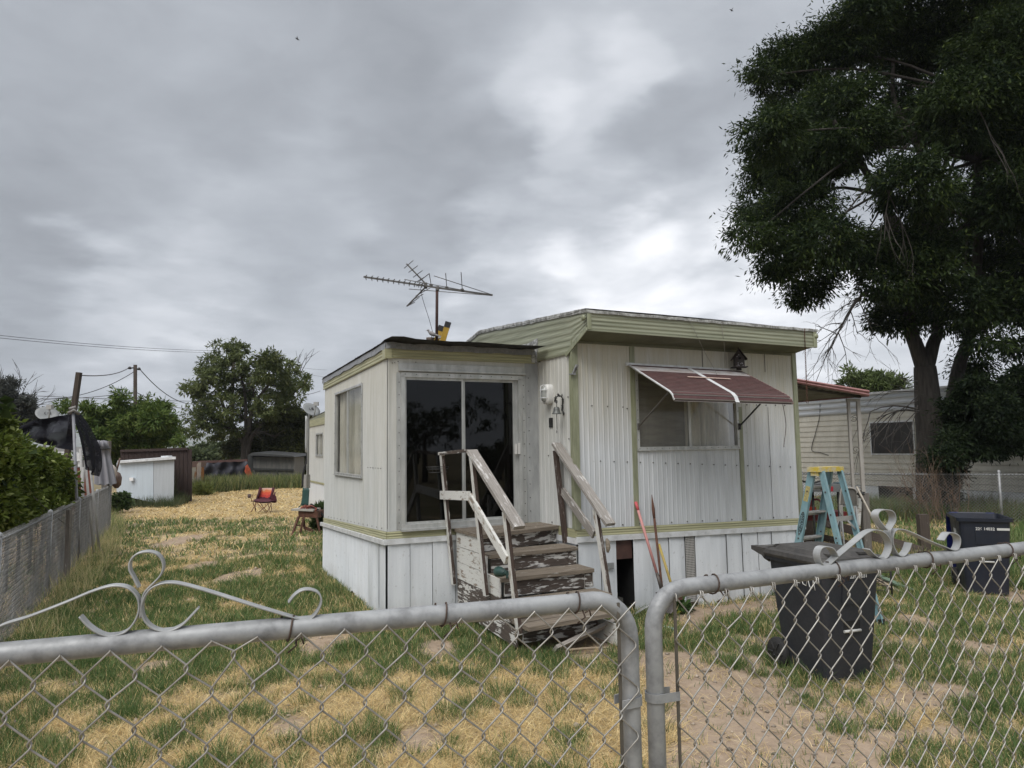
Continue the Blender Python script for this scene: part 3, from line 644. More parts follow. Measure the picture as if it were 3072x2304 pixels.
# band, ledge, skirting of the porch
mb = MB(); ribbed_fascia(mb, PF, -2.02, -.0, lambda u: .965, lambda u: 1.055, 3, out=.01)
ribbed_fascia(mb, PS, -.02, PD, lambda u: .965-.038*u, lambda u: 1.055-.04*u, 3, out=.01)
mb.build('porch_band', M_YELL, home)
mb = MB(); pbox(mb, PF, -2.04, .0, .905, .965, .012, .03); pbox(mb, PS, -.03, PD+.12, .905, .96, .012, .045, 0, -.15)
mb.slab(PF.pt(-2.04, .962, 0), PF.pt(0, .962, 0), PF.pt(0, .962, .03), PF.pt(-2.04, .962, .03), (0, 0, .006)); mb.build('porch_ledge', M_WTRIM, home)
for a, b in ((-2.0, -1.73), (-1.73, -1.455), (-1.455, -1.17), (-1.17, -.85), (-.85, -.5), (-.5, -.2), (-.2, 0)): skirt(PF, a+.003, b-.003, .91, .04, random.uniform(-.006, .01), random.uniform(-.004, .006))
skirt(PS, 0, .31, .9, .02, .02, .004); skirt(PS, .31, .585, .885, .02, -.015, .014); skirt(PS, .585, .845, .875, .03, .02, .012)
mb = MB(); wall(mb, PS, .84, PD+.02, lambda u: .07+.03*math.sin(u*5)+.03*math.sin(u*11+1)-.02*u, lambda u: .905-.038*u, rib=.085, ribd=.012, out=.01)
mb.build('ribbed_skirting', M_SKIRT, home)
skirt(SW, 0, .43, .9, .05); skirt(SW, .43, .86, .9, .05)
mb = MB(); wall(mb, SW, 4, LEN, .1, .95, rib=.3, out=.02); mb.build('rear_skirting', M_SKIRT, home); mb = MB(); wall(mb, RS, 0, LEN, 0, .9, rib=.3); mb.build('far_side_skirting', M_SKIRT, home)
mb = MB(); pbox(mb, PS, .02, .84, .06, .9, -.05, -.04); pbox(mb, PF, -1.98, -.02, .06, .9, -.06, -.05); pbox(mb, FW, .0, .5, .06, .86, -.05, -.04); pbox(mb, FW, .82, 3.5, .06, .83, -.03, -.02); mb.build('skirting_backing', M_GREYP, home)
mb = MB(); pbox(mb, SW, 14, LEN, 2.86, 3.09, .02, .03); pbox(mb, SW, 14, LEN, .92, .98, .02, .04); mb.build('rear_band', M_YELL, home)
# ================================================================ wooden steps
M_PW = mat_peel('flaking_white_board', (.62, .62, .59), (.21, .165, .13), (.30, .25, .2), .70, (2.4, 12, 1))
M_PR = mat_peel('mostly_bare_riser', (.60, .59, .56), (.045, .035, .029), (.11, .085, .07), .40, (1.6, 11, 1), 1., .015)
M_PD = mat_peel('dark_bare_post_face', (.55, .54, .52), (.035, .022, .016), (.08, .055, .045), .2)
M_PT = mat_peel('worn_tread', (.45, .43, .40), (.095, .078, .06), (.235, .195, .15), .16, (2.2, 14, 1))
M_PH = mat_peel('worn_handrail', (.60, .59, .57), (.17, .155, .14), (.31, .29, .265), .26, (1.6, 14, 1))
M_PG = mat_peel('grey_board', (.5, .5, .48), (.26, .235, .21), (.36, .33, .3), .1)
def fp(u, w_, z): return PF.pt(u, z, w_)
steps = thing('wooden_steps', 'flaking white and brown wooden steps with handrails below the glass door', 'steps', PF.pt(-.6, 0, 1.0))
TR = [(1.02, .86, -1.13, -.055), (1.37, .665, -1.13, -.055), (1.76, .465, -1.14, -.08), (2.03, .335, -1.17, -.20)]
mb = MB()      # landing planks, running along u
for k in range(5):
    a, b = k/5, (k+1)/5
    L0, L1 = .01+.86*a, .01+.86*b-.006; R0, R1 = .01+.5*a, .01+.5*b-.006
    mb.slab(fp(-1.19, L0, 1.012), fp(-1.19, L1, 1.012), fp(.04, R1, 1.014), fp(.04, R0, 1.014), (0, 0, .038+random.uniform(-.003, .003)))
mb.build('tread', M_PT, steps)
for (wf, z, ul, ur) in TR:
    mb = MB(); d = .36
    for k in range(2): tz = .02 if wf > 2 else .008; mb.beam(fp(ul-.01-random.uniform(0, .02), wf-d*(k+.5)/2, z-.02-tz+random.uniform(-.004, .004)), fp(ur+.01, wf-d*(k+.5)/2, z-.02+tz*.5), d/2-.006, .04, side=-B3)
    mb.build('tread', M_PT, steps)
prev = (.6, 1.012)
for i, (wf, z, ul, ur) in enumerate(TR+[(0, .03, 0, 0)]):
    mb = MB(); w0, zt = prev; a, b = (ul, ur) if i < 4 else (-1.12, -.24)
    if i == 0: mb.slab(fp(-1.13, .80, z), fp(-.0, .46, z), fp(-.0, .46, zt), fp(-1.13, .80, zt), B3*.02)
    else:
        h = (zt-z)
        mb.slab(fp(TR[i-1][2]+.02, w0, z+.0), fp(TR[i-1][3]-.01, w0, z), fp(TR[i-1][3]-.01, w0, zt-.04), fp(TR[i-1][2]+.02, w0, zt-.04), B3*.03) if i < 4 else mb.slab(fp(-1.1, w0-.25, .09), fp(-.25, w0-.25, .09), fp(-.25, w0-.25, zt-.05), fp(-1.1, w0-.25, zt-.05), B3*.03)
        if i < 4: mb.slab(fp(TR[i-1][3]-.10, w0+.012, z), fp(TR[i-1][3]-.0, w0+.012, z), fp(TR[i-1][3]-.0, w0+.012, zt-.042), fp(TR[i-1][3]-.10, w0+.012, zt-.042), B3*.01)
    mb.build('riser', M_PR, steps); 
    if i < 4: prev = (TR[i][0]-.04, TR[i][1])
# side boards, left
def sb(zb, zt, wr, wl=.06, sag=0., m=None, name='side_board', lab=None, top=None):
    mb = MB(); o = -1.17
    mb.slab(fp(o, wl, zb), fp(o, wr, zb-sag), fp(o, wr if top is None else top, zt-sag), fp(o, wl, zt), E3*.02); mb.build(name, m or M_PW, steps, label=lab)
sb(.845, 1.01, .84); sb(.665, .84, .98, .07, .005); sb(.47, .66, 1.33, .08, .01); sb(.275, .465, 1.7, .09, .015, M_PR, 'side_board', 'side board with most of its white paint gone'); sb(.1, .27, 1.72, .1, .05, M_PR)
mb = MB()
for (w0, zt, zb, ur) in ((.5, 1.01, .86, -.0), (.98, .83, .67, -.04), (1.33, .64, .47, -.04), (1.72, .43, .27, -.07), (2.02, .23, .02, -.19)):
    mb.slab(fp(ur, .0 if w0 > .6 else .1, zb), fp(ur, w0, zb), fp(ur, w0, zt), fp(ur, .0 if w0 > .6 else .1, zt), -E3*.02)
mb.build('side_board', M_PW, steps)
# railings: planes that lean out to the left
def railplane(u0, z0, tilt):
    T = E3*(-tilt)+UP; return fp(u0, 0, z0), B3.cross(T).normalized(), T.normalized()
LP0, LPN, LPT = railplane(-1.215, .4, .085); RP0, RPN, RPT = railplane(-.03, .85, .06)
def L_(k, x, y): return hit(k, x, y, LP0, LPN)
def R_(k, x, y): return hit(k, x, y, RP0, RPN)
def post(top, bot, ww=.075, name='post', mats=None):
    top, bot = Vector(top), Vector(bot); d = (top-bot).normalized(); mb = MB()
    mb.beam(bot, top, ww, .038, side=B3)
    sd_ = (B3-d*B3.dot(d)).normalized(); mb.beam(bot+d*.01-sd_*(ww/2+.001)+E3*.0, top-d*.01-sd_*(ww/2+.001), .004, .036, side=sd_, m=1)
    return mb.build(name, mats or [M_PW, M_PD], steps)
post(L_('O', 168, 240), L_('D', 1020, 870)); post(L_('O', 495, 230), L_('D', 1235, 945)); post(L_('O', 868, 870), L_('D', 1455, 1200))
post(R_('O', 1425, 190), R_('O', 1535, 1210), .075, mats=[M_PD, M_PD]); post(R_('O', 1865, 840), R_('D', 2055, 985), .075)
mb = MB(); mb.beam(L_('O', 478, 195)+E3*.02, L_('O', 1005, 1045)+E3*.02, .12, .038, side=E3); mb.build('handrail', M_PH, steps)
mb = MB(); mb.beam(L_('O', 105, 230)+E3*.0, L_('O', 435, 192), .045, .035, side=E3); mb.build('handrail', M_PR, steps, label='short level handrail, paint nearly gone')
mb = MB(); mb.beam(L_('O', 150, 680)-E3*.03, L_('O', 500, 690)-E3*.03, .03, .10, side=E3); mb.build('middle_rail', M_PW, steps)
mb = MB(); mb.beam(L_('O', 505, 700)-E3*.03, L_('O', 915, 1400)-E3*.03, .03, .10, side=E3); mb.build('middle_rail', M_PW, steps)
mb = MB(); mb.beam(R_('O', 1415, 115)+E3*.02, R_('O', 2015, 1010)+E3*.02, .12, .038, side=E3); mb.build('handrail', M_PH, steps)
mb = MB(); mb.beam(R_('O', 1505, 640), R_('O', 1850, 1120), .03, .10, side=E3); mb.build('middle_rail', M_PH, steps)
# wire basket on the first post
bk = thing('wire_basket', 'small black wire basket fixed to the railing post before the glass door', 'wire basket', L_('O', 165, 400))
mb = MB(); c = L_('O', 165, 400)-E3*.05
def ringp(z, a, b): return [c+UP*z+E3*(a*math.cos(t))+B3*(b*math.sin(t)) for t in np.linspace(0, 2*math.pi, 17)[:-1]]
for z, a in ((.035, .14), (.01, .13), (-.03, .11)): mb.tube(ringp(z, a, a*.7), .004, 4, closed=True)
for p, q in zip(ringp(.035, .14, .1), ringp(-.03, .11, .077)): mb.tube([p, q], .0025, 4)
mb.build('basket_wire', M_BLACK, bk)
# green spotlight sitting on a step
gs = thing('garden_spotlight', 'dark green outdoor spotlight lying on the side of the wooden steps', 'spotlight', L_('O', 800, 1540))
gm = mat('dark_green_metal', (.03, .075, .065), (.02, .05, .045), rough=.4)
mb = MB(); c0 = L_('O', 768, 1530)+E3*.02; c1 = L_('O', 850, 1545)+E3*.02; ax = (c1-c0).normalized(); L = (c1-c0).length
mb.lathe(c0, [(.03, .012), (.052, .0), (.055, .01), (.05, L*.35), (.028, L*.95), (.001, L)], ax, 18); mb.build('lamp_hood', gm, gs)
mb = MB(); mb.tube([c1-ax*.01, c1+ax*.05], .022, 10); mb.tube([c1+ax*.03, c1+ax*.05-UP*.05], .012, 8); mb.build('lamp_socket', gm, gs)
cw = MB(); c = fp(-.8, 1.62, .472); cw.tube([c+E3*(.13*math.cos(t)*(1+.04*math.sin(3*t)))+B3*(.06*math.sin(t))+UP*(.006*(t/6.28)) for t in np.linspace(0, 12.5, 50)], .004, 4)
tag(cw.build('coiled_wire', M_TIE, loc=c), 'thin dark wire coiled on the second lowest step', 'wire')
mb = MB(); c = R_('O', 1965, 1270); mb.tube([c+UP*.1+E3*.03, c+UP*.07+E3*.045, c+UP*.0+E3*.05, c-UP*.05+E3*.04], [.01, .025, .027, .012], 7)
tag(mb.build('scrub_brush', mat('tan_bristle', (.3, .26, .2), (.18, .15, .12), 60, bump=.8), loc=c), 'tan worn scrub brush stuck to the right railing post of the steps', 'brush')
# fallen board, stick on the ground
a, b = gnd('D', 1690, 1300, .07), gnd('D', 2100, 1105, .20)
mb = MB(); mb.beam(a, b, .10, .035, side=Vector((.2, -.6, .5))); tag(mb.build('fallen_board', M_PG, loc=a), 'grey bare board fallen against the bottom of the steps', 'board')
a, b = gnd('D', 1680, 1318, .03), gnd('D', 2045, 1290, .03)
mb = MB(); mb.tube(smooth([a, lerp(a, b, .5)+UP*.01, b], 4), .013, 6); tag(mb.build('wooden_stick', mat('stick_wood', (.3, .24, .17), (.2, .15, .1), 14, (1, 1, 1)), loc=a), 'thin round stick lying on the dirt before the steps', 'stick')
a, b = gnd('D', 1265, 1358, .02), gnd('D', 1440, 1345, .02)
mb = MB(); mb.tube([a, b], .009, 6); m_ = (lerp(a, b, .0)); mb.tube([m_+UP*.06, m_-UP*.01, m_+Vector((0, -.05, -.01))], .006, 5); tag(mb.build('sprinkler_stake', mat('purple_brown', (.2, .14, .14)), loc=a), 'short purplish stake with a cross piece lying in the grass', 'stake')
# ================================================================ tools leaning on the front wall
def tool(nm, lab, cat, k, bot, top, mid, r, mats, zb=.05, out=.35):
    pass
b0 = FW.px('E', 590, 1180, .40); t0 = FW.px('E', 338, 335, .03); j0 = lerp(b0, t0, .2)
sh = thing('shovel', 'shovel with a faded pink handle leaning on the olive wall trim', 'shovel', (b0.x, b0.y, 0))
M_PINK = mat('faded_pink_paint', (.55, .25, .24), (.45, .22, .2), 20, (1, 1, .2), .6)
mb = MB(); mb.tube([j0, t0], .017, 10); mb.build('handle', M_PINK, sh); mb = MB(); mb.tube([lerp(j0, t0, .88), t0+(t0-j0)*.001], .019, 10); mb.build('grip', mat('pink_grip', (.55, .10, .11)), sh)
mb = MB(); mb.tube([b0, j0], [.024, .019], 10); mb.build('socket', mat('dark_steel', (.10, .085, .075), (.06, .05, .045), 18, rough=.6, metal=.4), sh)
mb = MB(); d = (b0-j0).normalized(); s_ = E3; rows = []
for k in range(7):
    t = k/6; wd = .11*(1 if t < .6 else math.sqrt(max(.02, 1-((t-.6)/.4)**2))); rows.append([b0+d*(.25*t)+s_*(wd*q)+FW.n*(.02*(q*q)-.0) for q in (-1, -.5, 0, .5, 1)])
mb.grid(rows); mb.grid([[p+FW.n*.003 for p in reversed(r)] for r in rows]); mb.build('blade', mat('dark_steel_blade', (.09, .08, .075), rough=.6, metal=.4), sh)
b1 = FW.px('E', 592, 1190, .38); t1 = FW.px('E', 490, 265, .03)
bar = thing('digging_bar', 'dark brown pointed digging bar leaning next to the pink handled shovel', 'digging bar', (b1.x, b1.y, 0))
mb = MB(); dd = (b1-t1).normalized(); e_ = b1+dd*(b1.z/abs(dd.z)*.95); mb.tube([e_, lerp(e_, t1, .8)], .015, 8); mb.build('shaft', M_RUST, bar); mb = MB(); mb.tube([lerp(e_, t1, .8), lerp(e_, t1, .88), t1], [.0155, .02, .003], 8); mb.build('point', M_RUST, bar)
b2 = FW.px('E', 685, 1145, .30); t2 = FW.px('E', 558, 735, .03)
rk = thing('garden_hoe', 'hoe with a yellow wooden handle behind the dark digging bar', 'hoe', (b2.x, b2.y, 0))
mb = MB(); mb.tube([b2, t2], .016, 10); mb.build('handle', mat('yellow_handle', (.52, .40, .10), (.4, .3, .1), 14, (1, 1, .3)), rk)
mb = MB(); d = (b2-t2).normalized(); e_ = b2+d*.1; mb.tube([b2, e_, e_+FW.n*.04-UP*.02], .009, 6); mb.beam(e_+FW.n*.04-E3*.08, e_+FW.n*.04+E3*.08, .005, .09, side=FW.n); mb.build('hoe_blade', M_RUST, rk)
# white/teal pipe and a bent strip at the skirting opening
pa = [gnd('E', 250, 1405, .02), gnd('E', 460, 1468, .02)]; pb = [gnd('E', 600, 1515, .02), gnd('E', 700, 1545, .02)]
mb = MB(); mb.tube(pa, .012, 8); tag(mb.build('plastic_pipe', mat('white_pipe', (.6, .61, .58)), loc=pa[0]), 'thin white plastic pipe lying in the grass by the gate post', 'pipe')
mb = MB(); mb.beam(pb[0], pb[1], .06, .02); tag(mb.build('teal_strip', mat('teal_strip', (.33, .5, .5), (.5, .55, .54), 9), loc=pb[0]), 'short pale teal strip on the grass between the gates', 'strip')
a, b = FW.px('E', 320, 1400, .25), FW.px('E', 545, 1295, .32)
mb = MB(); mb.strap([a, lerp(a, b, .5)+UP*.02, b], FW.n+UP*.3, .09, .006); tag(mb.build('metal_strip', M_ALU, loc=a), 'bent bright metal strip leaning by the dark skirting opening', 'metal strip')
mb = MB(); c = gnd('E', 820, 1300, .03); mb.lathe(c, [(.001, .0), (.09, .01), (.15, .05), (.155, .055), (.09, .018), (.001, .012)], UP, 18); tag(mb.build('old_pan', mat('dull_pan', (.22, .21, .2), rough=.5, metal=.3), loc=c), 'dull grey pan lying on the dirt at the skirting', 'pan')

# ================================================================ things hanging on the home
bell = thing('wall_bell', 'black cast bell with a pull chain hanging from a leafy wall bracket', 'bell', SW.px('C', 175, 870, .1))
M_IRON = mat('cast_iron', (.035, .037, .035), (.02, .02, .02), 20, rough=.55, bump=.2)
M_PEWT = mat('pewter_grey', (.12, .125, .12), (.08, .085, .08), 12, rough=.5, metal=.3)
def S_(k, x, y, o=.01): return SW.px(k, x, y, o)
mb = MB(); path = smooth([S_('T', 640, 545, .12), S_('T', 610, 500, .12), S_('T', 600, 430, .12), S_('T', 660, 360, .1), S_('T', 740, 345, .06), S_('T', 800, 400, .02), S_('T', 815, 480, .012), S_('T', 800, 600, .012), S_('T', 800, 690, .012), S_('T', 785, 730, .012), S_('T', 840, 810, .012), S_('T', 830, 870, .012)], 5)
mb.tube(path, .008, 6); rr = random.Random(3)
for (x, y, s, o) in ((620, 430, .036, .12), (690, 320, .022, .1), (600, 480, .02, .12), (800, 330, .016, .03), (815, 460, .026, .014), (805, 640, .026, .014), (800, 690, .018, .014), (835, 840, .022, .014), (655, 500, .015, .12), (720, 345, .018, .06)):
    c = S_('T', x, y, o); pts = []
    for k in range(11):
        t = 2*math.pi*k/11; r = s*(1.15 if k % 2 else .6)*rr.uniform(.8, 1.1); pts.append(c+B3*(r*math.cos(t))+UP*(r*math.sin(t)))
    mb.prism(pts, SW.n*.006)
mb.build('leaf_bracket', M_IRON, bell)
mb = MB(); bt = S_('T', 640, 650, .12); s = (S_('T', 640, 650, .12)-S_('T', 650, 845, .12)).length
mb.lathe(bt-UP*s, [(.001, s), (.02, s*.99), (.034, s*.9), (.038, s*.6), (.042, s*.3), (.056, s*.04), (.06, 0), (.052, .0)], UP, 18); mb.build('bell_body', M_PEWT, bell)
mb = MB(); mb.tube([bt, S_('T', 640, 560, .12)], .004, 5); mb.tube([bt-UP*s, S_('T', 655, 1260, .12)], .004, 5); q = S_('T', 655, 1270, .12)
for k in range(6): mb.tube([q, q+B3*rr.uniform(-.02, .02)-UP*rr.uniform(.03, .06)+SW.n*rr.uniform(-.01, .01)], .004, 4)
mb.build('pull_cord', M_PEWT, bell)
bc = FW.px('C', 1550, 505, .12)
bh = thing('birdhouse', 'small black birdhouse hanging under the eave above the maroon awning', 'birdhouse', bc)
ax = (E3*.85+FW.n*.53).normalized(); ay = (FW.n*.85-E3*.53).normalized()   # turned box: ay faces out
M_BH = mat('black_stained_wood', (.02, .018, .018), (.035, .025, .02), 18, rough=.7)
mb = MB(); wv, dv, hv = .062, .055, .09
def bp(a, b, z): return bc+ax*a+ay*b+UP*z
mb.prism([bp(-wv, dv, -hv), bp(wv, dv, -hv), bp(wv, dv, .03), bp(0, dv, .115), bp(-wv, dv, .03)], -ay*(2*dv)); mb.build('box_body', M_BH, bh)
mb = MB(); mb.slab(bp(-.095, dv+.02, .0), bp(0, dv+.02, .135), bp(0, -dv-.01, .135), bp(-.095, -dv-.01, .0), (0, 0, .012)); mb.slab(bp(.095, dv+.02, .0), bp(0, dv+.02, .135), bp(0, -dv-.01, .135), bp(.095, -dv-.01, .0), (0, 0, .012)); mb.build('roof', mat('dark_brown_roof', (.035, .022, .018), rough=.7), bh)
mb = MB(); mb.slab(bp(-.10, .08, -.098), bp(.10, .08, -.098), bp(.10, -.07, -.098), bp(-.10, -.07, -.098), (0, 0, .01)); mb.slab(bp(-.03, .0, -.13), bp(.03, .0, -.13), bp(.03, -.04, -.13), bp(-.03, -.04, -.13), (0, 0, .032)); mb.build('base_board', M_BH, bh)
mb = MB(); mb.lathe(bp(0, dv+.001, .02), [(.016, 0), (.016, .003), (.001, .003)], ay, 14); mb.build('entrance_hole', M_DARK, bh)
mb = MB(); rr = random.Random(5)
for k in range(12): mb.box(bp(rr.uniform(-.05, .05), dv+.002, rr.choice([rr.uniform(-.08, -.04), rr.uniform(.04, .07)])), .01, .004, .012, ax, ay)
mb.build('painted_flowers', mat('pale_paint', (.25, .24, .26)), bh)
mb = MB(); mb.tube([bp(0, 0, .13), bp(0, -.02, .2)], .008, 6); mb.build('hanging_hook', M_BLACK, bh)
def links(mb, a, b, n, r=.012, t=.0028):
    a, b = Vector(a), Vector(b); d = (b-a)/n
    for k in range(n):
        c = a+d*(k+.5); s_ = E3 if k % 2 else B3
        mb.tube([c+d*(.62*math.sin(q))+s_*(r*.55*math.cos(q)) for q in np.linspace(0, 2*math.pi, 9)[:-1]], t, 4, closed=True)
ch0, ch1 = EV.px('C', 2045, 285, .02), EV.px('C', 2065, 815, .02)
hc = thing('hanging_chain', 'rusty chain with a hook hanging from the right end of the eave', 'chain', ch0)
mb = MB(); mb.tube([ch0+UP*.03-FW.n*.05, ch0+UP*.035, ch0, lerp(ch0, ch1, .28)], .006, 5); links(mb, lerp(ch0, ch1, .28), lerp(ch0, ch1, .94), 22, .016, .0035); mb.build('chain_link', M_RUST, hc)
mb = MB(); mb.tube([lerp(ch0, ch1, .94)]+[ch1+UP*(.022*math.cos(q))+E3*(.022*math.sin(q)) for q in np.linspace(0, 5.6, 10)], .004, 5); mb.build('hook', M_RUST, hc)
def wire(nm, pts, r, lab, cat='wire', m=None):
    mb = MB(); P = smooth(pts, 5); mb.tube(P, r, 5); tag(mb.build(nm, m or M_WIRE, loc=pts[0]), lab, cat)
wire('eave_wire', [EV.px('C', 1172, 190, .02), EV.px('C', 1185, 215, .02), EV.px('C', 1235, 320, .02), EV.px('C', 1290, 440, -.1), FW.px('C', 1350, 545, .1), FW.px('C', 1385, 610, .3)], .003, 'thin wire hanging slantwise from the eave across the top of the awning')
wire('eave_wire', [EV.px('C', 1420, 225, .02), EV.px('C', 1422, 260, .02), EV.px('C', 1435, 350, .0), EV.px('C', 1445, 450, -.1), FW.px('C', 1460, 550, .1)], .003, 'thin wire hanging straight from the eave left of the birdhouse')
wire('dangling_string', [FW.px('C', 1875, 815, .8), FW.px('C', 1890, 880, .8), FW.px('C', 1905, 1000, .8), FW.px('C', 1890, 1145, .8), FW.px('C', 1892, 1155, .8)], .004, 'thin dark string hanging below the right corner of the maroon awning', 'string', M_TIE)

# ================================================================ on the porch roof
ant = thing('television_antenna', 'old rooftop television antenna on a rusty mast above the porch', 'antenna', dep('B', 1135, 765, 10.6))
YA = 10.6
def B_(x, y, d=0.): return dep('B', x, y, YA+d)
M_ANT = mat('oxidised_aluminium', (.16, .155, .145), (.10, .095, .09), 10, rough=.55, metal=.4)
mb = MB(); mb.tube([B_(1133, 770), B_(1137, 290)], .022, 10); mb.build('mast', mat('rusty_mast', (.06, .028, .022), (.035, .02, .018), 8, rough=.8), ant)
mb = MB(); mb.beam(B_(527, 195, -.2), B_(1140, 285), .022, .024); mb.beam(B_(1140, 285), B_(1597, 347, .15), .026, .026); mb.box(B_(1140, 292), .05, .06, .06)
mb.build('boom', M_ANT, ant)
for i, x in enumerate([543, 592, 638, 684, 728, 774, 818, 862, 905, 948, 985, 1010]):
    y = 195+(x-527)*.147; c = B_(x, y, -.2+.2*(x-527)/613); mb = MB(); e = B_(x+12, y-17, -.35-.2+.2*(x-527)/613); d_ = e-c; mb.tube([c+UP*.012, e], .007, 5); mb.tube([c, c+Vector((-.02, .16, .0))], .007, 5); mb.build('director', M_ANT, ant)
for (x0, y0, x1, y1) in ((1088, 265, 1072, 168), (1217, 285, 1208, 165), (1346, 303, 1336, 157)):
    mb = MB(); c = B_(x0, y0, .05); mb.tube([c, dep('B', x1, y1, YA-.8)], .006, 5); mb.box(c, .05, .05, .03); mb.build('element', M_ANT, ant)
for (x0, y0, x1, y1, d1) in ((1600, 345, 1113, 187, -.5), (1592, 350, 866, 216, -.4), (1590, 350, 903, 296, .6), (1468, 325, 1440, 322, 0)):
    mb = MB(); mb.tube([B_(x0, y0, .15), dep('B', x1, y1, YA+d1)], .006, 5); mb.build('element', M_ANT, ant)
mb = MB(); mb.tube([dep('B', 975, 243, YA-.1), dep('B', 1072, 168, YA-.6)], .006, 5); mb.build('element', M_ANT, ant)
mb = MB(); mb.beam(B_(885, 88, .1), B_(1042, 252), .022, .02); mb.box(B_(1042, 268), .05, .04, .09); mb.build('reflector_arm', M_ANT, ant)
mb = MB(); mb.beam(B_(1042, 280), B_(885, 440, .1), .018, .016); mb.build('reflector_arm', M_ANT, ant)
for (a, b, c, d) in ((865, 123, 938, 60), (902, 158, 976, 103), (940, 198, 1015, 143), (968, 235, 1045, 190), (965, 272, 1030, 245), (960, 353, 1080, 287), (940, 383, 1022, 338), (905, 425, 990, 365), (890, 438, 952, 405)):
    mb = MB(); mb.tube([dep('B', a, b, YA+.1), dep('B', c, d, YA-.1)], .006, 5); mb.build('reflector_rod', M_ANT, ant)
mb = MB(); mb.tube(smooth([B_(1003, 275), B_(1003, 320), B_(1030, 420), B_(1075, 560), B_(1110, 690), B_(1128, 745)], 4), .004, 5); mb.build('aerial_cable', M_BLACK, ant)
ld = thing('extension_ladder', 'yellow ladder end sticking up over the porch roof beside the antenna mast', 'ladder', B_(1165, 765, .25))
M_YLAD = mat('yellow_fibreglass', (.50, .31, .03), (.40, .25, .03), 9, rough=.5)
for (a, b, c, d, dd) in ((1165, 790, 1222, 600, .2), (1110, 790, 1165, 630, .65)):
    mb = MB(); mb.beam(dep('B', a, b, YA+dd), dep('B', c, d, YA+dd), .085, .035, side=Vector((1, 0, .2))); rl = mb.build('side_rail', M_YLAD, ld)
    mb = MB(); p, q = dep('B', c, d, YA+dd), dep('B', a, b, YA+dd); n_ = (p-q).normalized(); mb.beam(p-n_*.03, p+n_*.06, .09, .04, side=Vector((1, 0, .2))); mb.build('end_cap', M_BLACK, rl)
mb = MB(); mb.tube([dep('B', 1185, 700, YA+.2), dep('B', 1140, 700, YA+.65)], .018, 8); mb.build('rung', M_ALU, ld)
mb = MB(); mb.tube(smooth([B_(1022, 745), B_(1025, 735), B_(1045, 740), B_(1055, 745), B_(1060, 725)], 4), .008, 5); mb.box(B_(1028, 742), .05, .05, .05); tag(mb.build('cable_splitter', mat('pale_blue_grey', (.3, .34, .38)), loc=B_(1028, 760)), 'small cable splitter box at the foot of the roof vent pipe', 'splitter box')
# a dove on the vent pipe
dv_ = thing('dove', 'grey dove perched on the rusty roof vent pipe', 'dove', V1)
mb = MB(); base = dep('B', 1085, 700, 10.55); c = base+UP*.07
path = [c+Vector((-.055, 0, .035)), c+Vector((-.04, 0, .045)), c+Vector((-.028, 0, .022)), c+Vector((0, 0, 0)), c+Vector((.04, 0, -.02)), c+Vector((.075, 0, -.032)), c+Vector((.15, 0, -.05))]
mb.tube(smooth(path, 4), [lerp(a, b, t) for a, b in zip((.006, .017, .016, .032, .032, .018), (.017, .016, .032, .032, .018, .006)) for t in (0, .25, .5, .75)]+[.006], 10)
for s_ in (-.012, .012): mb.tube([c+Vector((.01, s_, -.02)), c+Vector((.012, s_, -.072))], .003, 5)
mb.tube([c+Vector((-.054, 0, .04)), c+Vector((-.075, 0, .034))], [.006, .001], 6)
mb.build('dove_body', mat('dove_grey', (.28, .27, .26), (.2, .19, .19), 20), dv_)

# ================================================================ the chain link gates in front of the camera
def gate_plane(k0, p0, k1, p1, z):
    a, b = gnd(k0, *p0, z), gnd(k1, *p1, z); a.z = b.z = 0; e = (b-a).normalized(); return Pl(a, e, Vector((e.y, -e.x, 0)))
ZR = 1.62
GL = gate_plane('W', (0, 1414), 'W', (1225, 1303), ZR); GR = gate_plane('W', (1500, 1266), 'W', (2212, 1184), ZR)
RT = .0228
def chainlink(P, u0, u1, ztop, zbot, p, h, out, r, warp=.004, seed=0, knuckle=True, nseg=6, phase=0., warps=()):
    """woven diamond mesh: flattened spirals hooked through each other"""
    rr = random.Random(seed); mb = MB(); nc = int((u1-u0)/(p/2)); nr = int((ztop-zbot)/(h/2))
    ph = [rr.uniform(0, 6.28) for _ in range(8)]
    def W(u, z):
        du = warp*(math.sin(7*u+5*z+ph[0])+.7*math.sin(17*u-9*z+ph[1])+.5*math.sin(31*z+ph[2]))
        dz = warp*(.8*math.sin(9*u+ph[3])+.6*math.sin(13*z+21*u+ph[4]))*min(1, (ztop-z)/.06)
        for (wu, wz, s_, au, az) in warps:
            g = math.exp(-((u-wu)**2+(z-wz)**2)/s_**2); du += au*g; dz += az*g
        return u+du, z+dz
    for i in range(nc):
        pts = []
        for j in range(nr+1):
            left = (i+j) % 2 == 0
            u = u0+phase+(i if left else i+1)*p/2; z = ztop-j*h/2
            bx = -r*.9 if left else r*.9
            u, z = W(u, z)
            if j == 0:
                if knuckle:
                    pts += [P.pt(u+bx*2, z-.012, out+r*3), P.pt(u+bx*2.2, z+.004, out+r*2.4), P.pt(u+bx, z+.006, out)]
                pts.append(P.pt(u+bx, z-.002, out-r if left else out+r))
                continue
            if nseg > 4:
                s_ = h*.07
                pts += [P.pt(u+bx*.2, z+s_, out+(r*1.3 if left else -r*1.3)), P.pt(u+bx*1.6, z+s_*.3, out+(r*.8 if left else -r*.8)), P.pt(u+bx*1.6, z-s_*.3, out-(r*.8 if left else -r*.8)), P.pt(u+bx*.2, z-s_, out-(r*1.3 if left else -r*1.3))]
            else: pts.append(P.pt(u, z, out))
        mb.tube(pts, r, nseg, caps=False)
    return mb
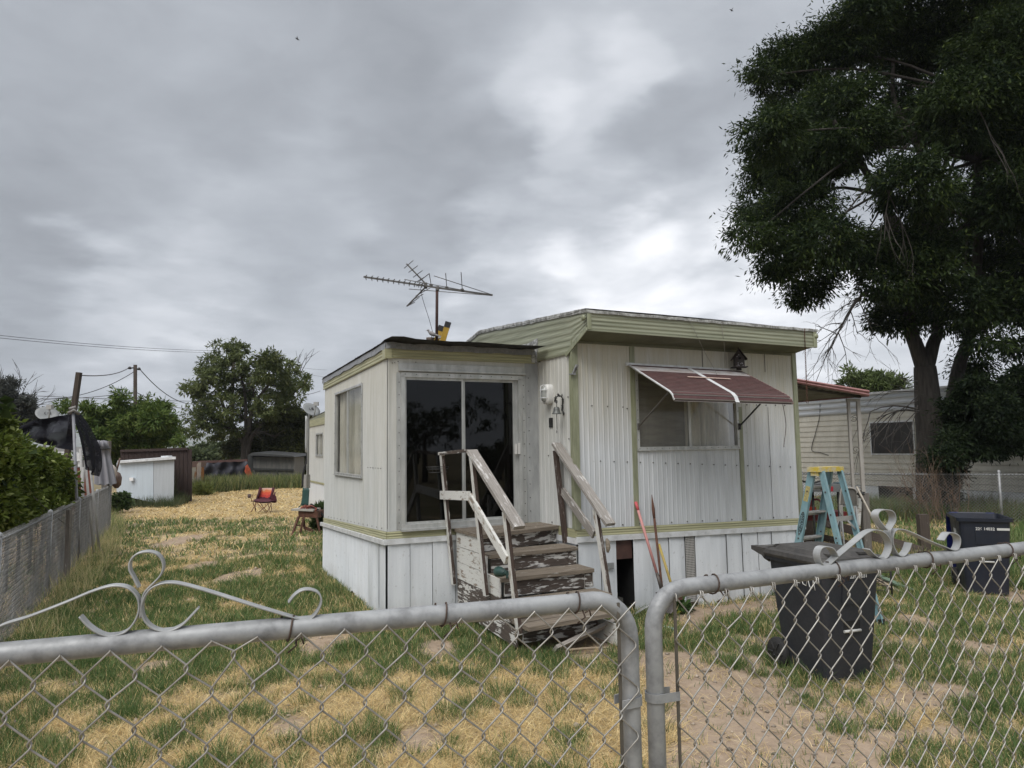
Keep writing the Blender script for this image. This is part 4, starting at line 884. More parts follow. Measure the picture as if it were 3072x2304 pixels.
def gate(P, ul, ur, name_lab, scroll_paths, ties, band_z, tens_u, mesh_args, left_curve, right_curve):
    g = thing('chain_link_gate', name_lab, 'gate', P.pt((ul+ur)/2, 0))
    rc = .10; pts = [P.pt(ul, .12), P.pt(ul, ZR-rc)]
    for k in range(1, 9): t = k/8*math.pi/2; pts.append(P.pt(ul+rc*(1-math.cos(t)), ZR-rc+rc*math.sin(t)))
    for u in np.linspace(ul+rc+.05, ur-rc-.05, 14): pts.append(P.pt(u, ZR+.001*math.sin(u*4)))
    for k in range(0, 9): t = k/8*math.pi/2; pts.append(P.pt(ur-rc+rc*math.sin(t), ZR-rc+rc*math.cos(t)))
    pts += [P.pt(ur, ZR-rc-.1), P.pt(ur, .12)]
    mb = MB(); mb.tube(pts, RT, 20); mb.tube([P.pt(ul, .14), P.pt(ur, .14)], RT*.9, 14); mb.build('frame', M_GALV, g)
    mb = MB()
    for path in scroll_paths: mb.strap(smooth(path, 5), P.n, .026, .0035)
    mb.build('scroll', mat('painted_silver_scroll', (.40, .41, .41), (.27, .28, .28), 14, rough=.4, metal=.2, bump=.08), g)
    chainlink(P, *mesh_args).build('chain_link_mesh', M_WIRE, g) if not isinstance(mesh_args, MB) else mesh_args.build('chain_link_mesh', M_WIRE, g)
    for u in tens_u:
        mb = MB(); mb.beam(P.pt(u, .2, .02), P.pt(u, ZR-.005, .02), .008, .004, side=P.e); mb.build('tension_bar', mat('dull_bar', (.16, .145, .12), (.11, .1, .085), 20, rough=.5, metal=.4), g)
    for z, up_, ub in band_z:
        mb = MB(); sgn = 1 if ub > up_ else -1; ring = [P.pt(up_+sgn*.0-sgn*math.cos(t)*(RT+.003), z, math.sin(t)*(RT+.003)) for t in np.linspace(-1.7, 1.7, 14)]
        mb.strap([P.pt(ub, z, -.015)]+ring+[P.pt(ub, z, .029)], UP, .022, .003); mb.build('brace_band', M_GALV, g)
    for u in ties:
        mb = MB(); pts = []
        for t in np.linspace(.3, 2*math.pi+1.2, 18): pts.append(P.pt(u+.004*t-.012, ZR+math.sin(t+1.2)*(RT+.003), math.cos(t+1.2)*(RT+.003)))
        pts += [P.pt(u+.02, ZR-.03, .03), P.pt(u+.004, ZR-.045, .02)]
        mb.tube(pts, .0022, 6); mb.tube([P.pt(u+.02, ZR-.02, .03), P.pt(u+.03, ZR-.012, .034), P.pt(u+.035, ZR-.028, .03)], .002, 5); mb.build('tie_wire', M_TIE, g)
    return g
def H_(*pts): return [GL.px('H', x, y) for x, y in pts]
def mir(P, pts, uc): return [P.pt(2*uc-((p-P.o).dot(P.e)), p.z) for p in pts]
arm = H_((1320, 535), (1270, 590), (1200, 655), (1110, 688), (1020, 668), (962, 610), (945, 540), (960, 470), (1000, 410), (1060, 378), (1130, 368), (1220, 380), (1400, 430), (1700, 525), (1960, 602), (2030, 617), (2090, 580), (2130, 500), (2115, 440), (2060, 415), (2000, 420), (1950, 455), (1915, 500))
arm2 = H_((535, 590), (600, 660), (680, 708), (750, 718), (840, 690), (900, 620), (928, 540), (915, 460), (860, 405), (790, 388), (715, 395), (600, 432), (450, 495), (200, 592), (0, 658))+mir(GL, arm[14:], .243)
loop = H_((925, 400), (890, 330), (865, 280), (870, 225), (910, 180), (980, 163), (1045, 178), (1082, 225), (1085, 280), (1060, 330), (1010, 382), (965, 430), (948, 490), (936, 600))
gate(GL, -.86, 1.346, 'left chain link gate whose silver scroll shows a loop between two long arms', [loop, arm, arm2], [.524, .862, 1.193, -.3], [(1.372, 1.346, 1.307), (.5, 1.346, 1.307)], [1.307, -.82],
     chainlink(GL, -.82, 1.31, 1.617, .16, .0885, .106, .028, .0021, .0035, 3, False, 6, .0437, [(.42, 1.555, .04, .0, .016), (.39, 1.5, .04, .01, 0)]), 0, 0)
def F_(*pts): return [GR.px('F', x, y) for x, y in pts]
loop = F_((1052, 1352), (1015, 1310), (982, 1262), (975, 1222), (1000, 1192), (1050, 1186), (1098, 1200), (1120, 1240), (1118, 1285), (1095, 1325), (1078, 1360), (1082, 1410), (1090, 1480))
larm = F_((645, 1575), (612, 1512), (562, 1492), (512, 1502), (492, 1560), (512, 1630), (560, 1648), (650, 1572), (800, 1448), (890, 1375), (965, 1352), (1035, 1380), (1078, 1440), (1086, 1500), (1058, 1570), (1018, 1592), (960, 1568), (900, 1510))
rarm = F_((1252, 1460), (1232, 1520), (1192, 1566), (1150, 1560), (1110, 1500), (1098, 1425), (1118, 1362), (1165, 1346), (1250, 1370), (1400, 1440), (1520, 1488), (1620, 1522), (1655, 1470), (1650, 1410), (1610, 1380), (1560, 1382), (1520, 1440))
gate(GR, -.138, 1.66, 'right chain link gate whose silver scroll stands before the black bin', [loop, larm, rarm], [.055, .508, .922, 1.334], [(1.353, -.138, -.082), (.5, -.138, -.082)], [-.082, 1.62],
     chainlink(GR, -.085, 1.63, 1.607, .16, .0837, .108, .028, .0021, .003, 8, True, 6, .0, [(.13, 1.585, .05, .012, -.012)]), 0, 0)
# ================================================================ wheeled bins
M_BIN = mat('dark_navy_plastic', (.022, .025, .034), (.016, .018, .024), 5, rough=.5, bump=.05, fine=(50, .25, (.07, .07, .065)))
M_BIN2 = mat('dark_blue_plastic', (.016, .021, .036), (.012, .015, .026), 5, rough=.45, fine=(40, .2, (.05, .05, .05)))
M_LID = mat('faded_black_lid', (.055, .053, .05), (.035, .034, .033), 3, rough=.6, bump=.08, fine=(25, .35, (.12, .11, .10)))
M_BLUE = mat('blue_lid', (.008, .014, .11), (.006, .01, .08), 6, rough=.45)
M_TEXT = mat('white_print', (.6, .6, .58))
def text_part(txt, size, org, ax, upv, parent, name='lettering', m=None, ext=.001, shear=0, bold=0):
    cu = bpy.data.curves.new(name, 'FONT'); cu.body = txt; cu.size = size; cu.extrude = ext; cu.shear = shear; cu.offset = bold; cu.align_x = 'CENTER'; cu.align_y = 'CENTER'
    t = bpy.data.objects.new('tmp_text', cu); C.objects.link(t); bpy.context.view_layer.update()
    me = bpy.data.meshes.new_from_object(t.evaluated_get(bpy.context.evaluated_depsgraph_get())); bpy.data.objects.remove(t)
    ax = Vector(ax).normalized(); upv = Vector(upv).normalized(); n = ax.cross(upv)
    o3 = Vector((0, 0, 0)); p = parent
    while p is not None: o3 = o3+p.location; p = p.parent
    R = Matrix((ax, upv, n)).transposed().to_4x4(); me.transform(Matrix.Translation(Vector(org)-o3) @ R)
    me.materials.clear(); me.materials.append(m or M_TEXT); o = bpy.data.objects.new(name, me); C.objects.link(o); o.parent = parent; return o
def bin_(c, fd, lab, mbody, lid_open, grp='wheeled bins'):
    """fd: horizontal direction of the front face"""
    fd = Vector(fd).normalized(); sd_ = Vector((-fd.y, fd.x, 0))    # sd_: towards the right of the front, seen from the front: left-hand
    c = Vector(c); th = thing('wheeled_bin', lab, 'bin', c, grp)
    def q(s_, f, z): return c+sd_*s_+fd*f+UP*z
    def ring(z, hs, f0, f1, rad_=.05, n=4):
        out_ = []
        for (sx, fx, a0) in ((1, 1, 0), (-1, 1, 90), (-1, -1, 180), (1, -1, 270)):
            ff = f1 if fx > 0 else f0
            for k in range(n+1):
                a = math.radians(a0+90*k/n); out_.append(q(sx*(hs-rad_)+rad_*math.cos(a), ff-fx*rad_+rad_*math.sin(a), z))
        return out_+[out_[0]]
    mb = MB(); rows = [ring(.02, .24, -.22, .27), ring(.12, .245, -.24, .28), ring(.30, .255, -.30, .30), ring(.55, .268, -.33, .325), ring(.80, .28, -.355, .35), ring(.96, .288, -.37, .365)]
    mb.grid(rows); mb.face(list(reversed(rows[0][:-1])))
    body = mb.build('body', mbody, th)
    mb = MB(); mb.grid([ring(.955, .29, -.372, .367), ring(.955, .315, -.395, .392), ring(1.0, .32, -.40, .397), ring(1.0, .295, -.375, .372), ring(.80, .27, -.34, .335)], sm=False)
    mb.build('rim', mbody, body)
    # front recess, catch bar pocket
    mb = MB()
    def fface(z): return lerp(.27, .365, (z-.02)/.94)
    for (s0, s1, z0, z1, d) in ((-.11, .11, .66, .84, .012),):
        mb.slab(q(s0, fface(z0)-.01, z0), q(s1, fface(z0)-.01, z0), q(s1, fface(z1)-.01, z1), q(s0, fface(z1)-.01, z1), fd*(d+.01))
    mb.build('front_panel', mbody, body)
    mb = MB(); mb.slab(q(-.085, fface(.42)-.03, .42), q(.085, fface(.42)-.03, .42), q(.085, fface(.52)-.03, .52), q(-.085, fface(.52)-.03, .52), fd*.034); mb.build('bar_pocket', M_DARK, body)
    mb = MB(); mb.tube([q(-.085, fface(.43)+.012, .435), q(.085, fface(.43)+.012, .435)], .012, 10); mb.build('catch_bar', mat('pale_bar', (.5, .5, .48), rough=.4), body)
    for s_ in (-.27, .27):
        mb = MB(); w0 = q(s_-.03, -.30, .13); mb.lathe(w0, [(.001, -.0), (.06, .0), (.125, .004), (.13, .02), (.13, .045), (.12, .06), (.06, .055), (.001, .05)], sd_, 24); wh = mb.build('wheel', mat('black_rubber', (.02, .02, .02), rough=.75), th)
        mb = MB(); mb.lathe(w0+sd_*(-.004 if s_ < 0 else .058), [(.03, 0), (.03, .008), (.001, .008)], sd_, 12)
        for k in range(6):
            a = k*math.pi/3; d = fd*math.cos(a)+UP*math.sin(a); mb.beam(w0+sd_*(-.004 if s_ < 0 else .06)+d*.03, w0+sd_*(-.004 if s_ < 0 else .06)+d*.10, .014, .008, side=sd_)
        mb.build('hub', mat('black_hub', (.03, .03, .03)), wh)
    mb = MB(); mb.tube([q(-.28, -.30, .13), q(.28, -.30, .13)], .012, 8); mb.build('axle', M_GALV, th)
    mb = MB(); mb.tube(smooth([q(-.25, -.38, .93), q(-.24, -.46, .985), q(.24, -.46, .985), q(.25, -.38, .93)], 4), .018, 8); mb.build('handle', mbody, th)
    # lid
    if not lid_open:
        mb = MB(); mb.grid([ring(.985, .325, -.41, .40, .06), ring(1.01, .335, -.415, .415, .06), ring(1.045, .325, -.40, .405, .07), ring(1.05, .27, -.34, .34, .07), ring(1.085, .24, -.30, .28, .07), ring(1.095, .20, -.26, .24, .07), ring(1.095, .01, -.01, .01, .004)], sm=False)
        for s_ in (-.16, .16): mb.slab(q(s_-.06, -.30, 1.07), q(s_+.06, -.30, 1.07), q(s_+.06, .34, 1.06), q(s_-.06, .34, 1.06), UP*.018)
        mb.slab(q(-.20, -.44, 1.0), q(.20, -.44, 1.0), q(.20, -.36, 1.05), q(-.20, -.36, 1.05), UP*.03)
        ld_ = mb.build('lid', M_LID, th)
        mb = MB()
        for s_ in (-1, 1): mb.hexa([q(s_*.33, -.36, 1.05), q(s_*.33, -.36, .97), q(s_*.27, -.36, .97), q(s_*.27, -.36, 1.05), q(s_*.345, -.53, 1.055), q(s_*.345, -.53, 1.02), q(s_*.28, -.53, 1.02), q(s_*.28, -.53, 1.055)])
        mb.tube([q(-.32, -.51, 1.035), q(.32, -.51, 1.035)], .018, 8); mb.build('lid_hinge', M_LID, ld_)
    else:
        mb = MB(); rows = []
        for k in range(9):
            t = k/8; z = .97-.74*t; b_ = -.43-.05*math.sin(math.pi*t)-.05*t
            rows.append([q(s_*.31, b_+.04*(1-abs(s_)**3)*-1, z) for s_ in np.linspace(-1, 1, 9)])
        mb.grid(rows); mb.grid([[p-fd*.012 for p in reversed(r)] for r in rows]); ld_ = mb.build('lid', M_BLUE, th)
        mb = MB()
        for s_ in (-.22, .22): mb.tube([q(s_-.05, -.42, .99), q(s_+.05, -.42, .99)], .018, 8)
        mb.build('lid_hinge', M_BLUE, ld_)
        mb = MB(); mb.face([p-UP*.02 for p in ring(.32, .245, -.29, .29)[:-1]]); mb.build('inside_bottom', M_DARK, body)
    return th, q, sd_, fd, fface, body
th, q, sd_, fd, ff, body = bin_((2.72, 6.42, 0), (.30, -.954, 0), 'black wheeled bin with closed lid just behind the right gate', M_BIN, False)
# chalky hand-drawn W on its left side, serial number in front; sd_ points to the viewer's right seen from the front
def side_pt(f, z): return q(-(.24+(z/.96)*.048)-.003, f, z)
mb = MB(); zz = [side_pt(f, z) for f, z in ((-.03, .86), (.0, .80), (.05, .80), (.07, .86), (.09, .80), (.13, .79), (.155, .86), (.17, .79), (.2, .78), (.22, .85), (.235, .77))]
mb.tube(zz, .0045, 5); mb.build('hand_drawn_letters', M_TEXT, body)
text_part('228 14031', .042, q(.06, ff(.885)+.004, .885), sd_, UP, body, 'serial_number', bold=.001)
th, q, sd_, fd, ff, body = bin_((6.26, 9.72, 0), (-.38, -.925, 0), 'dark blue bin with its blue lid hanging open, standing far right on bare dirt', M_BIN2, True)
text_part('226 14032', .05, q(-.0, ff(.86)+.004, .86), sd_, UP, body, 'serial_number', bold=.0012)
mb = MB(); mb.slab(q(.13, ff(.86)+.002, .845), q(.27, ff(.86)+.002, .845), q(.27, ff(.88)+.002, .875), q(.13, ff(.88)+.002, .875), fd*.002); mb.build('sticker', M_TEXT, body)
text_part('W', .16, q(-(.24+.76/.96*.048)-.006, .07-.07, .76), fd, UP, body, 'letter_w', bold=.006, m=mat('grey_white_print', (.55, .56, .55)))
text_part('M', .14, q(-(.24+.75/.96*.048)-.006, .07+.075, .75), fd, UP, body, 'letter_m', bold=.001, m=mat('grey_print', (.22, .25, .24)))

# ================================================================ step ladder
Aax = Vector((.868, .497, 0)); Dax = Vector((-.497, .868, 0)); LC0 = Vector((3.63, 8.33, 0)); LH = 1.72
sl = thing('step_ladder', 'pale blue step ladder with a yellow top, standing between house corner and black bin', 'step ladder', LC0)
M_LB = mat('pale_blue_fibreglass', (.20, .335, .37), (.15, .265, .30), 5, (1, 1, .5), .5, fine=(30, .3, (.35, .42, .42)))
M_LS = mat('ladder_aluminium', (.42, .42, .41), (.3, .3, .29), 20, rough=.4, metal=.35)
def lp(a, d, z): return LC0+Aax*a+Dax*d+UP*z
def frail(s_, z): return lp(s_*lerp(.23, .165, z/LH), lerp(.49, .055, z/LH), z)
def rrail(s_, z): return lp(s_*lerp(.21, .175, z/LH), lerp(-.45, -.06, z/LH), z)
for s_ in (-1, 1):
    for fn, w_ in ((frail, .085), (rrail, .06)):
        mb = MB(); a, b = fn(s_, .02), fn(s_, LH-.04); mb.beam(a, b, w_, .006, side=Dax)
        d = (b-a).normalized(); sdv = (Dax-d*Dax.dot(d)).normalized()
        for e in (-1, 1): mb.beam(a+sdv*(e*w_/2)-Aax*(s_*.014), b+sdv*(e*w_/2)-Aax*(s_*.014), .005, .03, side=sdv)
        r = mb.build('rail', M_LB, sl)
        mb = MB(); mb.beam(fn(s_, .0), fn(s_, .06), w_+.012, .04, side=Dax); mb.build('foot', M_BLACK, r)
        mb = MB(); k = 0
        for z in (.28, .33, .6, .9, .95, 1.2, 1.45): 
            cc = fn(s_, z); mb.tube([cc-Aax*.012, cc+Aax*.012], .009, 8)
        mb.build('rivet', M_SCREW, r)
for k in range(5):
    z = .3*(k+1); mb = MB(); mb.beam(frail(-1, z), frail(1, z), .085, .02, side=Dax); mb.beam(frail(-1, z)+Dax*.04-UP*.02, frail(1, z)+Dax*.04-UP*.02, .006, .045, side=Dax); mb.build('step', M_LS, sl)
for z in (.35, .75, 1.15):
    mb = MB(); mb.beam(rrail(-1, z), rrail(1, z), .01, .05, side=Dax)
    for s_ in (-1, 1): mb.beam(rrail(s_, z-.13)-Aax*(s_*.01), rrail(s_, z)-Aax*(s_*.11)-UP*.02, .004, .022, side=Dax)
    mb.build('rear_brace', M_LS, sl)
for s_ in (-1, 1):
    mb = MB(); mb.beam(frail(s_, .55)+Aax*s_*.012, rrail(s_, .5)+Aax*s_*.012, .004, .025, side=Aax); mb.build('spreader', M_LS, sl)
mb = MB()
mb.slab(lp(-.215, -.085, LH-.045), lp(.215, -.085, LH-.045), lp(.215, .085, LH-.045), lp(-.215, .085, LH-.045), UP*.055)
mb.slab(lp(-.2, -.05, LH-.09), lp(-.17, -.05, LH-.09), lp(-.17, .05, LH-.09), lp(-.2, .05, LH-.09), UP*.05)
mb.build('top_cap', mat('worn_yellow_cap', (.55, .42, .05), (.5, .46, .33), 12, rough=.55, thr=(.42, .6), fine=(40, .3, (.3, .22, .1))), sl)
d_ = (frail(-1, 1)-frail(-1, .5)).normalized(); fo = -Aax
mb = MB(); cc = frail(-1, 1.08)+fo*.0045; pts = [cc+d_*(.13*math.cos(t))+d_.cross(fo).normalized()*(.030*math.sin(t)) for t in np.linspace(0, 2*math.pi, 25)[:-1]]; mb.tube(pts, .003, 4, closed=True); mb.build('oval_badge', M_BLACK, sl)
text_part('WERNER', .055, cc+fo*.001, -d_, fo.cross(-d_), sl, 'badge_lettering', m=M_BLACK)
mb = MB(); c2 = frail(-1, 1.42)+fo*.004; s2 = d_.cross(fo).normalized(); mb.slab(c2-d_*.09-s2*.03, c2+d_*.09-s2*.03, c2+d_*.09+s2*.03, c2-d_*.09+s2*.03, fo*.001); mb.build('warning_label', mat('yellow_label', (.5, .42, .15), (.25, .22, .12), 50), sl)
mb = MB(); c2 = frail(-1, .47)+fo*.004; mb.slab(c2-d_*.1-s2*.03, c2+d_*.1-s2*.03, c2+d_*.1+s2*.03, c2-d_*.1+s2*.03, fo*.001); mb.build('spec_label', mat('white_label', (.5, .5, .48), (.15, .15, .15), 60), sl)

# ================================================================ behind the ladder
M_RAILW = mat_peel('dark_rail_wood', (.45, .44, .42), (.045, .032, .026), (.09, .07, .055), .12)
M_GREYW = mat_peel('grey_wood', (.5, .5, .48), (.10, .09, .08), (.2, .18, .16), .12)
ra, rb = dep('P', 190, 1010, 14.0), dep('P', 2160, 1640, 12.3)
fence = thing('low_rail_fence', 'low dark wooden rail fence sagging behind the step ladder', 'fence', Vector((rb.x, rb.y, 0)))
for (x0, y0, Y0, x1, y1, Y1, w_) in ((190, 990, 14, 640, 1190, 13.5, .16), (640, 1180, 13.5, 2150, 1625, 12.4, .15), (190, 1320, 13.5, 900, 1500, 13.0, .12)):
    mb = MB(); mb.beam(dep('P', x0, y0, Y0), dep('P', x1, y1, Y1), .04, w_, side=Vector((.2, -1, 0))); mb.build('fence_rail', M_RAILW, fence)
wp = gnd('P', 2110, 1640, 0)
wpost = dep('P', 2130, 1600, 12.9)
mb = MB(); top = dep('P', 2140, 1010, 12.9); mb.beam(Vector((top.x, top.y, 0)), top, .17, .12); mb.build('fence_post', M_RAILW, fence)
mb = MB(); t_ = dep('P', 230, 1060, 13.6); mb.beam(Vector((t_.x, t_.y, 0)), t_, .16, .1); mb.build('fence_post', M_RAILW, fence)
# old grey post with a white board and hub
gp = thing('grey_gate_post', 'grey weathered post with a flaking white board beside the folding chair', 'post', Vector((dep('P', 1180, 1300, 11).x, 11, 0)))
t_ = dep('P', 1170, 660, 11); mb = MB(); mb.beam(Vector((t_.x, t_.y, 0)), t_, .11, .09); mb.build('post', M_GREYW, gp)
mb = MB(); mb.slab(dep('P', 1045, 735, 10.9), dep('P', 1140, 755, 10.9), dep('P', 1115, 1190, 10.9), dep('P', 1065, 1240, 10.9), Vector((0, .03, 0))); mb.build('white_board', M_PW, gp)
mb = MB(); mb.tube([dep('P', 1070, 690, 10.8), dep('P', 1100, 650, 10.8), dep('P', 1150, 670, 10.8), dep('P', 1165, 690, 10.8)], .025, 7); mb.lathe(dep('P', 1155, 780, 10.85), [(.03, 0), (.025, .03), (.001, .035)], (0, -1, 0), 10); mb.build('latch_iron', M_IRON, gp)
wire('leaning_pole', [dep('P', 1050, 555, 10.7), dep('P', 1410, 1260, 10.3)], .017, 'long pale pole leaning against the grey weathered post', 'pole', mat('pale_pole', (.42, .38, .32), (.3, .27, .22), 20))
fc = thing('folding_chair', 'grey folding chair seen from behind the step ladder', 'chair', Vector((dep('P', 950, 1200, 10.9).x, 10.9, 0)))
mb = MB(); P_ = smooth([dep('P', 760, 870, 10.9), dep('P', 790, 600, 10.9), dep('P', 860, 575, 10.9), dep('P', 980, 580, 10.9), dep('P', 1045, 630, 10.9), dep('P', 1055, 740, 10.9), dep('P', 1060, 870, 10.9)], 5)
mb.prism(P_, Vector((0, .03, 0))); mb.build('backrest', mat('grey_plastic', (.15, .14, .125), (.11, .105, .095), 4, rough=.6), fc)
mb = MB(); mb.tube([p+Vector((0, -.012, 0)) for p in P_], .014, 6); mb.build('frame', mat('pale_grey_tube', (.36, .34, .31), rough=.5), fc)
mb = MB(); mb.slab(dep('P', 760, 880, 10.9), dep('P', 1060, 880, 10.9), dep('P', 1060, 860, 11.3), dep('P', 760, 860, 11.3), UP*.03); mb.build('seat', M_GREYP, fc)
for x in (780, 1040):
    for dy in (0, .42):
        mb = MB(); t_ = dep('P', x, 870, 10.9+dy); mb.tube([t_, Vector((t_.x, t_.y+(.1 if dy else -.1), 0))], .013, 6); mb.build('leg', M_GREYP, fc)
hs = MB()
for k in range(5):
    r_ = .35+.05*k; hs.tube(smooth([dep('P', 770+10*k, 860, 10.7), dep('P', 780+10*k, 980+20*k, 10.6), dep('P', 850, 1080+12*k, 10.6), dep('P', 960, 1100+10*k-60, 10.65)], 5), .011, 6)
tag(hs.build('garden_hose', mat('grey_hose', (.2, .19, .17)), loc=dep('P', 850, 1080, 10.6)), 'grey garden hose looping below the folding chair', 'hose')
# junk cart: grey tub, red container, red mower parts
jk = thing('utility_cart', 'grey utility cart with a red side box behind the step ladder', 'cart', Vector((dep('P', 450, 700, 12).x, 12, 0)))
mb = MB(); a = dep('P', 300, 640, 11.9); b = dep('P', 760, 640, 11.9); mb.slab(dep('P', 300, 640, 11.9), dep('P', 780, 640, 11.9), dep('P', 780, 515, 11.9), dep('P', 300, 500, 11.9), Vector((.15, .5, 0))); mb.build('tub', mat('grey_tub', (.17, .18, .18), (.12, .13, .13), 5), jk)
mb = MB(); mb.slab(dep('P', 470, 628, 11.85), dep('P', 640, 628, 11.85), dep('P', 640, 548, 11.85), dep('P', 470, 545, 11.85), Vector((0, -.05, 0))); mb.build('red_box', mat('red_paint', (.38, .02, .03), (.3, .02, .03), 8, rough=.4), jk)
mb = MB(); mb.tube([dep('P', 545, 575, 11.78), dep('P', 555, 610, 11.78), dep('P', 575, 575, 11.78), dep('P', 590, 612, 11.78)], .012, 5); mb.build('white_mark', M_TEXT, jk)
mb = MB()
for x in (320, 740): t_ = dep('P', x, 640, 12.1); mb.tube([t_, Vector((t_.x, t_.y, 0))], .02, 6)
mb.tube([dep('P', 120, 450, 11.9), dep('P', 300, 500, 11.8), dep('P', 520, 440, 11.9), dep('P', 640, 430, 11.9)], .016, 6); mb.build('cart_frame', M_IRON, jk)
mb = MB(); mb.slab(dep('P', 750, 580, 12), dep('P', 850, 575, 12), dep('P', 850, 480, 12), dep('P', 750, 490, 12), Vector((0, .2, 0))); mb.build('blue_grey_box', mat('blue_grey_box', (.09, .14, .16)), jk)
mw = thing('red_mower', 'small red mower with an orange tank low behind the step ladder', 'mower', Vector((dep('P', 330, 900, 12.6).x, 12.6, 0)))
mb = MB(); c = dep('P', 330, 980, 12.6); mb.slab(c+Vector((-.45, -.2, -.12)), c+Vector((.5, -.2, -.12)), c+Vector((.5, .3, -.12)), c+Vector((-.45, .3, -.12)), UP*.14); mb.build('deck', mat('dark_red', (.16, .015, .015), (.1, .01, .01), 8), mw)
mb = MB(); mb.lathe(dep('P', 360, 860, 12.5), [(.10, -.0), (.12, .02), (.12, .06), (.09, .08)], (0, -1, 0), 16); mb.build('flywheel_cover', mat('faded_red', (.3, .05, .06)), mw)
mb = MB(); mb.box(dep('P', 295, 945, 12.3), .13, .1, .12); mb.build('fuel_tank', mat('orange_red', (.6, .06, .02)), mw)
for x in (220, 450):
    mb = MB(); c = dep('P', x, 1100, 12.5); mb.lathe(Vector((c.x, 12.4, .14)), [(.001, 0), (.13, .0), (.14, .02), (.13, .05), (.001, .05)], (0, 1, 0), 18); mb.build('wheel', M_BLACK, mw)
mb = MB(); mb.tube([dep('P', 210, 920, 12.6), dep('P', 400, 990, 12.6), dep('P', 440, 960, 12.6), dep('P', 480, 760, 12.7)], .02, 6); mb.build('handle', M_IRON, mw)
bb = MB(); P_ = smooth([dep('P', 1180, 640, 11.4), dep('P', 1240, 700, 11.4), dep('P', 1255, 800, 11.4), dep('P', 1240, 880, 11.4), dep('P', 1190, 870, 11.4)], 4); bb.prism(P_, Vector((0, .2, 0)))
tag(bb.build('rubber_mudflap', M_BLACK, loc=dep('P', 1220, 880, 11.4)), 'black rubber sheet hanging behind the grey weathered post', 'rubber sheet')
# boards on the ground right of the black bin
a, b = gnd('G', 870, 300, .03), gnd('G', 1110, 405, .03)
mb = MB(); mb.slab(a, b, b+Vector((-.1, .28, .02)), a+Vector((-.1, .28, .02)), UP*.02); tag(mb.build('green_board', mat('green_board', (.17, .25, .18), (.12, .18, .13), 7), loc=a), 'pale green board lying in the grass right of the black bin', 'board')
a, b = gnd('G', 860, 330, .02), gnd('G', 1060, 440, .02)
mb = MB(); mb.slab(a, b, b+Vector((-.05, .33, .01)), a+Vector((-.05, .33, .01)), UP*.02); tag(mb.build('plywood_board', mat('tan_board', (.33, .27, .2), (.24, .19, .14), 5), loc=a), 'tan plank lying beside the pale green board', 'board')
mb = MB(); c = gnd('G', 905, 470, 0)
for k in range(7):
    z = .12+.055*k; mb.tube([c+Vector((-.12, 0, z)), c+Vector((.1, .02, z))], .005, 4)
mb.tube([c+Vector((.1, .02, 0)), c+Vector((.1, .02, .62))], .012, 6); mb.tube([c+Vector((-.12, 0, .1)), c+Vector((-.12, 0, .55))], .008, 5); mb.tube(smooth([c+Vector((.1, .02, .5)), c+Vector((-.02, .0, .42)), c+Vector((-.12, 0, .3)), c+Vector((0, 0, .2)), c+Vector((.1, .02, .12))], 4), .008, 5)
tag(mb.build('wire_rack', M_IRON, loc=c), 'small black wire rack standing in the grass right of the black bin', 'rack')

# ================================================================ carport awning with its lattice post
cp = thing('carport_awning', 'low carport roof with a faded red edge and a curly lattice post', 'carport', RS.pt(2.0, 0))
def cpt(e, b, z): return Vector((3.957, 9.886, 0))+E3*e+B3*b+UP*z
y0 = 12.4
fa, fb_, fc_, fd_ = dep('F', 312, 95, 11.3), dep('F', 925, 195, 12.35), dep('F', 925, 248, 12.35), dep('F', 312, 136, 11.3)
M_CPR = mat('faded_red_edge', (.36, .19, .18), (.27, .13, .125), 9, (1, 1, 1), .6); M_CPW = mat('carport_underside', (.26, .25, .22), (.2, .19, .17), 5, (1, 1, 1), .7)
mb = MB(); rows = []
for t in np.linspace(0, 1, 5): rows += [[lerp(fd_, fa, t)+Vector((.01, -.02, 0))*(1 if int(t*4) % 2 else 0), lerp(fc_, fb_, t)+Vector((.01, -.02, 0))*(1 if int(t*4) % 2 else 0)]]
mb.grid(rows, sm=False)
mb.slab(fb_, fc_, fc_+B3*4.5, fb_+B3*4.5, Vector((-.02, -.01, 0))); mb.build('fascia', M_CPR, cp)
mb = MB(); n = 26; rows = []
for (o, dz) in ((0, 0), (4.5, -.02)): rows.append([lerp(fd_, fc_, k/n)-E3*.6*(1-k/n)+B3*o+UP*(.02+dz+(.02 if k % 2 else 0)) for k in range(n+1)])
mb.grid(rows, sm=False)
rows = [[p+UP*.03 for p in r] for r in rows]; mb.grid(rows, sm=False); mb.build('roof_sheet', M_CPW, cp)
mb = MB(); g0, g1 = lerp(fd_, fc_, 0)-E3*.4, fc_; mb.beam(g0+B3*4.4-UP*.05, g1+B3*4.4-UP*.05, .06, .10); mb.build('beam', mat('dark_beam', (.05, .045, .04)), cp); mb = MB(); mb.beam(fd_+B3*.2+E3*.0-UP*.02, dep('F', 850, 258, 12.5)+UP*.02, .06, .05); mb.build('beam', mat('dark_beam', (.05, .045, .04)), cp)
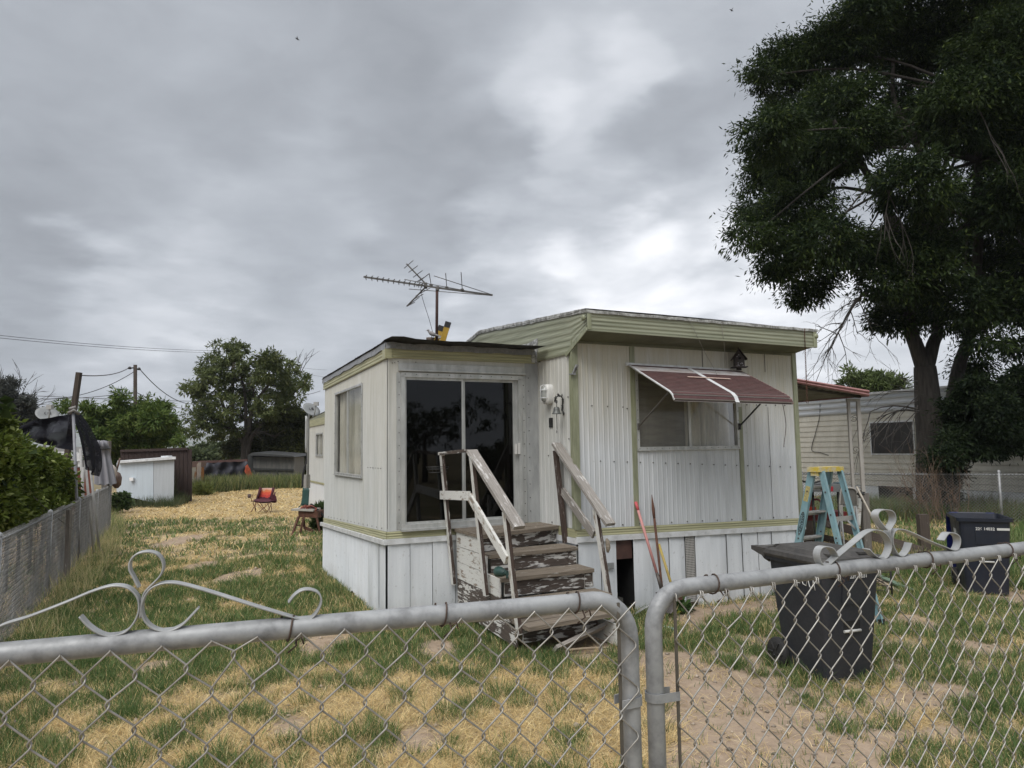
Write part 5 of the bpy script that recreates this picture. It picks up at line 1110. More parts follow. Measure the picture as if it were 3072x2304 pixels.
def lattice(k, pts, Y):
    x0, x1, xa, xb, yt, yb = pts
    tL, tR = dep(k, x0, yt, Y), dep(k, x1, yt, Y); bL, bR = Vector((tL.x, tL.y, 0)), Vector((tR.x, tR.y, 0))
    M_L = mat('cream_post', (.42, .40, .37), (.33, .31, .28), 8, (1, 1, .3), .5)
    mb = MB(); mb.beam(bL, tL, .045, .045, side=(1, 0, 0)); mb.beam(bR, tR, .06, .045, side=(1, 0, 0)); mb.beam(tL+Vector((-.03, 0, -.02)), tR+Vector((.03, 0, -.02)), .05, .05); p_ = mb.build('lattice_post', M_L, cp)
    mb = MB(); w_ = (tR.x-tL.x); cxm = (tR.x+tL.x)/2; H = tL.z
    for zc in (H-.62, H-1.88):
        S_ = []
        for t in np.linspace(0, 1.15*math.pi*2, 26):
            r = .055*(1-t/9.5); S_.append(Vector((cxm+math.cos(t+2.8)*r*1.2, tL.y, zc+.27+math.sin(t+2.8)*r)))
        S2 = [Vector((2*cxm-p.x, p.y, 2*zc-p.z)) for p in S_]
        mb.tube(S_, .007, 5); mb.tube(S2, .007, 5); mb.tube(smooth([S_[0], Vector((cxm+w_*.28, tL.y, zc+.33)), Vector((cxm+w_*.3, tL.y, zc+.12)), Vector((cxm, tL.y, zc)), Vector((cxm-w_*.3, tL.y, zc-.12)), Vector((cxm-w_*.28, tL.y, zc-.33)), S2[0]], 5), .007, 5)
    mb.build('scroll_work', mat('dull_scroll', (.17, .16, .14)), p_)
lattice('F', (752, 833, 0, 0, 268, 0), 12.5)
mb = MB(); a, b = cpt(3.1, 4.5, 0), cpt(3.1, 4.5, 2.75); mb.beam(a, b, .06, .06)
# ================================================================ chain link fence on the right
def cl_fence(name, a, b, h, lab, posts, mat_=None, p=.08, r=.0025, top_r=.02, both=False):
    a, b = Vector(a), Vector(b); a.z = b.z = 0; e = (b-a).normalized(); P = Pl(a, e, Vector((e.y, -e.x, 0))); L = (b-a).length
    f = thing(name, lab, 'fence', a)
    chainlink(P, 0, L, h+.03, .04, p, p, .02, r, .002, 5, False, 3).build('chain_link_mesh', mat_ or M_WIREF, f)
    mb = MB(); mb.tube([P.pt(0, h-.02), P.pt(L, h-.02)], top_r, 8); mb.build('top_rail', M_GALV, f)
    for u in posts:
        mb = MB(); mb.tube([P.pt(u, 0), P.pt(u, h+.02)], .03, 10); mb.lathe(P.pt(u, h+.02), [(.034, 0), (.03, .03), (.001, .05)], UP, 10); mb.build('fence_post', M_GALV, f)
    return f, P, L
a = dep('F', 350, 878, 19.6); b = dep('F', 2400, 885, 17.0)
f, FP, FL = cl_fence('chain_link_fence', a, b, 1.2, 'chain link fence running before the beige neighbouring home on the right', [0.05], p=.075, r=.0065)
FR = FP
for x in (870, 2003): 
    u, z = FR.at('F', x, 885); mb = MB(); mb.tube([FR.pt(u, 0), FR.pt(u, 1.24)], .033, 10); mb.lathe(FR.pt(u, 1.24), [(.04, 0), (.03, .04), (.001, .06)], UP, 10); mb.build('fence_post', M_GALV if x > 900 else mat('dark_pole', (.1, .09, .08)), f)

# ================================================================ neighbouring home on the right
NP = Pl((12.6, 24.8), -B3, -E3); 
def N_(k, x, y): return NP.at(k, x, y)
nb = thing('neighbour_home', 'beige lap sided mobile home behind the chain link fence on the right', 'mobile home', NP.pt(0, 0))
M_BEIGE = mat('beige_siding', (.58, .56, .49), (.49, .47, .41), 3, (1, 1, .4), .6, fine=(20, .2, (.3, .28, .23)))
uL, _ = N_('F', 325, 700); uR = uL+14; uw0, zw1 = N_('F', 945, 470); uw1, zw0 = N_('F', 1308, 720)
_, zs = N_('F', 1100, 992); _, zt = N_('F', 1100, 375); _, ztt = N_('F', 1100, 218)
zsk = .0
mb = MB(); n = 13
uL -= 1
for k in range(n):
    z0, z1 = lerp(zs, zt, k/n), lerp(zs, zt, (k+1)/n)
    for (a, b) in ((uL, uR),):
        mb.quad(NP.pt(a, z0, .03), NP.pt(b, z0, .03), NP.pt(b, z1, .005), NP.pt(a, z1, .005)); mb.quad(NP.pt(a, z0, .0), NP.pt(b, z0, .0), NP.pt(b, z0, .03), NP.pt(a, z0, .03))
mb.build('lap_siding', M_BEIGE, nb)
mb = MB(); ribbed_fascia(mb, NP, uL, uR, lambda u: zt, lambda u: ztt, 3, out=.03, amp=.03); mb.build('metal_fascia', mat('grey_blue_metal', (.46, .485, .51), (.33, .35, .37), 4, (.3, .3, 5), .45), nb)
mb = MB(); pbox(mb, NP, uL, uR, ztt, ztt+.07, .0, .1); mb.build('white_drip_edge', M_WTRIM, nb)
mb = MB(); mb.grid([[NP.pt(u, ztt+.05+.12*math.sin(t/4*math.pi), .05-4.2*t/4) for u in (uL, uR)] for t in range(5)], sm=False); mb.build('roof', mat('dark_green_roof', (.05, .06, .05)), nb)
mb = MB(); pbox(mb, NP, uw0-.05, uw1+.05, zw0-.05, zw1+.05, .02, .05); wf = mb.build('window', M_WTRIM, nb)
mb = MB(); pbox(mb, NP, uw0, uw1, zw0, zw1, .05, .056); mb.build('screen', mat('dark_mesh_screen', (.035, .034, .034), (.027, .026, .026), 3, rough=.7), wf)
mb = MB(); pbox(mb, NP, (uw0+uw1)/2-.015, (uw0+uw1)/2+.015, zw0, zw1, .056, .062); mb.build('mullion', mat('dark_grey_bar', (.05, .05, .05)), wf)
mb = MB(); u1, _ = N_('F', 1005, 1050); u2, _ = N_('F', 1290, 1050)
pbox(mb, NP, uL, u1, 0, zs, -.02, 0); pbox(mb, NP, u2, u2+.5, 0, zs, -.02, 0); pbox(mb, NP, u2+.8, uR, 0, zs, -.02, 0); mb.build('skirting', M_SKIRT, nb)
mb = MB(); pbox(mb, NP, uL, uR, .0, zs, -.9, -.88); mb.build('crawl_space', M_DARK, nb)
mb = MB(); rr = random.Random(2)
for k in range(9): u = lerp(u1, u2, rr.random()); mb.beam(NP.pt(u, .0, -.2-rr.random()*.4), NP.pt(u+rr.uniform(.3, .9), zs-.1, -.3), .05, .03)
mb.build('stored_boards', M_GREYW, nb)
mb = MB(); mb.quad(NP.pt(uL, 0, 0), NP.pt(uL, 0, -4.2), NP.pt(uL, ztt, -4.2), NP.pt(uL, ztt, 0)); mb.quad(NP.pt(uR, 0, 0), NP.pt(uR, 0, -4.2), NP.pt(uR, ztt, -4.2), NP.pt(uR, ztt, 0)); mb.quad(NP.pt(uL, 0, -4.2), NP.pt(uR, 0, -4.2), NP.pt(uR, ztt, -4.2), NP.pt(uL, ztt, -4.2)); mb.build('end_wall', M_BEIGE, nb)
wire('cable_on_wall', [N for N in [hit('F', x, y, NP.o+NP.n*.05, NP.n) for x, y in ((520, 310), (515, 420), (480, 560), (450, 690), (520, 712), (590, 735))]], .012, 'thin dark cable drooping over the beige lap siding', 'cable', M_BLACK)
# second roof glimpsed through the foliage far right
mb = MB(); a, b = dep('F', 1950, 245, 30), dep('F', 2212, 262, 30); mb.slab(a, b+Vector((3, 0, 0)), b+Vector((3, 0, -2.6)), a+Vector((0, 0, -2.6)), Vector((0, 3, 0))); fr_ = thing('far_home', 'white roofed home glimpsed through the dark foliage at the right edge', 'house', Vector((a.x, a.y, 0))); mb.build('wall', M_BEIGE, fr_)
mb = MB(); mb.slab(a+Vector((-.2, -.2, .0)), b+Vector((3.2, -.2, .0)), b+Vector((3.2, 3.2, .2)), a+Vector((-.2, 3.2, .2)), UP*.15); mb.build('roof', M_WTRIM, fr_)

# ================================================================ left boundary fence and what stands behind it
a0, b0 = gnd('W', 0, 1400), dep('W', 240, 1047, 19.3)
dl = Vector((b0.x-a0.x, b0.y-a0.y, 0)).normalized(); st = Vector((a0.x, a0.y, 0))-dl*4.5
f2, LPF, LL = cl_fence('chain_link_fence', st, Vector((b0.x, b0.y, 0)), 1.16, 'grey chain link fence along the left side of the yard', [1, 4.2, 7.4, 10.6, 13.8, 16.6], p=.062, r=.0026, top_r=.014)
for o in (.09,):
    chainlink(LPF, 0, LL, 1.17, .04, .062, .062, -.07, .0022, .003, 9, False, 3, .02).build('second_mesh_layer', M_WIREF, f2)
for x in (450, 540):
    pass
pw = LPF.pt(8.5, 0, .10); mb = MB(); mb.beam(pw, pw+UP*1.14, .06, .06); mb.build('wooden_post', M_GREYW, f2)
def behind(k, x, y, gap): return hit(k, x, y, LPF.o-LPF.n*0+Vector((-dl.y, dl.x, 0))*gap, LPF.n)
LFN = Vector((-dl.y, dl.x, 0))     # away from the yard
# shade cloth on a pole
def mesh_cloth(name, al):
    m, nt, b, o = new_mat(name); b.inputs['Base Color'].default_value = (.012, .012, .016, 1); b.inputs['Roughness'].default_value = .9
    tr = nd(nt, 'ShaderNodeBsdfTransparent'); ms = nd(nt, 'ShaderNodeMixShader'); n = noise(nt, coordn(nt, 'Object', (1, 1, 1)), 3, 3)
    nt.links.new(rmp(nt, n, .3, .7, al-.12, al+.08), ms.inputs[0]); nt.links.new(tr.outputs[0], ms.inputs[1]); b.inputs['Specular IOR Level'].default_value = .05; nt.links.new(b.outputs[0], ms.inputs[2]); nt.links.new(ms.outputs[0], o.inputs[0]); return m
YC = 13.2
M_CLOTH = mesh_cloth('black_shade_cloth', .965)
top = [dep('M', x, y, Y) for x, y, Y in ((150, 940, 13.0), (260, 880, 13.0), (370, 822, 13), (520, 795, 13.1), (660, 768, 13.1), (820, 735, 13.15), (965, 700, YC))]
bot = [dep('M', x, y, Y) for x, y, Y in ((150, 1000, 13.0), (260, 1010, 13.0), (370, 1060, 13), (520, 1110, 13.1), (660, 1145, 13.1), (820, 1175, 13.15), (990, 1200, YC))]
top, bot = smooth(top, 4), smooth(bot, 4); rows = []
for k in range(9):
    t = k/8; rows.append([lerp(p, q_, t)+Vector((0, .06*math.sin(t*9+i*.35)+.04*math.sin(i*.9), .02*math.sin(i*.7)*math.sin(math.pi*t))) for i, (p, q_) in enumerate(zip(top, bot))])
mb = MB(); mb.grid(rows)
l = smooth([dep('M', x, y, YC) for x, y in ((975, 700), (1000, 860), (1050, 1050), (1085, 1250), (1120, 1410), (1140, 1420))], 4)
r = smooth([dep('M', x, y, YC+.9) for x, y in ((1060, 720), (1130, 830), (1220, 1000), (1300, 1190), (1320, 1400), (1290, 1560))], 4)
rows = []
for i in range(13):
    t = i/12; rows.append([lerp(p, q_, t)+Vector((0, .10*math.sin(t*13+j*.1), 0)) for j, (p, q_) in enumerate(zip(l, r))])
mb.grid(rows)
cl = mb.build('shade_cloth', M_CLOTH, loc=top[0]); tag(cl, 'black see-through shade cloth slung from the metal pole on the left', 'shade cloth')
pb_, pt_ = dep('M', 1010, 1655, YC-.05), dep('M', 972, 690, YC-.05)
pole = thing('metal_pole', 'grey metal pole holding up the black shade cloth on the left', 'pole', Vector((pb_.x, pb_.y, 0)))
mb = MB(); d = (pt_-pb_).normalized(); mb.tube([pb_-d*(pb_.z/d.z), pt_], .026, 10); mb.build('pole_tube', mat('dull_galvanised', (.23, .24, .26), (.18, .18, .2), 6, rough=.5), pole)
mb = MB(); mb.tube([pt_+Vector((-.06, -.04, -.02)), pt_+Vector((.04, -.05, .03)), pt_+Vector((.08, .04, -.03)), pt_+Vector((-.05, .05, .01)), pt_+Vector((-.03, -.05, .06)), pt_+Vector((.05, 0, .09))], .03, 7); mb.build('rope_knot', mat('rope_grey', (.2, .19, .18)), pole)
for (x0, y0, x1, y1, Y) in ((1065, 1180, 1095, 1655, 14.5), (1130, 1330, 1160, 1655, 14.6), (1190, 1330, 1225, 1655, 14.8), (1110, 1420, 1098, 1655, 14.3)):
    pt2 = dep('M', x0, y0, Y); pb2 = dep('M', x1, y1, Y); d = (pt2-pb2).normalized(); mb = MB(); mb.tube([pb2-d*(pb2.z/d.z), pt2], .025, 7); mb.build('stand_tube', mat('white_grey_tube', (.36, .36, .35)), pole)
# closed patio umbrella
ub = dep('M', 1400, 1650, 18.5); ut = dep('M', 1340, 1075, 18.5)
um = thing('closed_umbrella', 'closed grey patio umbrella beside the end of the left fence', 'umbrella', Vector((ub.x, ub.y, 0)))
mb = MB(); rows = []; prf = [(0, .12), (.02, .26), (.17, .31), (.175, .26), (.4, .33), (.7, .40), (1.0, .46)]
for t, r_ in prf:
    c = lerp(ut, ub, t); c = Vector((lerp(ut.x, ub.x, t), ut.y, c.z)); rows.append([c+Vector((math.cos(a)*r_*.45*(1+.28*math.cos(8*a)), math.sin(a)*r_*.45*(1+.28*math.cos(8*a)), .02*math.cos(8*a))) for a in np.linspace(0, 2*math.pi, 65)])
mb.grid(rows); mb.build('canopy', mat('grey_canvas', (.20, .20, .225), (.26, .26, .28), 6, (1, 1, .3), .85), um)
mb = MB(); c0 = lerp(ut, ub, .18); mb.tube([Vector((c0.x, c0.y, c0.z))+Vector((math.cos(a)*.2, math.sin(a)*.2, 0)) for a in np.linspace(0, 6.28, 20)[:-1]], .02, 5, closed=True); mb.build('tie_band', M_BLACK, um)
mb = MB(); mb.tube([Vector((ub.x, ut.y, 0)), ut], .025, 8); mb.build('umbrella_pole', M_ALU, um)
# wooden post leaning
lw0, lw1 = dep('M', 985, 620, 16), dep('M', 1050, 165, 16); d = (lw1-lw0).normalized()
M_POLE = mat('dark_creosote_wood', (.055, .04, .03), (.035, .026, .02), 7, (6, 6, .4), .85)
mb = MB(); mb.beam(lw0-d*(lw0.z/d.z), lw1, .095, .10, side=(1, 0, 0)); tag(mb.build('leaning_wooden_post', M_POLE, loc=lw0-d*(lw0.z/d.z)), 'dark square wooden post leaning right above the black shade cloth', 'post')
def power_pole(k, xt, yt, xb, yb, Y, r, lab, arms=()):
    t = dep(k, xt, yt, Y); b = dep(k, xb, yb, Y); d = (t-b).normalized(); b0 = b-d*(b.z/d.z)
    o = thing('power_pole', lab, 'utility pole', b0); mb = MB(); mb.tube([b0, t], [r*1.15, r], 10); mb.build('pole', M_POLE, o)
    for (x0, y0, x1, y1) in arms:
        mb = MB(); p, q_ = dep(k, x0, y0, Y-.1), dep(k, x1, y1, Y-.1); mb.tube([p, q_], .03, 6); mb.lathe(p-UP*.06, [(.001, 0), (.07, 0), (.09, .05), (.05, .12), (.001, .13)], UP, 8); mb.build('insulator', M_BLACK, o)
    return o
power_pole('M', 1795, 65, 1795, 560, 34, .085, 'tall brown wooden utility pole rising behind the bushy tree on the left', [(1722, 105, 1772, 105), (1845, 118, 1815, 122)])
power_pole('A', 1615, 225, 1600, 830, 52, .12, 'brown utility pole hidden inside the large rounded tree', [(1590, 232, 1640, 226)])
def sag(k, x0, y0, Y0, x1, y1, Y1, s_, r, lab, grp):
    a, b = dep(k, x0, y0, Y0), dep(k, x1, y1, Y1); mb = MB(); P = [lerp(a, b, t)-UP*(s_*4*t*(1-t)) for t in np.linspace(0, 1, 24)]; mb.tube(P, r, 4)
    tag(mb.build('power_line', mat_line, loc=a), lab, 'power line', grp)
mat_line = mat('cable_grey', (.07, .07, .075), rough=.6)
g1 = 'power lines crossing the sky on the left'
sag('A', -60, 100, 34, 1500, 213, 52, .15, .015, 'upper line of the pair running from the left edge to the rounded tree', g1)
sag('A', -60, 118, 34, 1500, 226, 52, .15, .015, 'lower line of the pair running from the left edge to the rounded tree', g1)
sag('A', 1700, 225, 52, 2260, 345, 75, .3, .015, 'upper of the power lines running from the rounded tree to the porch roof', g1)
sag('A', 1700, 232, 52, 2260, 395, 75, .3, .015, 'lower of the power lines running from the rounded tree to the porch roof', g1)
sag('M', 1088, 205, 16, 1700, 110, 34, .12, .018, 'wire from the top of the leaning post to the tall pole', g1)
sag('M', 540, 517, 30, 1772, 160, 34, .35, .018, 'wire rising from the left to the top of the tall pole', g1)
sag('M', 250, 468, 36, 1000, 498, 36, .0, .02, 'thin wire low over the satellite dish', g1); sag('M', 1000, 498, 36, 2900, 548, 44, .05, .02, 'level wire passing behind the tall pole', g1)
sag('M', 530, 515, 34, 1775, 425, 34, .1, .018, 'wire from the left to the middle of the tall pole', g1)
sag('M', 1850, 115, 34, 2750, 550, 46, .75, .02, 'sagging wire from the tall pole down to the rounded tree', g1)
sag('M', 1820, 435, 34, 2800, 620, 46, .4, .018, 'lower sagging wire from the tall pole to the rounded tree', g1)
sag('A', 1160, 693, 48, 1320, 697, 48, 0, .03, 'short level wire between the bushy tree and the rounded tree', g1)
sag('A', 2090, 522, 30, 2215, 490, 30, .02, .012, 'short wire reaching the porch corner', g1)
# satellite dishes
def dish(k, cx_, cy_, Y, r, nx, lab, mast):
    c = dep(k, cx_, cy_, Y); n = Vector(nx).normalized(); o = thing('satellite_dish', lab, 'satellite dish', c)
    mb = MB(); mb.lathe(c, [(.001, 0), (r*.4, r*.03), (r*.75, r*.11), (r, r*.2), (r, r*.22), (r*.7, r*.13), (.001, .02)], n, 28); mb.build('dish', mat('dish_grey', (.22, .23, .23), (.18, .19, .19), 6, rough=.5), o)
    s_ = n.cross(UP).normalized(); u_ = s_.cross(n)
    mb = MB(); q0 = c+n*(r*.12)+u_*(r*.15)
    def P2(x, y): return q0+s_*x*r+u_*y*r+n*.012
    mb.prism([P2(-.32, -.16), P2(-.32, .2), P2(-.15, .18), P2(-.05, .05), P2(-.03, -.04), P2(-.12, -.14)], n*.004)
    mb.strap([P2(.05+.16*math.sin(t), -.02+.18*math.cos(t)) for t in np.linspace(.2, 2.9, 9)], s_, .05*r, .006); mb.build('emblem', M_BLACK, o)
    mb = MB(); a = c-u_*r*.9+n*r*.15; e = c+n*r*1.25-u_*r*.2; mb.tube([a, e], .018, 6); mb.build('feed_arm', M_GREYP, o); mb = MB(); mb.box(e, .12, .1, .1); mb.build('receiver_head', mat('lnb_grey', (.36, .36, .35)), o)
    mb = MB(); mb.tube([c-n*.05, c-n*.15-UP*.1, Vector((c-n*.15).to_tuple())-UP*mast], .03, 7); mb.build('mast', M_GREYP, o); return o
dish('M', 622, 735, 17, .25, (.5, -.5, .7), 'light grey satellite dish above the left shade cloth', .9)
dish('S', 300, 50, 19.5, .25, (.55, -.5, .67), 'satellite dish on a mast at the far corner of the mobile home', 2.2)
# neighbouring house on the far left: white louvres, small white gable, dark red wall
nh = thing('neighbour_house', 'dark red and white house wall glimpsed behind the left shade cloth', 'house', Vector((dep('M', 1000, 1600, 21).x, 21, 0)))
def nq(mb, x0, y0, x1, y1, Y, d=.2, m=0):
    a, b = dep('M', x0, y0, Y), dep('M', x1, y1, Y); mb.slab(Vector((a.x, Y, b.z)), Vector((b.x, Y, b.z)), Vector((b.x, Y, a.z)), Vector((a.x, Y, a.z)), d if isinstance(d, Vector) else Vector((0, d, 0)), m)
mb = MB(); nq(mb, 885, 1430, 1212, 2000, 21, Vector((-2.4, 3.5, 0))); mb.build('red_wall', mat('dark_red_wall', (.13, .035, .02), (.09, .025, .018), 5, (1, 1, .3), .8), nh)
mb = MB(); nq(mb, 885, 1335, 1212, 1430, 21.05, .2); nq(mb, 560, 1160, 1100, 1215, 21.3, .3); mb.build('grey_wall', mat('grey_wall', (.28, .28, .28), (.22, .22, .22), 4), nh)
mb = MB()
for k in range(5): nq(mb, 740, 1218+k*24, 900, 1232+k*24, 20.9, .1)
nq(mb, 860, 1350, 890, 1660, 20.9, .1); nq(mb, 1010, 1230, 1065, 1340, 20.9, .1); mb.build('louvre', M_WTRIM, nh)
mb = MB(); p = [dep('M', x, y, 20.85) for x, y in ((875, 1330), (980, 1330), (960, 1290), (915, 1225), (895, 1290))]; mb.prism(p, Vector((0, .1, 0))); g_ = mb.build('gable', M_WTRIM, nh)
mb = MB(); nq(mb, 910, 1270, 925, 1312, 20.8, .04); nq(mb, 935, 1270, 950, 1312, 20.8, .04); mb.build('small_window', M_DARK, g_)
mb = MB(); nq(mb, 1035, 1350, 1065, 1415, 20.95, .05); nq(mb, 1145, 1340, 1175, 1420, 20.95, .05); mb.build('white_hanging_towel', M_WTRIM, nh)
# the dark grey plank by the umbrella
mb = MB(); a = dep('M', 1430, 1350, 19); t_ = dep('M', 1430, 1075, 19); mb.beam(Vector((a.x, 19, 0)), t_, .14, .1); tag(mb.build('grey_fence_post', M_GREYW, loc=(a.x, 19, 0)), 'pale square post just behind the closed umbrella', 'post')
# white shed with its lid roof
YS = 27.5
shd = thing('white_shed', 'low white flat roofed shed standing before the dark board fence', 'shed', dep('A', 1015, 1255, YS))
def aq(mb, pts, Y, d, m=0): p = [dep('A', x, y, Y) for x, y in pts]; mb.slab(*p, d, m)
mb = MB(); aq(mb, ((828, 1210), (1060, 1262), (1060, 975), (828, 990)), YS, Vector((-.9, 1.4, 0))); mb.build('front_wall', siding_mat('shed_white', (.53, .6, .66), (.46, .52, .57), (.4, .4, .38), stain=(5, 6), amt=.2), shd)
mb = MB(); aq(mb, ((1062, 1262), (1200, 1258), (1205, 965), (1062, 975)), YS, Vector((-.9, 1.4, 0))); mb.build('door_panel', siding_mat('shed_grey_white', (.45, .48, .51), (.38, .41, .43), (.4, .4, .38), stain=(5, 6), amt=.2), shd)
mb = MB(); aq(mb, ((822, 990), (1215, 962), (1215, 945), (822, 975)), YS-.15, Vector((-1.0, 1.7, 0))); mb.build('roof', M_WTRIM, shd)
mb = MB(); aq(mb, ((895, 1112), (918, 1112), (920, 1090), (893, 1090)), YS-.12, Vector((0, .1, 0))); mb.build('wall_box', mat('bright_white_box', (.8, .8, .8)), shd)
mb = MB(); aq(mb, ((1112, 952), (1166, 948), (1164, 937), (1112, 940)), YS+.3, Vector((0, .3, 0))); tag(mb.build('white_block', M_WTRIM, loc=dep('A', 1140, 950, YS+.3)), 'small white block lying on the shed roof', 'block')
bf = thing('board_fence', 'tall dark brown board panel standing behind the white shed', 'fence', dep('A', 1080, 1255, 29.6))
mb = MB(); k = 0
M_BF = mat('dark_brown_boards', (.045, .028, .024), (.028, .018, .016), 5, (5, 5, .3), .9, bump=.3)
for x in np.arange(833, 1298, 29):
    t_ = 902-(x-833)/465*12+random.uniform(-4, 4); aq(mb, ((x, 1256), (x+27, 1256), (x+27, t_), (x, t_)), 29.6+random.uniform(0, .02), Vector((0, .05, 0)))
mb.build('boards', M_BF, bf)
mb = MB(); a, b = dep('A', 833, 905, 29.55), dep('A', 1298, 890, 29.55); mb.beam(a, b, .06, .1); mb.build('cap_rail', M_BF, bf)
lk = thing('rusty_locker', 'rusty cream metal cabinet beside the dark board panel', 'cabinet', dep('A', 1330, 1172, 36))
mb = MB(); aq(mb, ((1296, 1170), (1355, 1172), (1358, 1018), (1296, 1018)), 36, Vector((.0, .9, 0))); mb.build('cabinet_body', mat('rusty_cream', (.42, .40, .34), (.30, .12, .03), 1.6, (1, 1, .5), .8, thr=(.5, .56)), lk)
mb = MB(); aq(mb, ((1290, 1018), (1362, 1018), (1370, 978), (1290, 980)), 36, Vector((0, 1.0, 0))); mb.build('top', mat('faded_rust_roof', (.2, .13, .11)), lk)
mb = MB(); aq(mb, ((1360, 1172), (1370, 1172), (1372, 985), (1360, 1000)), 35.9, Vector((0, .3, 0))); mb.build('edge_strip', mat('cream_edge', (.45, .38, .33)), lk)
tf = thing('tarp_fence', 'low back fence hung with black tarpaulin across the end of the yard', 'fence', dep('A', 1540, 1145, 41))
mb = MB(); rows = []
for j in range(9):
    t = j/8; rows.append([dep('A', lerp(1373, 1712, i/40), lerp(lerp(988, 978, i/40)+2*math.sin(i*.8), 1148, t), 41+.12*math.sin(i*.6+t*5)+.08*math.sin(t*14+i*.2)) for i in range(41)])
mb.grid(rows); mb.build('tarpaulin', mat('black_blue_tarp', (.014, .016, .025), (.03, .03, .04), 1.2, (1, 1, 3), .6, bump=.5), tf)
mb = MB(); mb.beam(dep('A', 1373, 982, 41.1), dep('A', 1712, 970, 41.1), .1, .14); mb.build('top_beam', mat('rust_red_beam', (.09, .04, .035), (.06, .03, .025), 6), tf)
mb = MB(); mb.tube([dep('A', 1500, 1148, 39.5), dep('A', 1648, 1125, 39.5)], .06, 6); tag(mb.build('white_pipe', mat('pale_pipe', (.4, .4, .38)), loc=dep('A', 1500, 1148, 39.5)), 'pale pipe lying in the weeds before the black tarpaulin', 'pipe')
ds = thing('dark_shed', 'dark grey tin shed with a flat roof at the back of the yard', 'shed', dep('A', 1880, 1125, 42))
mb = MB(); aq(mb, ((1752, 1130), (2035, 1130), (2035, 948), (1752, 945)), 42, Vector((-.3, 3, 0))); mb.build('tin_wall', mat('dark_tin', (.085, .085, .08), (.14, .135, .12), 2.2, (3, 3, .6), .7, thr=(.4, .62)), ds)
mb = MB(); aq(mb, ((1712, 935), (2040, 948), (2020, 938), (1740, 918)), 41.6, Vector((0, 3.5, .1))); mb.build('roof', mat('dark_roof', (.04, .042, .042)), ds)
mb = MB(); aq(mb, ((1712, 1120), (1750, 1125), (1750, 940), (1712, 935)), 42.1, Vector((0, 2, 0))); mb.beam(dep('A', 1752, 1030, 41.9), dep('A', 2030, 1035, 41.9), .05, .1); mb.beam(dep('A', 1900, 1035, 41.9), dep('A', 1960, 1120, 41.9), .05, .08); mb.build('side_wall', mat('darker_tin', (.03, .032, .03)), ds)
ob = MB(); p = [dep('A', x, y, 40.6) for x, y in ((1690, 1045), (1700, 1005), (1710, 998), (1748, 1080), (1745, 1100), (1715, 1100))]; ob.prism(p, Vector((0, .05, 0)))
for k in range(4): ob.beam(dep('A', 1695+k*10, 1010+k*4, 40.5), dep('A', 1720+k*8, 1098, 40.5), .04, .03)
tag(ob.build('orange_panel', mat('orange_red_board', (.42, .08, .03), (.3, .06, .025), 3, (4, 4, 1)), loc=p[5]), 'orange red board leaning on the dark tin shed', 'board')
stl = thing('white_stool', 'tiny white stool in front of the dark tin shed', 'stool', dep('A', 1743, 1125, 40))
mb = MB(); aq(mb, ((1716, 1108), (1770, 1108), (1770, 1102), (1716, 1102)), 40, Vector((0, .5, 0))); mb.build('seat', M_WTRIM, stl)
for x in (1719, 1767): mb = MB(); t_ = dep('A', x, 1106, 40); mb.beam(Vector((t_.x, 40, 0)), t_, .06, .06); mb.build('leg', M_WTRIM, stl)
# dead grey hanging things between umbrella and shed
mb = MB(); P_ = [dep('A', 800, 1060, 24), dep('A', 830, 955, 24)]; mb.tube(P_, .03, 6); mb.lathe(dep('A', 808, 1090, 24)-UP*.35, [(.05, 0), (.14, .1), (.16, .35), (.1, .5), (.02, .55)], UP, 9); tag(mb.build('brown_sack_on_stick', mat('brown_sack', (.1, .06, .045), (.06, .04, .03), 4), loc=(P_[0].x, 24, 0)), 'brown bundle leaning on a stick between umbrella and white shed', 'bundle')
mb = MB(); mb.lathe(dep('A', 770, 1045, 23.5)-UP*.3, [(.1, 0), (.16, .2), (.15, .4), (.06, .5), (.001, .52)], UP, 10); tag(mb.build('pale_jug', mat('pale_jug', (.4, .36, .32)), loc=dep('A', 770, 1070, 23.5)), 'pale round jug beside the closed umbrella', 'jug')

# ================================================================ camping chair
cb = gnd('N', 1500, 1145, 0); YB = cb.y
cc_ = thing('camping_chair', 'maroon folding camping chair with an orange sunset pattern on straw', 'chair', cb)
M_MAR = mat('maroon_fabric', (.07, .012, .022), (.05, .01, .018), 8, rough=.9)
m, nt, b, o = new_mat('sunset_fabric'); b.inputs['Roughness'].default_value = .9
geo = nd(nt, 'ShaderNodeTexCoord'); sp = nd(nt, 'ShaderNodeSeparateXYZ'); nt.links.new(geo.outputs['Object'], sp.inputs[0])
zz = mth(nt, 'ADD', sp.outputs[2], mth(nt, 'MULTIPLY', mth(nt, 'SUBTRACT', noise(nt, coordn(nt, 'Object', (1, 1, .3)), 9, 4), .5), .16))
cr = nd(nt, 'ShaderNodeValToRGB'); cr.color_ramp.interpolation = 'CONSTANT'; nt.links.new(rmp(nt, zz, .40, .86), cr.inputs[0])
els = cr.color_ramp.elements; els[0].position = 0; els[0].color = (.07, .012, .022, 1); els[1].position = .18; els[1].color = (.38, .035, .03, 1)
for p_, c_ in ((.36, (.50, .07, .035)), (.56, (.52, .15, .06)), (.68, (.52, .28, .2)), (.8, (.5, .35, .29))): e = els.new(p_); e.color = (*c_, 1)
nt.links.new(cr.outputs[0], b.inputs['Base Color']); M_SUN = m
def c_(x, y, d=0.): return dep('N', x, y, YB+d)
mb = MB(); rows = []
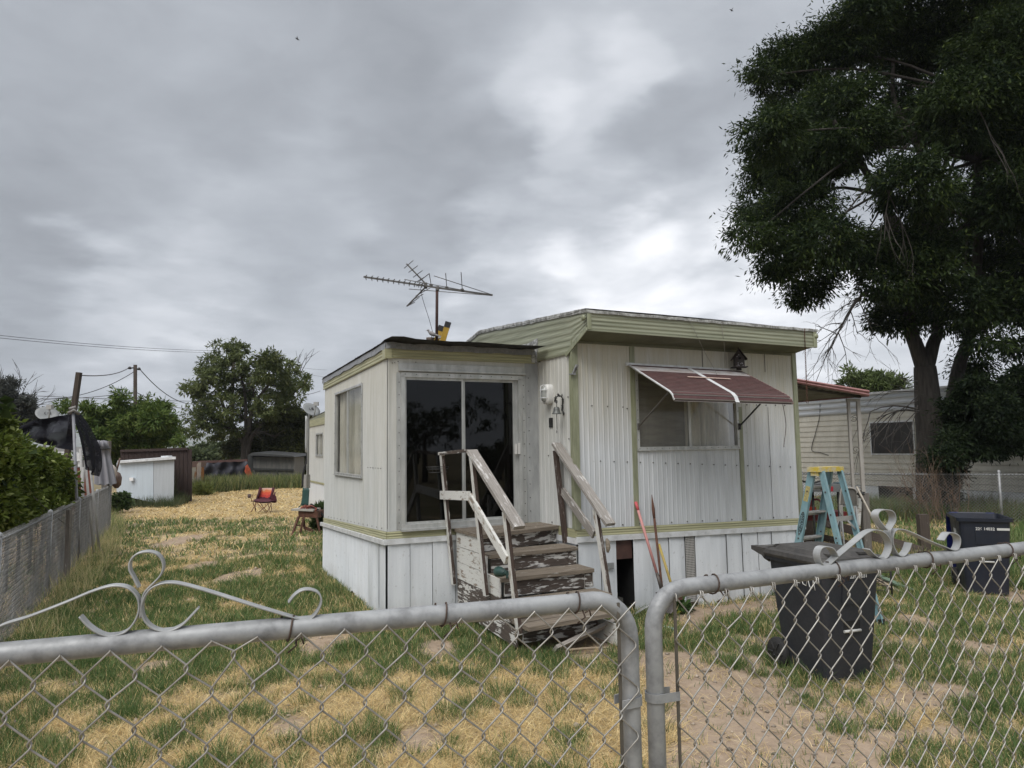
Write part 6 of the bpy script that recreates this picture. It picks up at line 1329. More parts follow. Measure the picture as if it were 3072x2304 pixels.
for t in np.linspace(0, 1, 7): rows.append([lerp(c_(lerp(1410, 1470, t), lerp(985, 815, t), .25+.15*t), c_(lerp(1600, 1640, t), lerp(985, 815, t), .25+.15*t), s_)+Vector((0, .05*math.sin(math.pi*s_), 0)) for s_ in np.linspace(0, 1, 7)])
mb.grid(rows); mb.build('backrest', M_SUN, cc_)
mb = MB(); mb.tube([c_(1415, 985, .22), c_(1450, 880, .3), c_(1468, 812, .38)], .045, 7); mb.tube([c_(1595, 985, .22), c_(1625, 880, .3), c_(1640, 812, .38)], .045, 7); mb.build('side_panel', M_MAR, cc_)
mb = MB(); rows = []
for t in np.linspace(0, 1, 5): rows.append([lerp(c_(1355, 975, -.2), c_(1635, 985, -.2), s_)+Vector((0, .45*t, -.05*math.sin(math.pi*s_)*(1-t)+.02*t)) for s_ in np.linspace(0, 1, 7)])
mb.grid(rows); mb.grid([[p-UP*.04 for p in reversed(r)] for r in rows]); mb.build('seat', M_MAR, cc_)
for (pts) in (((1305, 898, -.2), (1370, 910, 0), (1440, 905, .2)), ((1660, 870, .2), (1650, 910, 0), (1620, 912, -.1))):
    mb = MB(); mb.strap([c_(*p) for p in pts], Vector((.3, 1, 0)), .07, .012); mb.build('armrest', M_MAR, cc_)
mb = MB(); mb.lathe(c_(1318, 945, -.2), [(.001, 0), (.05, .0), (.055, .12), (.05, .12)], UP, 10); mb.build('cup_holder', mat('mesh_brown', (.1, .07, .07)), cc_)
mb = MB(); mb.prism(smooth([c_(1600, 1005, .0), c_(1665, 1010, .0), c_(1672, 950, .0), c_(1650, 905, .0), c_(1610, 905, 0)], 3), Vector((0, .06, 0))); mb.build('side_pouch', M_MAR, cc_)
for (x0, y0, x1, y1, a, b) in ((1360, 985, 1410, 1140, -.2, .0), (1415, 1000, 1335, 1150, -.2, -.25), (1420, 1010, 1545, 1145, -.2, -.2), (1590, 1010, 1440, 1140, -.2, -.2), (1625, 1005, 1545, 1150, -.2, -.2), (1600, 985, 1618, 1125, .2, .2), (1360, 905, 1345, 1000, -.15, -.2), (1460, 1010, 1560, 1140, .2, .2), (1560, 1010, 1600, 1140, 0, 0), (1400, 990, 1405, 1130, .2, .25)):
    mb = MB(); mb.tube([c_(x0, y0, a), c_(x1, y1, b)], .011, 6); mb.build('leg', mat('rust_red_tube', (.12, .03, .02)), cc_)
# ================================================================ work bench with hoses by the back of the home
YW = gnd('S', 160, 1590, 0).y
wb = thing('small_workbench', 'rusty little workbench leaning with clutter behind the porch', 'workbench', gnd('S', 160, 1590, 0))
def w_(x, y, d=0.): return dep('S', x, y, YW+d)
mb = MB(); mb.slab(w_(145, 1375), w_(385, 1385), w_(385, 1300), w_(145, 1300), Vector((.05, .45, 0))); mb.build('bench_box', M_RUST, wb)
mb = MB(); mb.slab(w_(55, 1295, -.05), w_(330, 1305, -.05), w_(330, 1280, -.05), w_(55, 1275, -.05), Vector((.05, .5, 0))); mb.build('table_top', mat('pale_board', (.42, .41, .37), (.3, .28, .25), 6), wb)
for (x0, y0, x1, y1, d0, d1) in ((150, 1370, 75, 1580, 0, -.2), (215, 1370, 160, 1620, 0, 0), (205, 1380, 230, 1560, .3, .4), (375, 1380, 420, 1600, 0, 0)):
    mb = MB(); a, b = w_(x0, y0, d0), w_(x1, y1, d1); d = (b-a).normalized(); b = b if b.z < 0 else b-d*(b.z/d.z if abs(d.z) > .3 else 0); mb.beam(a, b, .045, .045); mb.build('leg', M_RUST, wb)
mb = MB(); mb.beam(w_(105, 1480), w_(200, 1475), .03, .03); mb.beam(w_(215, 1500, .1), w_(430, 1590, .1), .06, .06); mb.build('stretcher', M_RUST, wb)
mb = MB(); rr = random.Random(4)
for k in range(10):
    cx0 = rr.uniform(200, 320); mb.tube(smooth([w_(cx0-60, 1290+rr.uniform(-10, 8), rr.uniform(0, .3)), w_(cx0, 1240+rr.uniform(-20, 25), rr.uniform(0, .3)), w_(cx0+60, 1255+rr.uniform(0, 30), rr.uniform(0, .3)), w_(cx0+50, 1295, rr.uniform(0, .3))], 4), .013, 5)
tag(mb.build('extension_cable', mat('dull_red_cord', (.28, .08, .06)), loc=w_(250, 1290)), 'tangled dull red cable heaped on the little workbench', 'cable')
mb = MB()
for k in range(12):
    x = 205+k*6.5; mb.tube(smooth([w_(x, 1020+rr.uniform(-12, 12), .3), w_(x-6, 1120, .28), w_(x-12+rr.uniform(-6, 6), 1235, .25)], 3), .016, 5)
mb.tube(smooth([w_(215, 1030, .3), w_(195, 1150, .3), w_(180, 1220, .3), w_(150, 1250, .2)], 3), .014, 5)
tag(mb.build('green_hose', mat('dark_green_hose', (.02, .07, .06), (.015, .05, .045), 9, rough=.5), loc=w_(240, 1230, .3)), 'dark green hose coiled upright above the little workbench', 'hose')
mb = MB(); a, b = w_(300, 1215, .1), w_(460, 1360, .3); mb.beam(a, b, .09, .05); tag(mb.build('black_plank', mat('black_plank', (.02, .018, .017)), loc=b), 'black plank leaning from the workbench to the porch wall', 'plank')
# vertical conduit and cable at the far corner
wire('corner_conduit', [dep('S', 243, 115, 20), dep('S', 240, 570, 20)], .03, 'pale conduit running up the far corner of the mobile home', 'conduit', M_ALU)
wire('black_cable', [dep('S', 262, 130, 20.1), dep('S', 258, 560, 20.1), dep('S', 245, 680, 20.1), dep('S', 205, 830, 20.1), dep('S', 195, 1000, 20.1)], .03, 'thick black cable drooping along the far corner of the mobile home', 'cable', M_BLACK)
mb = MB(); mb.slab(dep('S', 205, 1020, 20.6), dep('S', 245, 1020, 20.6), dep('S', 245, 850, 20.6), dep('S', 205, 850, 20.6), Vector((0, .4, 0))); tag(mb.build('meter_board', mat('grey_meter', (.3, .29, .27)), loc=dep('S', 225, 1020, 20.6)), 'grey utility box beyond the far corner of the mobile home', 'utility box')
# birds in the sky
for (x, y, Y, lab) in ((642, 84, 60, 'small bird high in the left part of the sky'), (1580, 22, 70, 'tiny bird at the top near the large tree'), (1185, 193, 90, 'speck of a bird in the middle of the sky')):
    c = dep('W', x, y, Y); mb = MB(); mb.tube([c+Vector((-.2, 0, .12)), c, c+Vector((.18, 0, -.12))], [.01, .07, .02], 6); mb.face([c+Vector((-.05, -.05, 0)), c+Vector((.1, -.35, .1)), c+Vector((.06, 0, 0))]); mb.face([c+Vector((-.05, .05, 0)), c+Vector((.1, .35, .05)), c+Vector((.06, 0, 0))])
    if Y < 80: tag(mb.build('bird', mat('bird_dark', (.03, .03, .03)), loc=c), lab, 'bird')
MIR = []
# ================================================================ ground with grass, straw and bare dirt
def vnoise(x, y, s, seed=0):
    x = np.asarray(x)/s+seed*17.3; y = np.asarray(y)/s-seed*9.1
    xi, yi = np.floor(x), np.floor(y); fx, fy = x-xi, y-yi; fx = fx*fx*(3-2*fx); fy = fy*fy*(3-2*fy)
    def h(a, b):
        v = np.sin(a*127.1+b*311.7+seed*74.7)*43758.5453; return v-np.floor(v)
    return (h(xi, yi)*(1-fx)+h(xi+1, yi)*fx)*(1-fy)+(h(xi, yi+1)*(1-fx)+h(xi+1, yi+1)*fx)*fy
def fbm(x, y, s, seed=0, o=4):
    t = 0; a = .5; n = 0
    for k in range(o): t = t+a*vnoise(x, y, s/2**k, seed+k); n += a; a *= .55
    return t/n
def sstep(x, a, b): t = np.clip((x-a)/(b-a), 0, 1); return t*t*(3-2*t)
def inpoly(x, y, poly):
    r = np.zeros(x.shape, bool); n = len(poly)
    for i in range(n):
        x0, y0 = poly[i][:2]; x1, y1 = poly[(i+1) % n][:2]
        c = ((y0 > y) != (y1 > y)) & (x < (x1-x0)*(y-y0)/((y1-y0) if y1 != y0 else 1e-9)+x0); r ^= c
    return r
def wp_(pts): return [tuple(gnd('W', a, b)[:2]) for a, b in pts]
PATH = wp_([(1380, 1400), (1470, 1405), (1600, 1455), (1760, 1540), (1960, 1659), (2150, 1800), (1560, 1800), (1480, 1659), (1400, 1500)])
WALLDIRT = wp_([(1440, 1345), (1500, 1290), (1700, 1290), (1690, 1320), (1560, 1330), (1500, 1370)])
BARE = [(385, 1168, 28, 12), (520, 1243, 42, 14), (440, 1222, 30, 7), (700, 1385, 60, 20), (940, 1400, 50, 14), (1250, 1392, 70, 16), (1985, 1345, 40, 12), (2110, 1400, 50, 14), (1930, 1530, 50, 12), (2070, 1500, 50, 9), (2170, 1290, 60, 10),
        (900, 1600, 50, 16), (620, 1570, 45, 16), (1900, 1260, 40, 12), (330, 1440, 40, 8)]
BAREW = []
for a, b, c, d in BARE:
    p = gnd('W', a, b); q = gnd('W', a+c, b); r = gnd('W', a, b-d); BAREW.append((p.x, p.y, abs(q.x-p.x), abs(r.y-p.y)+.12))
def cover(x, y):
    n1 = fbm(x, y, .9, 3); n2 = fbm(x, y, .26, 9); n3 = fbm(x+50, y, 3.5, 21)
    wob = (n2-.5)*.5
    nearw = sstep(y, 7.4, 5.8)               # straw-heavy foreground
    farw = sstep(y+4*(n3-.5)+.18*x, 19.0, 21.5)  # straw field at the back
    right = sstep(x-.25*(y-5)+wob, .6, 1.6)
    g = .58-.30*nearw+.12*sstep(y, 12, 8)
    g = g*(1-farw)+.04*farw
    leftgreen = sstep(x, -1.7, -3.2)*nearw; g = g+.14*leftgreen
    g = np.where(x > 0, g*(1-right)+.60*right, g)
    G = sstep(n1*.40+n2*.70+(g-.5)*.75, .48, .64)
    dry = .72+.18*farw; dry = dry*(1-right)+.42*right
    D = sstep(fbm(x, y, .9, 33)*.6+fbm(x, y, .3, 40)*.4+(dry-.5)*.8, .40, .52)
    D = np.maximum(D, farw*.95)
    bare = np.zeros_like(x)
    for (a, b, c, d) in BAREW:
        r = ((x-a)/c)**2+((y-b)/d)**2; bare = np.maximum(bare, sstep(r+wob*1.6+(n1-.5)*1.2, 1.25, .7))
    for poly in (PATH, WALLDIRT):
        xx = x+(n2-.5)*.5; yy = y+(n1-.5)*.6; bare = np.maximum(bare, inpoly(xx, yy, poly)*.96)
    # beyond the fences
    out_l = sstep((x-LPF.o.x)*(-LFN.x)+(y-LPF.o.y)*(-LFN.y), .25, -.1)
    bare = np.maximum(bare, out_l*.8)
    G = G*(1-bare); D = D*(1-bare)
    return G, D*(1-G)
def footprint(x, y):
    u = (x-FW.o.x)*E3.x+(y-FW.o.y)*E3.y; s = (x-FW.o.x)*B3.x+(y-FW.o.y)*B3.y
    a = (u > -.0) & (u < 3.57) & (s > 0.02) & (s < LEN)
    u2 = (x-PF.o.x)*E3.x+(y-PF.o.y)*E3.y; s2 = (x-PF.o.x)*B3.x+(y-PF.o.y)*B3.y
    b = (u2 > -2.0) & (u2 < .1) & (s2 > 0.02) & (s2 < PD); c = (u2 > -1.12) & (u2 < -.1) & (s2 > -1.7) & (s2 < .1)
    un = (x-12.6)*(-E3.x)+(y-24.8)*(-E3.y)
    d = (un < .05) & (y > 12)
    return a | b | c | d
def gheight(x, y):
    return (fbm(x, y, 1.3, 5)-.5)*.07+(fbm(x, y, .25, 6, 3)-.5)*.022
m, nt, b, o = new_mat('yard_ground'); b.inputs['Roughness'].default_value = .95; b.inputs['Specular IOR Level'].default_value = .1
ag = nd(nt, 'ShaderNodeAttribute', attribute_name='green'); ad_ = nd(nt, 'ShaderNodeAttribute', attribute_name='dry')
v = coordn(nt, 'Object'); n1 = noise(nt, v, 9, 8, .7); n2 = noise(nt, v, 60, 4, .7); n3 = noise(nt, v, 1.2, 5)
dirt = mix(nt, rmp(nt, n1, .35, .65), (.37, .29, .215), (.25, .19, .14)); dirt = mix(nt, rmp(nt, n2, .55, .75, 0, .5), dirt, (.47, .40, .31)); dirt = mix(nt, rmp(nt, n3, .45, .7, 0, .4), dirt, (.24, .185, .135))
straw = mix(nt, rmp(nt, n2, .38, .62), (.54, .43, .25), (.20, .155, .095)); grn = mix(nt, rmp(nt, n2, .4, .6), (.075, .09, .035), (.15, .125, .06))
c_1 = mix(nt, rmp(nt, ad_.outputs['Fac'], .15, .9), dirt, straw); c_1 = mix(nt, rmp(nt, ag.outputs['Fac'], .25, .95, 0, .85), c_1, grn)
nt.links.new(c_1, b.inputs['Base Color']); bumpn(nt, b, mth(nt, 'ADD', n1, mth(nt, 'MULTIPLY', n2, .5)), .6, .02); M_GROUND = m
xs = np.concatenate([-np.geomspace(3000, 9.5, 26), np.arange(-9, 9.01, .09), np.geomspace(9.5, 3000, 26)])
ys = np.concatenate([-np.geomspace(200, 2, 8), np.arange(0, 3.2, .4), np.arange(3.3, 14, .08), np.arange(14, 44, .3), np.geomspace(46, 3200, 30)])
X, Y = np.meshgrid(xs, ys); Z = gheight(X, Y)*np.clip(sstep(np.hypot(X, Y), 120, 60), 0, 1); Gc, Dc = cover(X, Y)
far = sstep(Y, 44, 60)+sstep(np.abs(X), 16, 22); far = np.clip(far, 0, 1); Gc = Gc*(1-far)+.7*far; Dc = Dc*(1-far)+.4*far
V = np.stack([X.ravel(), Y.ravel(), Z.ravel()], 1); nx = len(xs); ny = len(ys)
ii = (np.arange(ny-1)[:, None]*nx+np.arange(nx-1)[None]).ravel(); F = np.stack([ii, ii+1, ii+nx+1, ii+nx], 1)
gr = np_mesh('ground', V, F, M_GROUND, {'green': ('POINT', 'FLOAT', Gc.ravel()), 'dry': ('POINT', 'FLOAT', Dc.ravel())}, smooth_=True); tag(gr, kind='structure')

def attr_mat(name, rough=.7, transl=.25, spec=.25):
    m, nt, b, o = new_mat(name); a = nd(nt, 'ShaderNodeAttribute', attribute_name='tint'); nt.links.new(a.outputs['Color'], b.inputs['Base Color'])
    b.inputs['Roughness'].default_value = rough; b.inputs['Specular IOR Level'].default_value = spec
    if transl:
        t = nd(nt, 'ShaderNodeBsdfTranslucent'); nt.links.new(a.outputs['Color'], t.inputs[0]); ms = nd(nt, 'ShaderNodeMixShader'); ms.inputs[0].default_value = transl
        nt.links.new(b.outputs[0], ms.inputs[1]); nt.links.new(t.outputs[0], ms.inputs[2]); nt.links.new(ms.outputs[0], o.inputs[0])
    return m
M_BLADE = attr_mat('grass_blades', .6, .3); M_LEAF = attr_mat('leaves', .6, .3, .15)
def blades(name, x, y, h, w, lean, ang, col, bend=.5, label=None, cat='grass'):
    """x,y base; h height; w width; lean horizontal reach; ang direction; col (n,3)"""
    n = len(x); z0 = gheight(x, y)-.005
    dx, dy = np.cos(ang), np.sin(ang); fa = rng.uniform(0, np.pi, n); wx, wy = np.cos(fa)*w/2, np.sin(fa)*w/2
    P = np.empty((n, 6, 3))
    for k, (t, ww) in enumerate(((0, 1.), (.55, .75), (1., .12))):
        hor = lean*(t**(1+bend)); zz = z0+h*(t-(.18*t*t)*np.minimum(lean/np.maximum(h, .01), 1.5))
        for s_, j in ((-1, 2*k), (1, 2*k+1)):
            P[:, j, 0] = x+dx*hor+s_*wx*ww; P[:, j, 1] = y+dy*hor+s_*wy*ww; P[:, j, 2] = zz
    F = np.array([[0, 1, 3, 2], [2, 3, 5, 4]])[None]+(np.arange(n)*6)[:, None, None]
    tint = np.concatenate([col, np.ones((n, 1))], 1).repeat(2, 0)
    o = np_mesh(name, P.reshape(-1, 3), F.reshape(-1, 4), M_BLADE, {'tint': ('FACE', 'FLOAT_COLOR', tint)})
    return tag(o, kind='stuff', label=label, cat=cat)
GC = np.array([[.090, .160, .042], [.125, .195, .058], [.17, .23, .085], [.070, .130, .045], [.25, .28, .12]])
DC = np.array([[.68, .53, .25], [.54, .41, .19], [.78, .65, .36], [.36, .28, .15], [.62, .46, .24]])
def pick(A, n): i = rng.integers(0, len(A), n); return A[i]*rng.uniform(.8, 1.2, (n, 1))
def scatter(nt_, y0, y1, pow_, spread, per, gscale=1., xmul=.82):
    u = rng.random(nt_); yy = (y0**pow_+(y1**pow_-y0**pow_)*u)**(1/pow_); xx = rng.uniform(-1, 1, nt_)*(yy*xmul+.6)
    keep = ~footprint(xx, yy); xx, yy = xx[keep], yy[keep]
    G, D = cover(xx, yy); r = rng.random(len(xx)); kind = np.where(r < G, 1, np.where(r < G+D*.9, 2, 0)); thin = (kind == 0) & (rng.random(len(xx)) < .06); kind[thin] = 2
    xx, yy, kind = xx[kind > 0], yy[kind > 0], kind[kind > 0]
    vig = fbm(xx, yy, .8, 60)
    xx = xx.repeat(per); yy = yy.repeat(per); kk = kind.repeat(per); vg = vig.repeat(per); n = len(xx)
    bx = xx+rng.normal(0, spread, n); by = yy+rng.normal(0, spread, n)
    k2 = ~footprint(bx, by); xx, yy, kk, vg, bx, by = xx[k2], yy[k2], kk[k2], vg[k2], bx[k2], by[k2]; n = len(bx)
    g = kk == 1
    hb = np.where(g, rng.uniform(.035, .12, n)*(.4+1.2*vg), rng.uniform(.015, .09, n))*gscale
    ln = np.where(g, hb*rng.uniform(.15, .9, n), rng.uniform(.06, .20, n)*gscale)
    col = np.where(g[:, None], pick(GC, n), pick(DC, n)); mixm = g & (rng.random(n) < .17); col[mixm] = pick(DC, int(mixm.sum()))
    return bx, by, hb, ln, col, g
# separate darker, taller tufts that stand out of the mat
n = 1500; u = rng.random(n); yy = (3.6**.6+(13**.6-3.6**.6)*u)**(1/.6); xx = rng.uniform(-1, 1, n)*(yy*.82+.6); G, D = cover(xx, yy); k = ~footprint(xx, yy) & (rng.random(n) < .25+.6*G) & ((G+D) > .3); xx, yy = xx[k], yy[k]; per = 75
sz = rng.uniform(.5, 1.3, len(xx)).repeat(per); ctx = xx.repeat(per); cty = yy.repeat(per); n = len(ctx); bx = ctx+rng.normal(0, .05, n)*sz; by = cty+rng.normal(0, .05, n)*sz; k = ~footprint(bx, by); bx, by, sz, ctx, cty = bx[k], by[k], sz[k], ctx[k], cty[k]; n = len(bx)
hb = rng.uniform(.06, .17, n)*sz; blades('grass_tufts', bx, by, hb, .0045*np.maximum(1, by/6.5), hb*rng.uniform(.2, .9, n), np.arctan2(by-cty, bx-ctx)+rng.normal(0, .5, n), pick(GC[:4]*.9, n), label='dark green grass tufts standing out of the mown yard', cat='grass')
# straw litter, pebbles and clods on the bare ground
n = 26000; u = rng.random(n); yy = (3.4**.5+(14**.5-3.4**.5)*u)**2; xx = rng.uniform(-1, 1, n)*(yy*.82+.6); k = ~footprint(xx, yy); xx, yy = xx[k], yy[k]; G, D = cover(xx, yy); k = rng.random(len(xx)) > G*.8; k &= fbm(xx, yy, .5, 91) > .42; xx, yy = xx[k], yy[k]; n = len(xx)
blades('straw_litter', xx, yy, rng.uniform(.004, .018, n), np.maximum(.003, yy*.0005), rng.uniform(.04, .16, n), rng.uniform(0, 6.283, n), pick(DC, n)*1.05, label='loose dry straw lying scattered over the bare dirt', cat='straw', bend=0.)
n = 5200; u = rng.random(n); yy = (3.4**.5+(15**.5-3.4**.5)*u)**2; xx = rng.uniform(-1, 1, n)*(yy*.82+.6); k = ~footprint(xx, yy); xx, yy = xx[k], yy[k]; n = len(xx); rs = rng.gamma(2., .0045, n)+.003; zz = gheight(xx, yy)
oc = np.array([[1, 0, 0], [0, 1, 0], [-1, 0, 0], [0, -1, 0], [0, 0, .7], [0, 0, -.5]]); P = np.stack([xx, yy, zz+rs*.2], 1)[:, None]+oc[None]*rs[:, None, None]*rng.uniform(.6, 1.4, (n, 6, 1))
of = np.array([[0, 1, 4], [1, 2, 4], [2, 3, 4], [3, 0, 4], [1, 0, 5], [2, 1, 5], [3, 2, 5], [0, 3, 5]]); F = of[None]+(np.arange(n)*6)[:, None, None]; tn = np.repeat(rng.uniform(.14, .42, n)[:, None]*np.array([[1, .84, .68]]), 8, 0)
tag(np_mesh('pebbles', P.reshape(-1, 3), F.reshape(-1, 3), attr_mat('pebble', .9, 0), {'tint': ('FACE', 'FLOAT_COLOR', np.concatenate([tn, np.ones((len(tn), 1))], 1))}), 'small stones and clods scattered over the dirt of the yard', 'pebbles', kind='stuff')
# weeds hugging the foot of the skirting, steps and posts
def edge_tufts(P, u0, u1, n, out, h0, h1, lab):
    u = rng.uniform(u0, u1, n); m_ = vnoise(u, u*0, .22, 3); u = u[m_ > .35]; n = len(u); o_ = rng.uniform(.02, out, n)
    x = P.o.x+P.e.x*u+P.n.x*o_; y = P.o.y+P.e.y*u+P.n.y*o_; h = rng.uniform(h0, h1, n); blades('skirting_weeds', x, y, h, .007, h*rng.uniform(.2, .9, n), rng.uniform(0, 6.283, n), np.where((rng.random(n) < .7)[:, None], pick(GC, n), pick(DC, n)), label=lab, cat='weeds')
edge_tufts(PS, -.1, 4.2, 2600, .16, .04, .16, 'ragged weeds along the foot of the porch side skirting')
edge_tufts(PF, -2.1, -1.1, 900, .2, .03, .13, 'ragged weeds along the front skirting left of the steps')
edge_tufts(FW, .3, 3.6, 1300, .2, .02, .10, 'sparse weeds along the skirting below the front window')
bx, by, hb, ln, col, g = scatter(76000, 3.4, 13.5, .5, .03, 7)
w_b = np.where(g, .0052, .0040)*np.maximum(1, by/6.5); blades('grass', bx, by, hb, w_b, ln, rng.uniform(0, 6.283, len(bx)), col, label='patchy green and dry straw grass covering the front yard')
bx, by, hb, ln, col, g = scatter(24000, 13.0, 42, .9, .09, 8, 1.25, .8)
blades('grass', bx, by, hb, .0012*by, ln, rng.uniform(0, 6.283, len(bx)), col, label='green and straw coloured grass covering the back of the yard')
# tall weeds: along the left fence, around the ladder and right fence, by the white shed, at the back
def weeds(poly, n, h0, h1, cols, w, lab, lean=.4, name='tall_weeds'):
    P = np.array(poly); lo, hi = P.min(0), P.max(0); x = rng.uniform(lo[0], hi[0], n*4); y = rng.uniform(lo[1], hi[1], n*4)
    k = inpoly(x, y, poly) & ~footprint(x, y); x, y = x[k][:n], y[k][:n]; m_ = fbm(x, y, .9, 77); k = m_ > .36; x, y, m_ = x[k], y[k], m_[k]
    h = rng.uniform(h0, h1, len(x))*(.5+m_); blades(name, x, y, h, w, h*rng.uniform(.1, lean*1.6, len(x)), rng.uniform(0, 6.283, len(x)), pick(np.array(cols), len(x)), label=lab, cat='weeds')
g2 = lambda k, *pts: [tuple(gnd(k, a, b)[:2]) for a, b in pts]
PALE = [[.50, .44, .24], [.40, .38, .18], [.16, .21, .07], [.58, .50, .29], [.27, .31, .12]]
weeds(g2('W', (30, 1390), (120, 1400), (260, 1200), (270, 1130), (232, 1110), (190, 1190), (110, 1290)), 12000, .16, .38, PALE, .006, 'tall pale seeding grass beside the left chain link fence')
weeds(g2('W', (215, 1150), (262, 1160), (268, 1100), (235, 1085)), 2500, .2, .4, GC, .008, 'tall green grass near the far end of the left fence')
weeds([(4.6, 11.5), (12.5, 17.0), (15, 16.2), (9.5, 10.5), (8, 9.6), (6.9, 10.4), (5.4, 10.6)], 14000, .12, .34, GC, .009, 'green grass between the right bin and the right chain link fence')
weeds([(6.5, 15.5), (8.8, 18.6), (13, 17.0), (20, 13.5), (20, 20), (12, 22.0), (9, 22)], 16000, .25, .55, list(GC)+[[.15, .12, .06], [.2, .16, .08]], .012, 'tall dark weeds along the right chain link fence')
weeds([(4.1, 11), (7.2, 11.3), (7.9, 12.6), (6, 14.5), (4, 14)], 5000, .12, .3, list(DC), .007, 'dry straw grass behind the step ladder')
weeds(g2('A', (1290, 1180), (1420, 1180), (1440, 1150), (2100, 1140), (2100, 1165), (1700, 1178), (1450, 1200), (1330, 1210)), 9000, .4, .85, [[.10, .14, .045], [.16, .19, .07], [.28, .26, .12], [.07, .10, .04], [.2, .22, .08]], .03, 'weeds growing along the back fence and dark shed')
weeds(g2('A', (770, 1300), (1220, 1300), (1300, 1270), (1300, 1250), (780, 1270)), 3500, .2, .5, [[.06, .09, .035], [.09, .10, .05]], .014, 'low weeds at the foot of the white shed')
for (x0, x1, n, h, lab) in ((900, 1010, 900, 1.2, 'thin wispy weed clump before the left half of the white shed'), (1080, 1190, 1300, 1.6, 'tall wispy dark weed clump before the right half of the white shed')):
    a, b = gnd('A', x0, 1272), gnd('A', x1, 1275); x = rng.uniform(a.x, b.x, n); y = rng.uniform(a.y-.5, a.y, n); h_ = rng.uniform(.35, 1, n)*h*(1-.6*np.abs((x-(a.x+b.x)/2)/(b.x-a.x)*2)); blades('weed_clump', x, y, h_, .022, h_*rng.uniform(.1, .45, n), rng.uniform(0, 6.283, n), pick(np.array([[.05, .06, .03], [.08, .09, .045]]), n), label=lab, cat='weeds')
# trees across the road behind the camera: the dark glass door mirrors them
for (x, y, z, r, lab) in ((23.3, -17.6, 2.9, 2.6, 'broad leafy street tree across the road, mirrored in the glass door'), (28.2, -15.8, 1.4, 1.1, 'small street tree across the road, mirrored in the glass door')):
    MIR.append((x, y, z, r, lab))
# ================================================================ hills
m, nt, b, o = new_mat('scrub_hill'); b.inputs['Roughness'].default_value = .95
v = coordn(nt, 'Object', (.01, .01, .02)); n1 = noise(nt, v, 3.2, 8, .75); nt.links.new(mix(nt, rmp(nt, n1, .42, .6), (.12, .14, .12), (.22, .22, .20)), b.inputs['Base Color']); M_HILL = m
xs2 = np.linspace(-2600, 2600, 160); ys2 = np.linspace(1300, 2400, 24); X, Y = np.meshgrid(xs2, ys2)
t = (Y-1300)/1100; prof = np.sin(np.clip(t*1.15, 0, 1)*np.pi*.5); Z = prof*(26+62*fbm(X, Y*.6, 620, 4, 5)*sstep(X, 900, -500)+12*fbm(X, Y, 120, 8))-3
V = np.stack([X.ravel(), Y.ravel(), Z.ravel()], 1); nx = len(xs2); ii = (np.arange(len(ys2)-1)[:, None]*nx+np.arange(nx-1)[None]).ravel()
tag(np_mesh('hills', V, np.stack([ii, ii+1, ii+nx+1, ii+nx], 1), M_HILL, smooth_=True), kind='structure')
# ================================================================ trees
def leaves(name, lobes, n, L, Wd, cols, parent=None, label=None, cat=None, shell=.45, crad=.35, percl=60, droop=.5, kind=None, flat=.6, loc=(0, 0, 0), clump_tone=.35, palm=True):
    C_ = np.array([tuple(l[0]) for l in lobes]); R_ = np.array([l[1] for l in lobes]); wgt = R_**2; wgt = wgt/wgt.sum()
    nc = max(4, n//percl); li = rng.choice(len(lobes), nc, p=wgt); d = rng.normal(size=(nc, 3)); d /= np.linalg.norm(d, axis=1)[:, None]
    rr_ = R_[li]*(shell+(1-shell)*rng.random(nc)**.6); cc = C_[li]+d*rr_[:, None]*np.array([1, 1, .85])
    cr = crad*rng.uniform(.6, 1.4, nc); tone = rng.normal(0, clump_tone, nc)
    ci = np.repeat(np.arange(nc), percl); m_ = len(ci)
    nt_ = max(1, percl//8); tw = np.clip(rng.normal(size=(nc*nt_, 3)), -1.5, 1.5)*.5; ti = ci*nt_+rng.integers(0, nt_, m_)   # twigs inside each clump
    off = tw[ti]*rng.uniform(.25, 1, m_)[:, None]+np.clip(rng.normal(size=(m_, 3)), -1.6, 1.6)*.22; off[:, 2] *= flat; p = cc[ci]+off*cr[ci][:, None]
    out_ = p-C_[li][ci]; out_ /= (np.linalg.norm(out_, axis=1)[:, None]+1e-6)
    tdir = tw[ti]/(np.linalg.norm(tw[ti], axis=1)[:, None]+1e-6)
    dr = out_*.45+tdir*.5+rng.normal(size=(m_, 3))*.55; dr[:, 2] -= droop; dr /= np.linalg.norm(dr, axis=1)[:, None]
    sd2 = np.cross(dr, rng.normal(size=(m_, 3))*.6+np.array([0, 0, 1])); sd2 /= (np.linalg.norm(sd2, axis=1)[:, None]+1e-6)
    l_ = L*rng.uniform(.65, 1.25, m_)[:, None]; w2 = Wd*rng.uniform(.7, 1.2, m_)[:, None]
    P = np.empty((m_, 4, 3)); P[:, 0] = p; P[:, 1] = p+dr*l_*.45+sd2*w2/2; P[:, 2] = p+dr*l_; P[:, 3] = p+dr*l_*.45-sd2*w2/2
    cols = np.array(cols); tt = np.clip(.5+tone[ci]+rng.normal(0, .18, m_), 0, 1)[:, None]; col = cols[0]*(1-tt)+cols[1]*tt
    pale = rng.random(m_) < .06; col[pale] = cols[2 % len(cols)] if len(cols) > 2 else col[pale]
    F = (np.arange(m_)*4)[:, None]+np.arange(4)[None]
    o3 = Vector(loc)
    if parent is not None: o3 = parent.location
    o = np_mesh(name, P.reshape(-1, 3), F, M_LEAF, {'tint': ('FACE', 'FLOAT_COLOR', np.concatenate([col, np.ones((m_, 1))], 1))}, loc=tuple(o3))
    if parent is not None: o.parent = parent; o.location = (0, 0, 0)
    return tag(o, label, cat, kind=kind)
M_BARK = mat('dark_bark', (.042, .036, .03), (.022, .019, .016), 5, (3, 3, .5), .95, bump=.9, bdist=.05)
